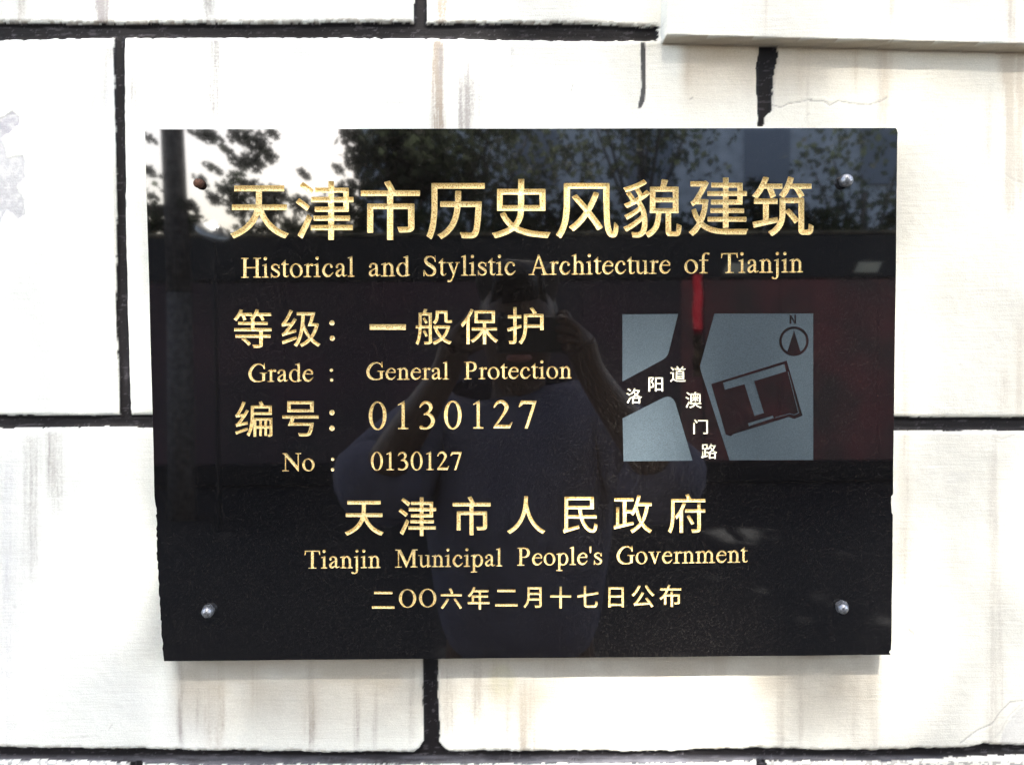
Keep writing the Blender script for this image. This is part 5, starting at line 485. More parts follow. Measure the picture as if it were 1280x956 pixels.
"H": (722, [[10,0,130,0,0,16,-26,1,-13,13,1,126,156,0,2,0,0,-2,0,-124,-12,-13,-28,-1,0,-16,132,0,0,16,-28,1,-12,13,0,270,1,2,11,12,28,0,0,16,-132,0,0,-16,28,0,12,-12,0,-124,-156,-1,-2,1,-1,2,0,122,13,12,26,0,0,16,-130,0,0,-16,26,0,13,-14,0,-268,-1,-4,-12,-11,-26,-1]], [[16,6,118,0,1,4,-1,1,-24,1,-12,12,-3,4,0,128,1,2,2,3,4,1,156,0,6,-2,2,-4,0,-128,-2,-4,-14,-12,-22,-1,-2,-1,0,-4,120,0,0,4,-2,1,-22,1,-14,12,-2,4,0,272,2,6,14,13,22,1,2,2,0,2,-120,0,0,-2,2,-2,22,-1,14,-13,2,-4,0,-124,-1,-4,-3,-2,-4,-1,-156,0,-4,1,-3,6,0,124,3,4,12,13,24,1,1,2,-1,2,-118,0,-1,-2,1,-2,24,-1,12,-13,3,-4,0,-272,-1,-4,-14,-14,-24,-1,-1,-1]]),
"i": (278, [[8,0,118,0,0,16,-22,1,-13,13,0,168,-1,4,0,28,-8,0,-4,-1,-66,-25,0,-10,2,-2,32,4,2,0,0,-2,0,-164,-12,-13,-28,-1],[61,286,9,0,12,4,6,6,4,6,2,6,0,12,-2,6,-4,7,-6,5,-12,4,-8,0,-11,-4,-6,-6,-4,-6,-2,-6,0,-12,4,-10,3,-4,6,-4]], [[14,6,106,0,1,4,-1,1,-20,1,-12,12,-3,4,0,168,-1,4,0,23,-38,-13,-26,-10,28,2,4,-2,2,-4,0,-166,-2,-4,-14,-14,-22,-1,-2,-1],[63,292,5,0,10,4,6,6,4,8,0,8,-2,6,-4,5,-6,5,-8,2,-8,-2,-6,-2,-5,-6,-4,-8,1,-8,1,-6,3,-5,6,-4]]),
"l": (278, [[10,0,116,0,2,0,1,2,-1,14,-24,1,-13,13,0,282,-1,4,0,24,-2,1,-6,0,-8,-2,-62,-23,0,-2,0,-8,2,-2,26,3,6,0,2,-1,0,-274,-1,-4,-11,-11,-26,-1]], [[16,6,104,0,2,0,1,2,-1,2,0,1,-22,1,-12,12,-3,4,0,282,-1,24,-34,-12,-28,-10,26,1,4,-1,2,-4,0,-278,-2,-4,-14,-14,-22,-1,-1,-1]]),
"n": (500, [[8,0,118,0,0,16,-24,1,-12,13,0,142,1,2,19,17,14,7,8,1,8,-2,10,-9,14,-16,6,-12,0,-130,-12,-13,-22,-1,0,-16,108,0,0,16,-18,1,-13,13,0,110,1,14,-1,10,-5,14,-10,16,-19,20,-17,11,-12,4,-12,1,-12,-2,-10,-5,-14,-9,-12,-12,-1,26,-1,2,-6,0,-70,-26,-1,-10,1,-2,32,4,2,0,1,-2,0,-162,-1,-4,-12,-11,-26,-1]], [[14,6,106,0,0,4,-2,1,-18,1,-14,12,-2,4,0,146,2,4,20,18,16,8,8,1,6,0,4,-2,14,-9,14,-18,8,-16,0,-132,-2,-4,-14,-12,-18,-1,-1,-1,1,-4,96,0,0,4,-14,1,-2,1,-14,16,-1,114,1,10,-1,10,-5,14,-4,6,-10,16,-12,11,-14,9,-12,4,-10,2,-6,-1,-16,-6,-14,-9,-10,-12,-6,-1,-2,1,-2,4,-1,22,-1,2,-62,-24,26,2,4,-2,3,-4,0,-166,-1,-4,-14,-14,-22,-1,-2,-1]]),
"h": (500, [[6,0,118,0,0,16,-22,1,-13,13,0,142,1,2,18,17,12,6,10,2,6,-1,8,-5,14,-13,8,-12,4,-8,0,-130,-12,-13,-22,-1,0,-16,106,0,2,0,1,2,-1,14,-18,1,-13,13,0,110,1,4,0,12,-1,8,-5,14,-14,21,-14,15,-8,6,-12,6,-18,4,-16,-2,-12,-5,-13,-9,-11,-11,-1,111,-1,2,0,24,-2,1,-6,0,-8,-2,-62,-23,0,-2,0,-8,2,-2,26,3,6,0,2,-1,0,-274,-1,-4,-11,-11,-28,-1]], [[12,6,106,0,1,4,-1,1,-20,1,-12,12,-3,4,0,146,3,4,18,18,14,6,10,3,10,-1,10,-6,14,-14,6,-8,8,-16,0,-132,-2,-2,-12,-14,-4,-1,-16,-1,0,-4,94,0,2,0,1,2,-1,2,0,1,-16,1,-14,16,-1,114,1,12,-2,8,-4,14,-13,20,-13,12,-8,6,-14,7,-14,3,-12,-2,-10,-4,-14,-10,-12,-11,-4,-1,-4,4,-1,4,0,106,-1,24,-34,-12,-28,-10,26,1,4,-1,2,-4,0,-278,-2,-4,-14,-14,-24,-1,-1,-1]]),
"m": (778, [[8,0,116,0,0,16,-22,1,-12,13,0,142,1,2,19,17,12,6,8,2,8,-1,12,-7,14,-16,9,-15,0,-130,-13,-13,-20,-1,0,-16,110,0,0,16,-22,1,-12,13,0,110,1,14,-3,16,2,4,20,17,12,6,8,2,8,-1,12,-7,14,-16,9,-15,0,-130,-13,-13,-20,-1,0,-16,116,0,1,2,0,14,-1,1,-28,0,-12,13,0,110,1,14,-1,10,-5,14,-9,16,-12,14,-12,10,-14,7,-14,4,-12,1,-12,-2,-16,-8,-14,-12,-16,-20,-16,20,-12,10,-14,7,-8,3,-14,2,-16,-2,-10,-5,-14,-9,-12,-12,-1,26,-1,2,-6,0,-64,-23,-6,-3,-1,-2,0,-8,1,-2,32,4,2,0,1,-2,0,-162,-1,-4,-12,-11,-26,-1]], [[14,6,104,0,1,4,-1,1,-18,1,-14,12,-2,4,0,146,2,4,20,18,14,6,10,3,10,-1,12,-8,18,-18,4,-6,5,-12,0,-132,-1,-2,-14,-14,-4,-1,-14,-1,0,-4,98,0,0,4,-16,1,-4,1,-12,14,-2,2,0,114,1,10,-3,20,2,4,22,20,14,6,10,3,10,-1,12,-8,18,-18,4,-6,5,-12,0,-132,-1,-2,-14,-14,-4,-1,-14,-1,0,-4,102,0,2,0,1,2,-1,2,0,1,-24,1,-16,16,0,114,1,10,-1,10,-6,14,-4,8,-8,12,-12,12,-12,8,-14,6,-14,2,-12,-2,-9,-4,-13,-10,-12,-10,-10,-14,-2,-2,-4,0,-4,2,-8,12,-18,16,-12,6,-10,4,-12,2,-12,-2,-9,-4,-13,-10,-12,-12,-4,-1,-4,1,-2,4,-1,22,-1,2,-62,-24,26,2,4,-2,3,-4,0,-166,-1,-4,-14,-14,-22,-1,-2,-1]]),
"u": (500, [[172,-6,6,0,60,19,3,3,-1,10,-6,2,-16,1,-6,1,-1,2,-1,192,-78,0,0,-12,34,-6,3,-2,0,-148,-1,-2,-36,-23,-12,-5,-12,-1,-8,1,-8,5,-9,9,-3,6,-2,8,0,170,-78,0,0,-12,32,-6,4,-2,0,-142,3,-22,4,-10,5,-6,12,-13,16,-11,16,-4,14,0,10,2,18,7,13,9,17,16,4,2,1,-36]], [[175,2,3,-1,52,16,5,3,-1,1,-2,1,-22,2,-4,2,-1,4,-1,188,-66,0,4,-2,28,-6,4,-2,1,-2,0,-152,-3,-4,-38,-24,-12,-6,-8,-1,-8,0,-8,1,-6,3,-4,3,-10,12,-4,5,-2,9,0,166,-66,0,4,-2,28,-6,4,-4,0,-142,2,-16,4,-12,8,-12,8,-8,14,-10,10,-3,16,-1,10,2,16,6,14,10,18,16,4,2,4,1,2,-1,3,-4]]),
"r": (333, [[2,0,128,0,0,16,-26,1,-13,13,0,132,15,22,7,6,5,3,6,1,4,-8,4,-3,8,-3,12,0,10,6,5,8,1,12,-3,8,-7,8,-8,3,-10,0,-4,-1,-6,1,-8,-1,-18,-11,-12,-14,-2,3,0,26,-2,2,-6,0,-70,-26,0,-10,2,-2,32,4,2,0,0,-2,0,-164,-12,-13,-34,-1]], [[8,6,116,0,1,4,-1,1,-24,1,-14,16,-1,136,15,22,10,10,6,2,6,2,4,-1,8,-9,6,-4,8,0,6,3,6,5,2,8,-2,8,-6,6,-6,3,-6,0,-6,-2,-8,2,-4,-1,-16,-10,-12,-14,-4,-2,-4,2,-4,4,0,24,-2,2,-62,-24,28,2,4,-2,2,-4,0,-166,-2,-4,-14,-14,-28,-1,-2,-1]]),
"o": (500, [[111,-4,27,-1,16,3,22,9,20,14,10,11,8,9,11,19,7,20,4,22,0,20,-4,24,-6,16,-5,10,-11,16,-14,16,-20,14,-22,9,-16,3,-26,0,-16,-3,-22,-9,-20,-14,-10,-10,-8,-10,-11,-20,-7,-18,-4,-24,0,-20,4,-22,6,-18,5,-10,11,-15,14,-16,20,-14,22,-9],[130,14,-14,3,-10,5,-14,11,-10,12,-6,9,-9,20,-6,20,-3,20,0,22,1,8,3,16,8,20,9,12,11,10,12,7,10,2,8,0,10,-2,14,-6,14,-11,6,-8,10,-14,9,-18,6,-22,3,-20,0,-22,-3,-18,-6,-18,-6,-12,-6,-8,-7,-6,-8,-6,-14,-5,-4,-1]], [[113,2,23,-1,16,3,20,8,20,14,8,8,8,10,12,20,6,18,4,22,0,16,-4,24,-10,24,-11,16,-13,14,-20,14,-20,8,-16,4,-22,0,-18,-4,-18,-7,-20,-15,-8,-8,-8,-10,-12,-18,-6,-18,-4,-24,0,-16,4,-22,10,-24,11,-18,13,-14,20,-14,20,-8],[128,8,-14,4,-12,6,-14,10,-10,14,-7,10,-9,20,-7,20,-3,22,0,24,1,8,3,16,9,20,9,14,12,12,14,6,12,3,8,0,8,-1,8,-2,10,-6,14,-10,10,-10,9,-14,9,-20,7,-22,3,-20,0,-24,-3,-20,-7,-20,-8,-14,-12,-14,-12,-7,-16,-5]]),
"c": (444, [[104,-2,14,-1,16,3,16,7,10,6,14,13,24,28,10,10,2,4,0,4,-2,4,-6,2,-2,-1,-15,-11,-23,-18,-12,-9,-10,-5,-10,-2,-12,0,-10,2,-10,5,-4,4,-12,13,-7,10,-7,14,-4,10,-3,14,1,14,4,18,8,22,9,18,5,6,8,8,8,6,10,5,16,3,4,-1,7,-3,10,-10,5,-8,-1,-16,3,-8,6,-6,4,-2,6,-1,6,0,4,1,4,3,6,5,2,4,1,4,0,8,-12,22,-8,8,-15,10,-14,7,-10,3,-12,1,-24,-2,-20,-6,-14,-9,-14,-13,-16,-23,-14,-28,-5,-14,-3,-14,-1,-14,1,-10,3,-14,5,-14,14,-26,8,-10,8,-8,14,-10,16,-8,14,-4]], [[106,4,10,-1,16,3,14,6,10,7,12,11,36,40,-2,1,-2,-1,-34,-28,-22,-12,-12,-4,-16,0,-10,3,-10,5,-6,4,-14,14,-6,10,-7,14,-5,12,-3,16,0,10,3,16,10,30,10,18,4,8,12,10,6,5,12,5,18,4,6,-2,8,-4,12,-10,4,-6,2,-6,-1,-14,3,-6,2,-4,8,-2,4,-1,6,3,5,4,2,6,-1,4,-10,22,-6,5,-15,9,-13,6,-10,4,-22,0,-10,-2,-20,-6,-14,-8,-14,-16,-18,-28,-10,-24,-6,-20,0,-20,4,-16,9,-22,12,-18,11,-12,18,-14,16,-6]]),
"e": (444, [[99,-2,23,0,6,1,12,3,16,7,10,8,14,13,30,37,2,5,-2,6,-4,2,-4,0,-39,-32,-11,-8,-14,-6,-14,-2,-16,2,-6,2,-9,6,-13,12,-12,18,-7,18,-3,16,0,12,4,12,120,1,6,-5,6,-1,4,1,4,6,4,22,0,18,-2,8,-6,9,-14,15,-12,9,-20,10,-16,4,-16,0,-24,-6,-26,-12,-14,-11,-12,-12,-12,-18,-12,-26,-6,-26,0,-20,4,-20,5,-14,9,-18,6,-10,12,-13,16,-11,16,-8],[68,150,1,6,6,12,12,16,10,8,11,8,6,3,8,2,8,-1,8,-4,18,-13,6,-5,11,-14,4,-8,2,-10,-1,0,-2,-1]], [[101,4,19,0,6,1,12,3,14,7,12,7,10,12,31,36,1,2,-1,2,-1,-1,-38,-31,-10,-7,-16,-7,-14,-2,-8,0,-12,2,-6,3,-10,5,-16,14,-5,8,-7,14,-6,16,-4,16,0,14,1,8,3,7,2,3,4,1,122,0,4,-1,4,-4,2,0,2,2,4,22,0,12,-2,10,-5,8,-11,12,-18,12,-14,6,-16,5,-12,0,-10,-2,-22,-7,-16,-8,-16,-12,-8,-10,-9,-12,-11,-20,-6,-16,-4,-20,0,-16,4,-20,6,-16,8,-15,6,-9,10,-12,15,-10,15,-8],[66,144,-4,2,0,6,8,18,6,10,10,12,12,8,12,8,10,3,6,0,10,-3,12,-6,12,-10,8,-8,10,-14,4,-8,3,-10,-1,-6,-6,-3]]),
"a": (444, [[65,2,19,-1,14,4,16,9,22,17,8,-15,6,-7,10,-5,4,-1,12,1,10,3,32,16,2,3,0,4,-2,4,-6,2,-28,-7,-6,-1,-4,0,-1,4,0,12,-1,4,1,52,1,4,0,56,-3,18,-3,10,-8,14,-12,12,-16,7,-24,4,-12,0,-14,-2,-12,-3,-10,-5,-14,-11,-10,-9,-6,-11,-3,-14,0,-10,1,-4,5,-6,11,-6,6,0,4,1,10,6,4,9,0,10,-3,12,5,8,6,6,8,5,6,1,14,0,12,-5,10,-10,4,-9,2,-20,0,-16,-38,-15,-38,-20,-9,-7,-10,-8,-7,-10,-4,-8,-3,-10,0,-18,6,-18,7,-10,6,-6,8,-5,8,-4],[84,34,-6,2,-4,3,-6,6,-3,5,-1,8,4,12,10,12,22,22,18,12,14,6,0,-14,-1,-6,1,-4,-1,-4,-1,-40,-28,-17,-10,-3]], [[67,8,15,-1,14,5,14,8,18,14,6,4,4,0,2,-2,6,-12,8,-10,8,-4,4,-1,10,1,8,4,30,14,-1,2,-3,0,-30,-8,-8,0,-3,4,-2,4,-1,16,1,54,1,6,0,50,-3,20,-3,10,-8,14,-10,8,-14,6,-16,4,-16,1,-14,-2,-12,-3,-8,-5,-16,-11,-6,-6,-6,-10,-3,-14,1,-10,6,-5,8,-3,8,3,4,5,2,4,0,6,-3,12,2,6,5,8,8,8,8,4,6,2,18,0,12,-6,4,-2,10,-10,4,-10,2,-22,0,-16,-2,-4,-40,-18,-36,-19,-18,-13,-6,-8,-4,-8,-3,-10,0,-14,5,-16,12,-14,12,-8],[82,28,-6,3,-4,3,-8,8,-4,6,-2,6,0,6,5,12,11,14,24,24,18,11,12,6,4,1,2,-1,3,-3,1,-2,-2,-72,-2,-2,-30,-16,-10,-4]]),
"s": (389, [[24,-2,8,-1,1,1,1,38,7,-12,13,-12,16,-8,20,-5,26,0,12,2,12,4,14,9,7,6,7,10,8,16,2,10,0,10,-3,16,-7,14,-10,12,-16,12,-28,18,-39,20,-7,7,-4,5,-2,6,3,6,4,6,6,6,9,5,16,5,14,-1,12,-4,10,-5,8,-7,3,-11,1,-16,1,-4,3,-3,2,-1,6,0,2,-2,8,0,0,66,-8,0,-2,-28,-6,12,-12,11,-24,12,-16,4,-16,0,-6,-1,-20,-6,-12,-8,-9,-8,-6,-8,-3,-6,-4,-12,0,-12,3,-12,9,-15,10,-11,10,-8,58,-35,14,-10,10,-13,1,-4,0,-6,-3,-8,-6,-10,-6,-5,-6,-3,-12,-4,-14,-2,-14,2,-16,6,-6,5,-6,5,-6,12,-8,28,-4,4,-6,0,-4,-4]], [[91,6,23,-1,12,3,18,6,8,6,10,12,6,14,4,14,-1,12,-5,12,-4,8,-8,10,-14,12,-28,18,-40,22,-10,8,-5,8,-1,8,4,8,12,12,8,6,8,4,10,2,12,0,10,-2,8,-4,10,-5,6,-5,5,-4,3,-6,1,-16,3,-10,8,1,0,21,-6,0,-2,2,-4,11,-8,9,-10,6,-12,6,-8,4,-16,3,-10,0,-12,-3,-14,-4,-6,-4,-12,-10,-5,-8,-5,-8,-2,-10,0,-6,4,-12,5,-10,11,-12,16,-12,62,-38,8,-8,8,-12,1,-4,0,-8,-3,-8,-4,-8,-8,-10,-10,-5,-8,-3,-10,-3,-14,-1,-8,2,-14,4,-14,8,-6,6,-6,8,-10,32,0,2,-2,0,0,-33,4,0,4,-1,8,-16,12,-8,14,-8]]),
"S": (556, [[20,-6,8,-1,2,2,9,35,-4,36,1,8,19,-46,10,-14,13,-10,20,-6,20,-1,12,-2,24,0,22,4,16,7,18,12,11,10,7,10,5,10,5,14,3,16,0,20,-1,6,-6,18,-6,12,-15,20,-20,18,-83,54,-18,14,-8,8,-3,6,-1,12,0,6,2,6,5,10,7,8,8,5,20,7,12,2,14,0,6,-1,12,-4,14,-7,9,-6,12,-12,5,-6,3,-8,6,-26,3,-8,4,-2,4,0,4,2,2,6,-2,6,-2,94,-8,0,-6,-41,-16,15,-16,10,-16,8,-16,3,-50,-1,-20,-3,-8,-3,-13,-8,-10,-10,-8,-10,-6,-12,-3,-10,-2,-12,0,-10,2,-12,3,-10,10,-18,8,-10,11,-11,18,-15,33,-24,49,-34,22,-24,4,-8,1,-10,-4,-18,-4,-10,-5,-6,-14,-14,-14,-7,-14,-3,-28,1,-12,3,-6,3,-13,11,-9,14,-24,44,-4,5,-8,1,-4,-2,-8,0]], [[131,2,21,-1,14,3,22,8,18,11,10,9,10,18,6,14,3,16,0,16,-3,14,-10,20,-14,20,-12,12,-10,8,-92,60,-12,10,-6,12,-3,14,1,8,8,18,8,8,12,7,18,7,12,2,18,0,14,-4,12,-5,16,-11,14,-12,5,-8,3,-8,8,-26,1,-4,1,-1,0,45,-2,24,-2,-12,-3,-4,-5,0,-18,16,-15,10,-15,8,-16,3,-24,0,-30,-2,-12,-3,-14,-5,-6,-5,-8,-6,-8,-12,-4,-10,-4,-10,-2,-12,0,-6,2,-12,4,-10,7,-14,11,-14,14,-14,32,-24,60,-42,24,-26,6,-10,1,-4,0,-8,-5,-20,-4,-10,-4,-8,-12,-12,-10,-6,-10,-4,-16,-4,-20,0,-16,2,-8,3,-10,5,-10,12,-12,18,-24,42,-10,-2,0,-2,0,-82,7,22,-5,46,2,4,6,1,4,-3,16,-38,8,-16,6,-8,12,-9,12,-3,12,-3]]),
"t": (278, [[90,0,12,0,6,1,13,7,7,6,12,17,1,7,-3,4,-8,0,-14,-12,-8,-5,-8,0,-4,1,-8,4,-5,6,-1,8,0,162,2,1,48,1,1,16,-1,1,-50,1,0,62,-2,1,-6,0,-64,-63,-4,-2,0,-16,2,-1,30,0,1,-1,1,-170,4,-2,7,-14,8,-8,17,-9]], [[92,6,8,0,10,2,4,3,8,7,13,16,-1,2,-1,0,-17,-14,-6,-2,-2,-1,-10,0,-6,2,-8,5,-6,8,-2,8,0,166,2,4,4,1,44,0,0,1,1,4,-1,1,-44,0,-4,3,-2,4,0,56,-64,-62,0,-6,2,-1,26,0,2,-1,3,-4,0,-166,5,-6,7,-14,5,-5,16,-7]]),
"d": (500, [[112,-6,20,-1,6,1,10,2,22,8,0,-8,8,-1,64,19,2,2,0,12,-6,1,-18,1,-6,2,-1,0,0,280,-1,4,0,24,-2,1,-6,0,-8,-2,-62,-23,0,-10,2,-2,26,3,8,-1,0,-88,-22,8,-16,3,-18,0,-8,-1,-10,-2,-14,-5,-20,-11,-16,-14,-17,-24,-9,-20,-3,-10,-3,-16,0,-30,1,-6,5,-20,4,-10,8,-16,16,-20,10,-8,10,-8,16,-8,16,-5],[122,13,-12,3,-8,4,-7,6,-10,10,-10,14,-8,16,-5,16,-4,28,0,16,3,20,5,18,6,14,10,14,9,8,9,5,14,4,14,-1,6,-2,12,-6,14,-14,10,-14,0,-132,-12,-14,-10,-8,-8,-3,-10,-2]], [[114,0,14,-1,14,2,16,5,12,5,4,-3,2,-6,4,0,50,16,8,2,0,2,-2,1,-24,3,-4,2,-1,2,0,280,-1,24,-34,-12,-28,-10,4,-1,14,2,8,0,4,-1,2,-4,0,-90,-2,-4,-2,-2,-4,-1,-22,9,-18,3,-20,-1,-22,-6,-20,-12,-12,-10,-8,-8,-12,-18,-8,-18,-2,-10,-4,-18,0,-22,1,-8,5,-20,4,-12,8,-12,14,-20,20,-14,16,-8,14,-4],[120,8,-12,2,-10,6,-8,6,-14,14,-6,10,-8,18,-6,18,-4,28,0,16,3,22,5,18,7,14,9,14,12,10,9,6,17,5,8,0,8,-1,8,-3,12,-7,16,-14,9,-14,1,-4,0,-134,-8,-10,-6,-6,-12,-9,-8,-3,-10,-3]]),
"p": (500, [[2,-108,122,0,0,16,-28,1,-12,13,0,88,18,-10,20,-6,20,-1,10,1,18,6,14,7,7,5,9,8,7,8,10,14,10,22,5,16,2,12,1,8,0,22,-3,18,-7,24,-8,16,-7,9,-10,13,-9,8,-13,8,-12,6,-16,4,-22,1,-22,-5,-22,-12,0,18,-8,0,-68,-25,-2,-1,0,-10,2,-2,30,4,4,0,0,-2,0,-270,-1,-4,-11,-11,-28,-1],[128,14,-8,2,-6,3,-14,13,-6,8,-7,16,-3,12,0,68,4,16,5,14,5,10,9,12,15,14,10,5,12,1,8,-2,10,-6,10,-10,9,-14,4,-10,5,-22,1,-8,0,-32,-3,-18,-5,-20,-9,-20,-6,-8,-14,-15,-4,-3,-10,-5,-6,-1]], [[8,-102,110,0,0,4,-2,1,-22,1,-16,16,0,88,1,4,3,4,6,0,10,-7,10,-5,22,-5,12,0,14,3,18,6,14,10,14,14,10,14,9,20,7,28,1,24,-3,20,-8,24,-6,14,-7,10,-9,11,-8,7,-14,9,-10,5,-16,4,-18,1,-22,-5,-10,-5,-10,-6,-4,-1,-4,2,-2,2,0,12,-2,2,-62,-24,28,2,4,-2,2,-4,0,-274,-2,-4,-14,-14,-22,-1,-2,-1],[126,8,-8,2,-8,4,-4,2,-10,12,-7,10,-7,16,-4,14,0,70,4,16,6,14,5,10,9,14,12,12,4,3,12,5,14,2,11,-2,11,-6,12,-12,8,-16,4,-10,6,-22,1,-10,0,-32,-3,-20,-6,-20,-9,-20,-9,-14,-12,-12,-12,-7,-10,-3]]),
"v": (500, [[120,-6,10,-1,2,1,76,214,34,0,0,16,-80,0,0,-16,20,0,2,-2,-46,-126,-48,126,0,2,26,0,0,16,-110,0,0,-16,30,0,3,-2,77,-196,4,-12]], [[126,0,2,2,14,42,60,166,4,4,28,0,2,2,0,2,-68,0,-1,-2,1,-2,18,-1,4,-3,0,-6,-46,-128,-2,-2,-4,-2,-4,2,-2,2,-49,130,1,4,2,3,22,1,2,2,0,2,-98,0,-1,-2,1,-2,26,0,5,-4]]),
"y": (500, [[33,-106,21,0,10,2,10,4,16,10,8,7,6,9,11,22,19,46,72,214,32,0,0,16,-78,0,0,-16,22,0,2,-2,-43,-120,-3,-5,-52,125,2,2,28,0,0,16,-110,0,0,-16,28,0,2,-2,81,-182,-2,-10,-7,-16,0,-2,2,-2,-3,-10,-12,-26,-13,-20,-8,-8,-12,-4,-4,0,-16,8,-8,0,-8,-3,-6,-7,-2,-6,0,-8,1,-4,7,-8]], [[35,-100,17,0,10,2,11,4,15,10,4,4,6,10,10,19,20,47,73,214,5,4,26,0,1,2,-1,2,-66,0,-1,-2,1,-2,20,-1,4,-3,0,-6,-46,-125,-2,-3,-4,-2,-4,2,-3,4,-51,126,1,4,3,3,24,1,2,2,0,2,-98,0,0,-4,24,0,2,-2,3,-2,82,-186,-1,-6,-6,-20,1,-4,-1,-2,-16,-36,-12,-22,-10,-9,-14,-5,-8,0,-18,8,-8,-3,-4,-5,-2,-8,2,-6,4,-4]]),
"A": (722, [[4,0,106,0,0,16,-18,1,-4,5,30,84,2,0,112,0,24,-84,-6,-5,-26,-1,0,-16,132,0,0,16,-26,1,-12,13,-6,0,-2,2,-118,304,-26,0,-5,-18,-93,-286,-2,-2,-8,0,-12,-13,-42,-1],[126,127,0,3,4,12,50,141,42,-139,4,-16]], [[10,6,94,0,0,4,-12,1,-4,1,-5,6,-1,6,30,84,2,3,4,1,114,0,4,-2,4,-6,23,-82,-1,-4,-8,-6,-22,-1,-2,-1,0,-4,120,0,0,4,-2,1,-20,1,-12,12,-8,1,-3,5,-115,294,-2,7,-16,0,-2,-3,-97,-300,-4,-4,-9,0,-12,-12,-36,-1,-2,-1],[124,122,-4,2,-1,4,5,16,50,140,4,5,4,1,4,-2,2,-6,44,-150,0,-6,-2,-4,-4,-1]]),
"G": (722, [[191,-4,27,1,22,3,16,3,12,4,30,13,22,0,1,120,13,13,24,1,0,16,-134,0,0,-16,32,-1,14,-13,0,-106,-1,-2,-3,-1,-18,-6,-30,-6,-18,-1,-32,7,-16,6,-14,7,-20,15,-10,9,-12,16,-9,14,-7,16,-7,26,-1,8,0,24,5,18,13,28,14,24,25,34,15,15,14,10,18,10,18,6,16,2,16,-3,20,-7,16,-9,12,-8,5,-6,5,-6,16,-38,2,-3,2,0,6,0,2,2,8,1,0,6,-1,2,0,12,-3,34,0,12,-4,40,-6,0,-3,-2,-8,-40,1,-5,-12,11,-16,11,-26,12,-12,4,-12,2,-20,0,-34,-3,-22,-4,-14,-5,-14,-8,-20,-15,-8,-7,-21,-21,-23,-32,-14,-28,-4,-10,-5,-16,-3,-16,-1,-20,3,-28,4,-18,8,-22,8,-14,14,-20,14,-14,12,-10,16,-10,16,-8,16,-5,18,-3]], [[193,2,23,1,22,3,28,7,30,13,18,0,2,116,14,16,20,1,2,1,0,4,-122,0,0,-4,2,-1,28,-1,16,-16,0,-110,-2,-2,-2,-3,-18,-7,-34,-7,-22,-1,-12,2,-20,6,-18,6,-14,7,-20,15,-12,12,-12,14,-8,14,-6,12,-4,14,-5,18,-1,8,0,26,6,20,13,30,14,24,15,22,10,12,18,16,12,10,20,10,18,7,12,2,16,-1,21,-6,25,-13,12,-9,6,-6,4,-6,16,-38,2,-1,6,3,1,12,-5,72,-6,-22,0,-12,-2,-2,-4,-2,-4,2,-10,10,-18,12,-24,10,-18,6,-8,1,-14,0,-34,-3,-22,-4,-14,-6,-14,-7,-18,-14,-10,-9,-18,-18,-15,-20,-7,-12,-14,-24,-4,-12,-4,-16,-4,-16,-1,-16,3,-28,4,-18,8,-22,8,-14,14,-18,12,-12,12,-10,15,-10,15,-8,16,-5,18,-3]]),
"P": (556, [[8,0,142,0,0,16,-36,1,-13,13,0,114,1,1,10,0,14,-2,28,0,24,5,16,5,22,12,8,7,11,14,8,16,5,18,2,10,0,18,-1,6,-5,18,-9,18,-8,12,-9,9,-8,6,-14,6,-12,3,-18,3,-30,3,-18,-1,-110,-1,0,-16,40,0,2,0,0,-2,0,-280,-14,-15,-28,-1],[118,165,-14,1,-3,2,0,140,1,2,30,1,12,-2,14,-5,10,-5,9,-7,8,-8,8,-14,4,-16,1,-8,0,-16,-3,-16,-4,-12,-7,-11,-10,-11,-12,-9,-12,-5,-14,-2]], [[14,6,130,0,0,4,-2,1,-31,1,-15,16,-1,118,3,4,2,1,14,0,16,-2,20,0,26,5,16,6,14,7,12,9,9,10,7,12,6,18,4,16,0,14,-4,16,-8,20,-10,16,-8,8,-8,5,-12,5,-12,4,-18,3,-30,3,-14,-1,-106,-1,0,-2,2,-2,36,0,3,-4,1,-4,0,-282,-2,-4,-14,-14,-24,-1,-2,-1],[132,158,-30,2,-4,2,-3,4,0,144,1,4,4,2,22,1,20,-1,16,-6,12,-6,10,-6,12,-14,6,-12,5,-16,1,-10,0,-16,-1,-8,-5,-16,-6,-14,-14,-16,-14,-10,-8,-4,-8,-3]]),
"N": (722, [[297,-6,11,0,1,2,0,304,13,14,32,0,0,16,-106,1,-2,-1,-1,0,1,-16,30,0,13,-14,-1,-209,-7,7,-191,232,-4,1,-80,-1,0,-16,17,0,33,-34,0,-248,-1,-2,-13,-13,-36,-1,0,-16,118,0,2,0,1,2,-1,14,-38,1,-12,13,0,225,6,-5,203,-242,4,-4,1,-6,4,-1]], [[300,0,2,0,1,2,0,300,3,4,12,13,28,1,2,2,0,2,-94,1,-2,-1,-1,0,1,-4,26,-1,14,-13,3,-4,0,-212,-3,-4,-4,-2,-4,2,-4,4,-194,234,-74,0,0,-4,12,0,2,-2,34,-32,2,-4,0,-250,-2,-6,-14,-14,-32,-1,-2,-1,0,-4,106,0,2,0,1,2,-1,2,0,1,-34,1,-14,12,-2,4,0,228,2,4,4,2,4,-2,8,-8,192,-228,14,-16,1,-4]]),
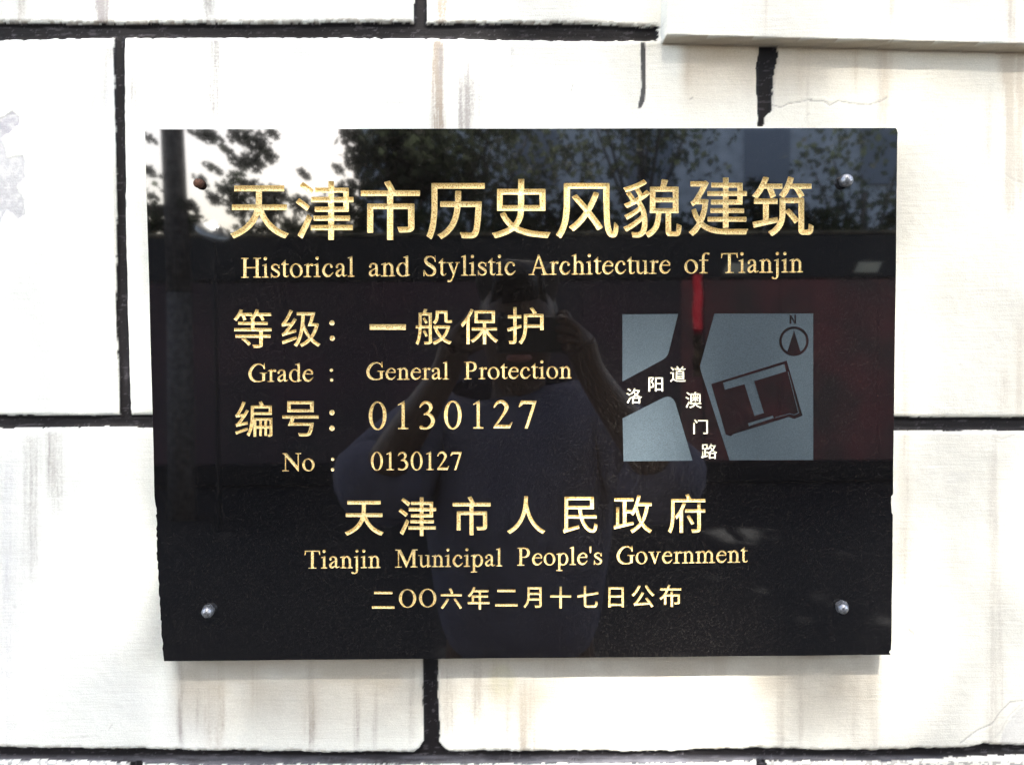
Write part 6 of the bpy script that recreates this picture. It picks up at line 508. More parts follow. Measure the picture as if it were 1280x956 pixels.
"M": (889, [[212,0,10,-1,3,3,111,252,1,-222,-13,-15,-28,-1,0,-16,136,0,0,16,-32,1,-11,11,-1,4,0,280,2,2,42,0,0,16,-100,1,-2,-1,-91,-222,-5,-12,-2,-3,-118,237,-2,1,-104,-1,0,-16,50,0,1,-2,0,-280,-1,-2,-12,-13,-40,-1,0,-16,124,0,2,0,0,2,0,14,-40,1,-13,13,1,246,9,-18]], [[216,6,3,0,3,7,109,245,3,2,2,1,4,-1,3,-6,0,-224,-3,-4,-14,-14,-22,-1,-2,-1,0,-4,124,0,0,4,-2,1,-26,1,-14,14,-2,4,0,284,2,4,4,2,36,0,2,2,0,2,-92,0,-95,-232,-3,-4,-4,-2,-4,2,-2,2,-116,234,-96,0,-1,-2,1,-2,46,0,2,-2,3,-4,0,-282,-1,-6,-16,-14,-34,-1,-2,-1,0,-4,112,0,2,0,0,2,0,2,-2,1,-34,1,-14,12,-3,4,0,248,3,6,4,1,4,-3,10,-18]]),
"T": (611, [[78,0,150,0,0,16,-38,1,-12,13,0,280,0,2,2,0,88,0,2,-4,14,-56,4,-3,10,-2,0,39,-1,4,-1,40,-288,0,0,-54,-1,-4,1,-26,10,3,3,3,14,56,3,4,86,0,2,0,1,-2,0,-278,-13,-15,-36,-1]], [[84,6,138,0,0,4,-2,1,-32,1,-14,12,-2,4,0,284,2,4,4,2,88,0,4,-1,4,-5,14,-50,2,-6,2,0,0,28,-1,4,-1,36,-276,0,0,-68,2,6,14,50,4,5,4,1,88,0,4,-2,3,-4,0,-282,-3,-4,-14,-14,-32,-1,-1,-1]]),
"f": (333, [[10,0,132,0,0,16,-36,1,-12,13,0,176,2,1,56,0,1,1,0,16,-1,0,-2,1,-56,1,-1,52,1,8,4,12,4,8,6,8,8,5,10,2,4,-1,18,-13,6,-2,8,0,6,3,6,8,1,4,0,6,-3,6,-8,7,-22,4,-14,1,-24,-3,-6,-2,-11,-7,-15,-13,-4,-6,-11,-19,-3,-12,-1,-18,-2,-6,-1,-32,-40,-2,0,-16,40,-1,0,-1,1,-2,0,-174,-13,-13,-28,-1]], [[16,6,120,0,1,4,-1,1,-32,1,-16,16,0,178,2,4,4,3,52,0,0,1,1,4,-1,0,-2,1,-50,0,-4,3,-2,4,-1,52,1,10,5,12,7,12,6,8,12,6,10,1,8,-4,16,-11,6,-1,5,1,3,2,2,4,1,4,-1,6,-6,4,-22,5,-22,0,-18,-5,-14,-8,-13,-14,-8,-14,-3,-10,-3,-12,0,-12,-2,-6,0,-30,-1,-4,-6,-3,-34,-1,0,-4,2,-1,34,-1,4,-2,1,-4,0,-178,-3,-4,-12,-12,-24,-1,-2,-1]]),
"j": (278, [[21,-108,21,-1,8,2,14,7,10,8,8,10,8,12,3,10,4,32,0,256,-1,2,-6,0,-8,-2,-62,-23,-1,-3,0,-8,1,-2,32,4,2,0,1,-2,0,-224,1,-4,0,-26,-2,-6,-8,-14,-4,-4,-4,-3,-8,0,-10,3,-17,18,-5,2,-6,0,-6,0,-4,-3,-6,-5,-2,-4,0,-6,0,-6,2,-4,6,-7,18,-6],[69,286,9,0,8,2,5,4,8,8,3,10,0,8,-1,4,-5,9,-8,8,-10,3,-8,0,-4,-1,-9,-5,-8,-8,-3,-10,0,-8,1,-4,5,-9,8,-8]], [[23,-102,17,-1,8,3,12,6,10,8,7,8,7,10,3,10,4,32,-1,249,-16,-5,-48,-18,28,2,4,-2,3,-4,0,-224,1,-6,0,-28,-3,-8,-9,-14,-4,-6,-6,-2,-12,-1,-11,3,-17,18,-4,2,-6,0,-4,-2,-5,-4,-1,-6,0,-4,2,-4,6,-4,24,-7],[71,292,5,0,4,2,8,3,6,7,2,8,-2,10,-4,6,-6,6,-8,2,-10,-2,-6,-4,-6,-6,-2,-8,2,-8,3,-8,7,-6]]),
"'": (180, [[36,216,16,0,2,2,12,116,0,4,-2,0,-38,0,-2,-2,11,-114]], [[42,222,6,0,1,2,10,102,0,4,-1,2,-26,0,-1,-2,10,-106]]),
"O": (722, [[180,-8,16,1,14,2,16,4,16,6,16,8,14,9,20,17,21,25,7,10,10,20,6,16,4,16,4,28,-1,34,-3,16,-4,16,-6,16,-10,20,-18,26,-10,10,-19,16,-15,10,-16,8,-16,6,-16,4,-14,2,-16,0,-16,0,-12,-2,-18,-4,-16,-6,-16,-8,-14,-9,-20,-17,-20,-24,-7,-12,-10,-20,-6,-16,-4,-14,-4,-30,1,-32,3,-18,4,-16,6,-16,10,-20,18,-24,9,-11,20,-17,14,-9,16,-8,16,-6,18,-4,12,-2],[168,12,-20,6,-8,4,-13,10,-7,6,-10,10,-15,22,-10,22,-5,16,-5,22,-2,16,0,38,4,28,3,12,7,20,8,16,6,10,16,20,10,10,13,9,14,6,16,4,22,0,10,-2,10,-4,8,-4,14,-9,8,-7,9,-11,15,-22,10,-22,5,-14,5,-24,2,-16,0,-38,-4,-26,-3,-12,-7,-20,-8,-18,-6,-10,-16,-20,-10,-8,-14,-10,-12,-6,-16,-4]], [[165,0,29,-1,30,7,16,6,14,6,26,18,16,16,11,14,8,12,9,18,5,14,5,18,4,28,-1,30,-3,16,-5,18,-5,15,-10,18,-17,25,-17,18,-26,17,-14,7,-16,6,-30,6,-28,0,-22,-4,-14,-4,-10,-4,-20,-11,-12,-9,-16,-13,-18,-23,-8,-12,-8,-18,-6,-14,-4,-16,-5,-28,1,-30,3,-18,5,-18,6,-14,8,-18,18,-24,18,-18,24,-18,14,-6,16,-6,18,-5],[178,6,-10,0,-10,2,-20,9,-14,9,-8,8,-12,12,-8,10,-11,22,-11,28,-6,30,-2,30,2,30,6,30,11,28,11,20,8,12,12,12,8,6,14,10,20,8,10,3,12,1,14,-1,10,-3,20,-8,14,-10,8,-6,10,-12,8,-12,12,-20,10,-28,7,-30,2,-30,-2,-30,-7,-30,-10,-28,-5,-10,-11,-18,-16,-18,-20,-15,-20,-9,-10,-2]]),
"0": (500, [[113,-6,23,-1,18,5,16,8,8,7,11,9,11,13,11,17,8,16,6,16,9,34,4,32,0,30,-5,38,-8,30,-6,14,-8,16,-16,24,-11,11,-6,5,-8,7,-16,8,-18,5,-22,0,-10,-2,-10,-4,-14,-7,-14,-12,-16,-17,-11,-18,-8,-16,-6,-14,-9,-36,-4,-32,0,-30,5,-36,8,-30,6,-16,8,-16,16,-22,11,-12,6,-6,8,-6,16,-8],[118,11,-13,7,-11,9,-9,13,-12,26,-8,28,-4,24,-3,30,0,34,3,32,7,34,9,26,8,16,10,14,13,12,10,4,14,0,10,-4,13,-12,10,-14,12,-26,8,-28,4,-22,3,-32,0,-34,-3,-30,-7,-36,-9,-26,-8,-16,-10,-14,-13,-11,-10,-4]], [[115,0,19,-1,20,5,12,8,10,6,8,8,10,12,12,20,6,12,8,20,8,30,4,34,0,24,-5,38,-9,30,-12,29,-16,23,-8,8,-8,7,-8,6,-13,7,-21,6,-14,0,-6,-1,-14,-5,-8,-3,-22,-15,-12,-16,-12,-18,-6,-14,-8,-18,-8,-32,-4,-32,0,-26,5,-36,9,-30,12,-30,16,-22,8,-10,8,-6,8,-6,12,-8],[116,6,-14,6,-12,12,-10,14,-12,26,-8,28,-5,24,-3,32,0,36,3,32,7,34,10,27,8,17,10,14,8,8,8,5,10,5,16,0,14,-6,6,-4,8,-8,10,-14,12,-28,8,-28,5,-22,3,-32,0,-36,-3,-32,-7,-36,-10,-26,-8,-16,-10,-16,-8,-6,-8,-6,-10,-5]]),
"1": (500, [[56,0,140,0,2,0,1,2,-1,14,-38,1,-12,13,0,288,-2,2,-16,0,15,16,1,2,-8,0,-84,-42,0,-12,2,0,46,14,2,0,0,-4,0,-262,-14,-15,-34,-1]], [[62,6,128,0,2,0,1,2,-1,2,0,1,-34,1,-14,12,-2,4,0,284,-2,2,-14,1,-2,3,-2,4,-58,-28,10,2,28,8,4,-1,4,-5,0,-266,-2,-6,-14,-14,-30,-1,-2,-1]]),
"2": (500, [[16,0,194,0,28,70,0,4,-12,0,-22,-26,-6,-5,-139,1,1,2,42,55,52,69,18,28,12,24,6,18,2,10,0,16,-4,16,-6,12,-12,16,-10,10,-16,11,-6,3,-18,5,-20,1,-14,-2,-14,-5,-10,-5,-10,-6,-16,-16,-5,-6,-7,-16,-9,-28,1,-6,6,-2,6,2,23,32,17,12,10,5,10,3,10,0,6,-1,6,-2,10,-5,16,-17,8,-15,1,-6,0,-8,-5,-22,-7,-18,-12,-26,-20,-36,-39,-58,-16,-24,-26,-32,-1,-10,-4,-4]], [[22,6,182,0,2,2,20,52,2,6,-20,-22,-4,-6,-4,-1,-142,0,-4,1,-2,4,0,4,2,4,52,66,42,58,12,18,18,32,6,18,2,10,0,12,-4,16,-5,10,-12,16,-9,8,-20,14,-18,5,-16,1,-16,-3,-12,-5,-18,-10,-14,-12,-6,-8,-6,-14,-8,-26,0,-2,2,0,22,30,4,6,14,9,12,5,10,4,14,0,6,-2,8,-2,10,-6,16,-18,6,-8,4,-8,1,-6,0,-10,-7,-30,-6,-14,-12,-24,-32,-56,-38,-56,-30,-40,-2,-8,-3,-4]]),
"3": (500, [[66,-4,42,-1,14,2,28,9,20,10,16,12,8,10,7,10,9,18,6,22,1,22,-3,16,-8,16,-6,10,-18,19,-10,7,-18,11,-11,3,11,9,7,7,13,16,7,14,5,18,0,12,-3,14,-8,18,-8,10,-7,8,-8,6,-10,5,-22,6,-6,1,-18,0,-12,-2,-12,-4,-20,-12,-10,-8,-8,-12,-16,-36,4,-6,4,-1,4,1,19,22,10,10,13,9,10,4,10,3,8,0,16,-5,8,-5,8,-8,6,-10,4,-14,0,-8,-2,-10,-5,-14,-5,-9,-12,-11,-20,-16,-4,-2,-6,0,-4,-2,-4,-6,-5,-4,-1,-2,0,-6,2,-4,6,-2,6,1,6,4,4,0,28,-8,8,-5,12,-10,13,-18,4,-8,5,-12,1,-12,-4,-20,-9,-20,-14,-16,-8,-8,-10,-8,-12,-5,-16,-2,-22,2,-6,3,-18,14,-8,2,-10,-1,-6,-4,-4,-5,-2,-8,1,-10,4,-6,7,-5]], [[68,2,38,-1,14,2,22,7,14,6,10,6,16,12,13,16,9,18,6,22,1,18,-3,16,-7,14,-7,10,-16,18,-10,7,-16,9,-12,5,-4,5,0,2,2,4,12,8,6,6,12,16,6,11,4,9,2,10,0,8,-4,14,-7,16,-7,10,-6,6,-8,6,-8,4,-22,7,-18,1,-14,-2,-12,-4,-18,-11,-8,-7,-8,-11,-15,-33,1,0,6,6,12,14,12,12,16,9,18,7,12,0,12,-4,14,-8,10,-10,8,-16,2,-10,0,-10,-2,-10,-8,-18,-4,-6,-12,-14,-22,-15,-4,-3,-8,-1,-2,-5,-6,-4,0,-2,2,-2,10,4,8,1,28,-9,14,-8,14,-14,12,-20,6,-14,1,-6,-1,-18,-7,-22,-6,-12,-5,-8,-8,-8,-10,-10,-12,-7,-6,-3,-8,-3,-14,-2,-20,1,-6,2,-6,3,-20,13,-6,2,-6,-2,-4,-2,-2,-4,-2,-6,2,-6,2,-4,4,-2,6,-2]]),
"7": (500, [[84,-4,36,0,2,2,104,322,0,10,-186,1,-2,-3,-27,-64,-1,-4,0,-2,10,-5,2,0,44,38,114,-1]], [[92,2,22,0,2,2,104,318,0,2,-176,0,-26,-60,0,-2,2,-2,2,2,38,34,4,1,116,0,4,-1,2,-4,0,-4]]),
}

def loops_of(steps):
    return [np.cumsum(np.array(L, float).reshape(-1, 2), 0)*2 for L in steps]
def inside_loops(loops, P):
    r = np.zeros(len(P), bool); x, y = P[:, 0], P[:, 1]
    for L in loops:
        lo, hi = L.min(0), L.max(0)
        s = np.where((x >= lo[0]) & (x <= hi[0]) & (y >= lo[1]) & (y <= hi[1]))[0]
        if not len(s): continue
        a = L; b = np.roll(L, -1, 0); xs, ys = x[s][:, None], y[s][:, None]
        dy = np.where(b[:, 1] == a[:, 1], 1e-12, b[:, 1]-a[:, 1])
        c = ((a[:, 1] > ys) != (b[:, 1] > ys)) & (xs < (b[:, 0]-a[:, 0])*(ys-a[:, 1])/dy + a[:, 0])
        r[s] ^= (c.sum(1) % 2).astype(bool)
    return r
def cdt(loops):
    """triangulate all loops together; returns points, triangles, source index of each point"""
    pts = []; edges = []
    for L in loops:
        k = len(pts); n = len(L)
        pts += [Vector((float(a), float(b))) for a, b in L]; edges += [(k+i, k+(i+1) % n) for i in range(n)]
    v, e, f, ov, oe, of = geometry.delaunay_2d_cdt(pts, edges, [], 0, 1e-5)
    src = np.array([o[0] if o else -1 for o in ov])
    return np.array([(p.x, p.y) for p in v]), np.array([t for t in f if len(t) == 3]), src
GDEF = {}
def glyph(ch):
    if ch not in GDEF:
        o, i = loops_of(GLYPHS[ch][1]), loops_of(GLYPHS[ch][2])
        P, T, src = cdt(o+i); no = sum(map(len, o))
        T = T[inside_loops(o, P[T].mean(1))]
        deep = (src >= no).astype(float)
        if True:
            new = np.where(src < 0)[0]; deep[new] = 0
        b = np.vstack(o)
        GDEF[ch] = (o, P, T, deep, b.min(0), b.max(0))
    return GDEF[ch]
HOLES = []                                      # every cut outline, in plaque metres (x, z)
class Line:
    """one line of cut lettering = one mesh"""
    def __init__(s): s.V = []; s.F = []; s.n = 0
    def put(s, ch, fx, depth):
        o, P, T, deep, lo, hi = glyph(ch)
        for L in o:
            x, z = fx(L); HOLES.append(np.stack([x, z], -1))
        x, z = fx(P)
        s.V.append(np.stack([x, deep*depth*1.7, z], -1)); s.F.append(T+s.n); s.n += len(P)
    def cjk(s, ch, u0, u1, v0, v1, depth):
        o, P, T, deep, lo, hi = glyph(ch)
        def fx(Q):
            return P2W(u0+(Q[:, 0]-lo[0])/(hi[0]-lo[0])*(u1-u0), v1-(Q[:, 1]-lo[1])/(hi[1]-lo[1])*(v1-v0))
        s.put(ch, fx, depth)
    def word(s, txt, u0, u1, b0, b1, cap, depth, pitch=None):
        """Latin text whose ink runs from u0 to u1, baseline b0 at u0 and b1 at u1, cap height cap"""
        pen = 0; pos = []
        for c in txt:
            pos.append(pen); pen += GLYPHS[c][0] if pitch is None else pitch
        l = glyph(txt[0])[4][0]; r = pos[-1]+glyph(txt[-1])[5][0]
        k = (u1-u0)/(r-l)
        for c, p in zip(txt, pos):
            def fx(Q, p=p):
                uu = u0+(Q[:, 0]+p-l)*k
                return P2W(uu, b0+(b1-b0)*(uu-u0)/(u1-u0)-Q[:, 1]/662*cap)
            s.put(c, fx, depth)
    def dots(s, pts, r, depth):
        a = np.arange(14)/14*2*math.pi
        for u, v in pts:
            x, z = P2W(u+r*np.cos(a), v-r*np.sin(a)); HOLES.append(np.stack([x, z], -1))
            xi, zi = P2W(u+.55*r*np.cos(a), v-.55*r*np.sin(a))
            V = np.concatenate([np.stack([x, x*0, z], -1), np.stack([xi, xi*0+depth, zi], -1), [[xi.mean(), depth, zi.mean()]]])
            F = []
            for i in range(14):
                j = (i+1) % 14
                F += [[i, j, 14+j], [i, 14+j, 14+i], [14+i, 14+j, 28]]
            s.V.append(V); s.F.append(np.array(F)+s.n); s.n += len(V)
    def build(s, name, parent, label=None, mat=None):
        V = np.concatenate(s.V); F = np.concatenate(s.F)
        # faces look to the street (-y)
        a, b, c = V[F[:, 0]], V[F[:, 1]], V[F[:, 2]]
        nrm = np.cross(b-a, c-a)[:, 1]; F[nrm > 0] = F[nrm > 0][:, ::-1]
        o = mesh_np(name, V, F, mat or M_GOLD, parent)
        if label: o['label'] = label
        return o
plaque = tag(empty('plaque', (0.0175, 0.0, 1.457)), 'black polished granite plaque with gold Chinese and English lettering, bolted to the white wall', 'plaque')
t = Line()
for ch, a in zip('天津市历史风貌建筑', [(288, 361, 232, 298), (370, 442, 226.5, 300), (451, 525, 226, 300), (533, 606, 229, 299), (615, 688, 224, 298), (695, 773, 229, 298), (779, 852, 224, 297), (861, 935, 222, 295), (940, 1017, 221, 295)]):
    t.cjk(ch, *a, .0014)
t.build('title_characters', plaque, 'large gold Chinese title across the top of the plaque')
t = Line()
for w, a, b in [('Historical', 301.4, 443.3), ('and', 461, 512.5), ('Stylistic', 529.4, 644.6), ('Architecture', 660.8, 838.3), ('of', 855.3, 887), ('Tianjin', 901.3, 1003.7)]:
    bl = lambda u: 347.3 + (u-302)*(340.5-347.3)/700
    t.word(w, a, b, bl(a), bl(b), 25, .0006)
t.build('english_title', plaque, 'gold serif English line under the title')
t = Line()
for ch, a in zip('等级', [(292, 339.5, 386.5, 434.8), (351.8, 400.5, 387, 433.5)]): t.cjk(ch, *a, .0009)
t.dots([(415, 403.6), (415.4, 422.7)], 3.3, .0009); t.build('grade_heading', plaque, 'gold Chinese heading of the grade line')
t = Line()
for ch, a in zip('一般保护', [(462, 507.5, 405.3, 412.3), (519.6, 565, 386, 431), (576, 622.5, 386, 430.3), (634, 679.5, 384, 430.2)]): t.cjk(ch, *a, .0009)
t.build('grade_characters', plaque, 'gold Chinese characters giving the grade')
t = Line()
t.word('Grade', 310.5, 391.7, 477.4, 476.8, 22.8, .0006); t.dots([(414.3, 462.6), (414.5, 474.8)], 2.1, .0005)
t.build('english_grade_heading', plaque, 'gold serif heading of the English grade line')
t = Line()
t.word('General', 458, 561.4, 474.8, 474.2, 22, .0006); t.word('Protection', 580, 714.7, 474, 472.8, 22, .0006)
t.build('english_grade', plaque, 'gold serif English words giving the grade')
t = Line()
t.cjk('编', 294, 340.5, 501.3, 545.8, .0009); t.cjk('号', 352.8, 398.3, 501.3, 545.2, .0009); t.dots([(415, 515.6), (415, 535)], 3.4, .0009)
t.build('number_heading', plaque, 'gold Chinese heading of the number line')
t = Line()
for c, a, b, y in [('0', 461, 483.2, 536.6), ('1', 497.5, 510.5, 536.2), ('3', 524.2, 543.6, 536), ('0', 555, 577, 535.8), ('1', 591.5, 604.2, 535.4), ('2', 617, 640.5, 535.2), ('7', 648.2, 670.6, 535)]:
    t.word(c, a, b, y, y, 34.4, .0009)
t.build('large_number', plaque, 'large gold serial number')
t = Line()
t.word('No', 352.8, 393.2, 588.7, 588.4, 22.6, .0006); t.dots([(415.8, 573.7), (415.8, 586.8)], 2.1, .0005)
t.build('english_number_heading', plaque, 'small gold serif heading of the English number line')
t = Line()
t.word('0130127', 463.7, 577.2, 587.5, 587, 22.6, .0006)
t.build('small_number', plaque, 'small gold serial number under the large one')
t = Line()
for ch, a in zip('天津市人民政府', [(431, 479.6, 625.5, 669), (498.5, 545.3, 621.2, 669.5), (565.8, 613.3, 620, 668.5), (634, 681.5, 619.7, 667), (703.3, 746.8, 620.7, 666.2), (767, 815, 618.7, 665.8), (835, 881.7, 617, 665.8)]):
    t.cjk(ch, *a, .0010)
t.build('issuer_characters', plaque, 'gold Chinese line naming the issuing body')
t = Line()
for w, a, b, y0, y1 in [('Tianjin', 380.9, 475.8, 710.3, 709.4), ('Municipal', 494, 627.8, 709, 707.4), ("People's", 646.5, 752.6, 706.6, 705.2), ('Government', 770.8, 934.7, 704.8, 702.6)]:
    t.word(w, a, b, y0, y1, 22.4, .0006)
t.build('english_issuer', plaque, 'gold serif English line naming the issuing body')
t = Line()
for ch, a in zip('二六年二月十七日公布', [(465, 493, 739, 760.3), (550.8, 577.4, 734.8, 760.8), (584.8, 612, 733.3, 761.4), (619, 647, 736.5, 757.5), (654.5, 677, 733.3, 759.2), (687.7, 714, 732.7, 760), (721.6, 748, 732, 759), (760.4, 779.8, 733.3, 758.7), (789.4, 818, 730.8, 758.5), (824.5, 851.5, 730.2, 758)]):
    t.cjk(ch, *a, .0007)
t.word('O', 498.7, 520.2, 758.6, 758.6, 22.4, .0007); t.word('O', 523.8, 545.6, 758.3, 758.3, 22.4, .0007)
t.build('date_characters', plaque, 'small gold Chinese date line at the foot of the plaque')

# ---- the map
smap = bpy.data.objects.new('site_map', None); link(smap, plaque); smap.empty_display_size = .05
smap.location = (0, 0, 0)
class _W: pass
def under_map(o): o.parent = smap
t = Line()
for ch, a in zip('洛阳道', [(783, 802.3, 485, 504.2), (810.6, 828.8, 471, 489.2), (837.6, 857.2, 457.4, 477.2)]): t.cjk(ch, *a, .0005)
under_map(t.build('street_name', plaque, 'white street name slanting up the side road', M_IVORY))
t = Line()
for ch, a in zip('澳门路', [(856.8, 877, 489.5, 509.8), (866.6, 884.9, 524, 542.2), (876.6, 896.4, 554, 573.2)]): t.cjk(ch, *a, .0005)
under_map(t.build('street_name', plaque, 'white street name running down the main road', M_IVORY))
Z5 = lambda pts: [(760+x/4.345, 370+y/4.345) for x, y in pts]
Z7 = lambda pts: [(880+x/7.964, 440+y/7.964) for x, y in pts]
def arcp(cx, cy, r, a0, a1, n): return [(cx+r*math.cos(math.radians(a0+(a1-a0)*i/n)), cy-r*math.sin(math.radians(a0+(a1-a0)*i/n))) for i in range(n+1)]
BL_TL = Z5([(78, 99), (382, 96), (332, 296), (325, 318), (312, 336), (294, 348), (78, 464)])
BL_BL = Z5([(79, 663), (270, 566), (300, 551), (322, 545), (342, 548), (358, 562), (368, 584), (460, 893), (84, 897)])
BL_R = Z5([(578, 95), (1115, 94), (1115, 890), (660, 891), (502, 400), (499, 380)])
SITE = Z7([(72, 318), (823, 85), (980, 630), (905, 662), (885, 660), (845, 643), (290, 816), (268, 836), (218, 820)])
TSH = Z7([(190, 304), (800, 118), (818, 192), (500, 290), (597, 605), (502, 636), (403, 320), (208, 375)])
STRIP = Z7([(438, 708), (685, 630), (696, 655), (447, 737)])
HAIR = Z7([(834, 196), (841, 194), (946, 606), (898, 629), (852, 616), (708, 656), (705, 650), (850, 608), (898, 621), (937, 602)])
RING = arcp(760+1010/4.345, 370+245/4.345, 80/4.345, 0, 350, 35)
INNER = arcp(760+1010/4.345, 370+245/4.345, 67/4.345, -58, 238, 30) + Z5([(1010, 186)])
NN = Z5([(987, 150), (987, 103), (995, 103), (1013, 136), (1013, 103), (1021, 103), (1021, 150), (1013, 150), (995, 117), (995, 150)])
toW = lambda L: np.stack(P2W([p[0] for p in L], [p[1] for p in L]), -1)
MAPL = [toW(L) for L in (BL_TL, BL_BL, BL_R, SITE, TSH, STRIP, HAIR, RING, INNER, NN)]

# ---- plaque outline, with its sawn and broken edges
rnd = random.Random(11)
out = [(181.2, 162), (300, 161.6), (600, 161), (900, 160.6), (1119.4, 160.2), (1121, 162.2), (1122.1, 166), (1121.6, 175)]
out += [(1121.6-(v-175)*5.6/460 + rnd.uniform(-.35, .35), v) for v in range(230, 600, 60)]
out += [(1116.4, 616), (1116, 618), (1114.2, 620), (1113.8, 628), (1114.6, 640), (1116, 643)]
out += [(1116-(v-643)/170*1.6 + rnd.uniform(-.3, .3), v) for v in range(660, 800, 28)]
out += [(1114.4, 800), (1113.6, 812), (1112.2, 813), (1111.6, 815), (1113.4, 818)]
out += [(u, 818+(1114-u)*8/909 + rnd.uniform(-.25, .25)) for u in range(1060, 230, -50)] + [(205, 826)]
v = 822.0
lx = lambda v: np.interp(v, [162, 500, 600, 628, 632, 660, 700, 730, 780, 826], [181.2, 190.2, 192.6, 193.4, 195.2, 195.6, 196.6, 198.6, 201.6, 204.2])
while v > 628:
    out.append((float(lx(v)) + rnd.uniform(-.9, .9), v)); v -= rnd.uniform(2.0, 6.0)
out += [(float(lx(v)) + rnd.uniform(-.25, .25), v) for v in (620, 600, 560, 500, 430, 360, 290, 220)]
OUT = toW(out)
ALL = [OUT]+MAPL+HOLES
P, T, src = cdt([L*1000 for L in ALL]); P = P/1000
cen = P[T].mean(1)
i_out = inside_loops([OUT], cen); i_map = inside_loops(MAPL, cen); i_gl = inside_loops(HOLES, cen)
i_r = inside_loops([MAPL[2]], cen)
cz = W2P(cen[:, 0], 0.0, cen[:, 1])[1]
pol = i_out & ~i_map & ~i_gl
def tri_obj(name, sel, y, mat, parent):
    f = T[sel]; used, inv = np.unique(f.ravel(), return_inverse=True)
    V = np.stack([P[used, 0], np.full(len(used), y), P[used, 1]], -1); F = inv.reshape(f.shape)
    a, b, c = V[F[:, 0]], V[F[:, 1]], V[F[:, 2]]; n = np.cross(b-a, c-a)[:, 1]; F[n > 0] = F[n > 0][:, ::-1]
    return mesh_np(name, V, F, mat, parent)
tri_obj('polished_face', pol & ~i_r, 0.0, M_GRAN, plaque)
under_map(tri_obj('north_arrow', pol & i_r & (cz < 447), 0.0, M_GRAN, plaque))
under_map(tri_obj('plot_outline', pol & i_r & (cz >= 447), 0.0, M_GRAN, plaque))
EY = 0.0002
in_site = inside_loops([MAPL[3]], cen)
mt = i_out & i_map & ~i_gl
def matte(name, sel, loops, parent, label=None):
    o = tri_obj(name, sel, EY, M_ETCH, parent); under_map(o)
    if label: o['label'] = label
    return o
matte('city_block', mt & inside_loops([MAPL[0]], cen), None, plaque)
matte('city_block', mt & inside_loops([MAPL[1]], cen), None, plaque)
matte('city_block', mt & i_r & ~in_site, None, plaque, 'large blue-grey block holding the plot and the north arrow')
matte('building_footprint', mt & in_site, None, plaque, 'blue-grey T-shaped footprint inside the plot')
# little steps round the sandblasted areas
V = []; F = []
for L in MAPL:
    k = len(V); n = len(L)
    V += [(a, 0, b) for a, b in L] + [(a, EY, b) for a, b in L]
    F += [[k+i, k+(i+1) % n, k+n+(i+1) % n, k+n+i] for i in range(n)]
under_map(mesh_np('etched_edge', V, np.array(F), M_ETCH, plaque))
# sides and back of the slab
n = len(OUT); OB = OUT + (np.array([P2W(640, 490)]).reshape(2)-OUT)*0.004
V = [(a, 0, b) for a, b in OUT] + [(a, .0205, b) for a, b in OB]
F = [[i, (i+1) % n, n+(i+1) % n, n+i] for i in range(n)] + [list(range(n, 2*n))]
mesh_np('slab_edge', V, F, M_SIDE, plaque)

# ---- fixings
def nut(u, v, name, mat, tilt=(0, 0), r=.0056, dome=.0044, label=None, rot=0.0):
    x, z = P2W(u, v)
    bm = bmesh.new()
    R = Matrix.Translation((float(x), 0, float(z))) @ Matrix.Rotation(math.radians(tilt[0]), 4, 'X') @ Matrix.Rotation(math.radians(tilt[1]), 4, 'Z') @ Matrix.Rotation(math.pi/2, 4, 'X')
    bmesh.ops.create_cone(bm, cap_ends=True, segments=6, radius1=r, radius2=r*.96, depth=.0062, matrix=R @ Matrix.Translation((0, 0, .0030)) @ Matrix.Rotation(rot, 4, 'Z'))
    bmesh.ops.bevel(bm, geom=list(bm.edges), offset=.0006, segments=2, affect='EDGES')
    base = bm_obj(name, bm, mat, plaque)
    bm = bmesh.new()
    bmesh.ops.create_uvsphere(bm, u_segments=24, v_segments=12, radius=dome, matrix=R @ Matrix.Translation((0, 0, .0062)) @ Matrix.Diagonal((1, 1, .8, 1)))
    d = bm_obj('dome_cap', bm, mat, plaque, True); d.parent = base; d.location = (0, 0, 0)
    if label: base['label'] = label
nut(1056, 226.5, 'acorn_nut', M_STEEL, (6, -8), label='grey acorn nut at upper right', rot=.3, r=.0056, dome=.0053)
nut(261, 762, 'acorn_nut', M_STEEL, (4, 5), label='grey acorn nut at lower left', rot=.6)
nut(1051.5, 756.5, 'acorn_nut', M_STEEL, (10, -6), label='grey acorn nut at lower right', rot=.1)
nut(249.5, 229.5, 'bolt_head', M_RUST, (8, 4), r=.0042, dome=.0034, label='brown rusted bolt at upper left without its nut', rot=.4)

# ------------------------------------------------------------------ what the polished stone mirrors
def mirror_pt(u, v, y):
    """where something at depth y in the street must stand for its mirror image to be seen at (u, v)"""
    d = _f + (u-CX)/FPX*_r - (v-CY)/FPX*_u
    k = (abs(y) + .75)/d[1]
    return np.array([CAM[0]+d[0]*k, y, CAM[2]+d[2]*k])
rng = np.random.default_rng(4)
G_AT = mirror_pt(266, 290, -7.4)
SPOTS = [(G_AT, .32, .32), (mirror_pt(872, 400, -8.9), .25, .45), (np.array([P2W(812, 890)[0], 0.02, P2W(812, 890)[1]]), .10, .045), (np.array([P2W(786, 582)[0], 0.0, P2W(786, 582)[1]]), .055, .045)]
SHADE_AT = np.array([0.0, 0.02, 1.47])
def across_sun(q):
    w = q-(q@SUN)[:, None]*SUN; e2 = np.cross(SUN, [1, 0, 0]); e2 /= np.linalg.norm(e2)
    return w[:, 0], w@e2
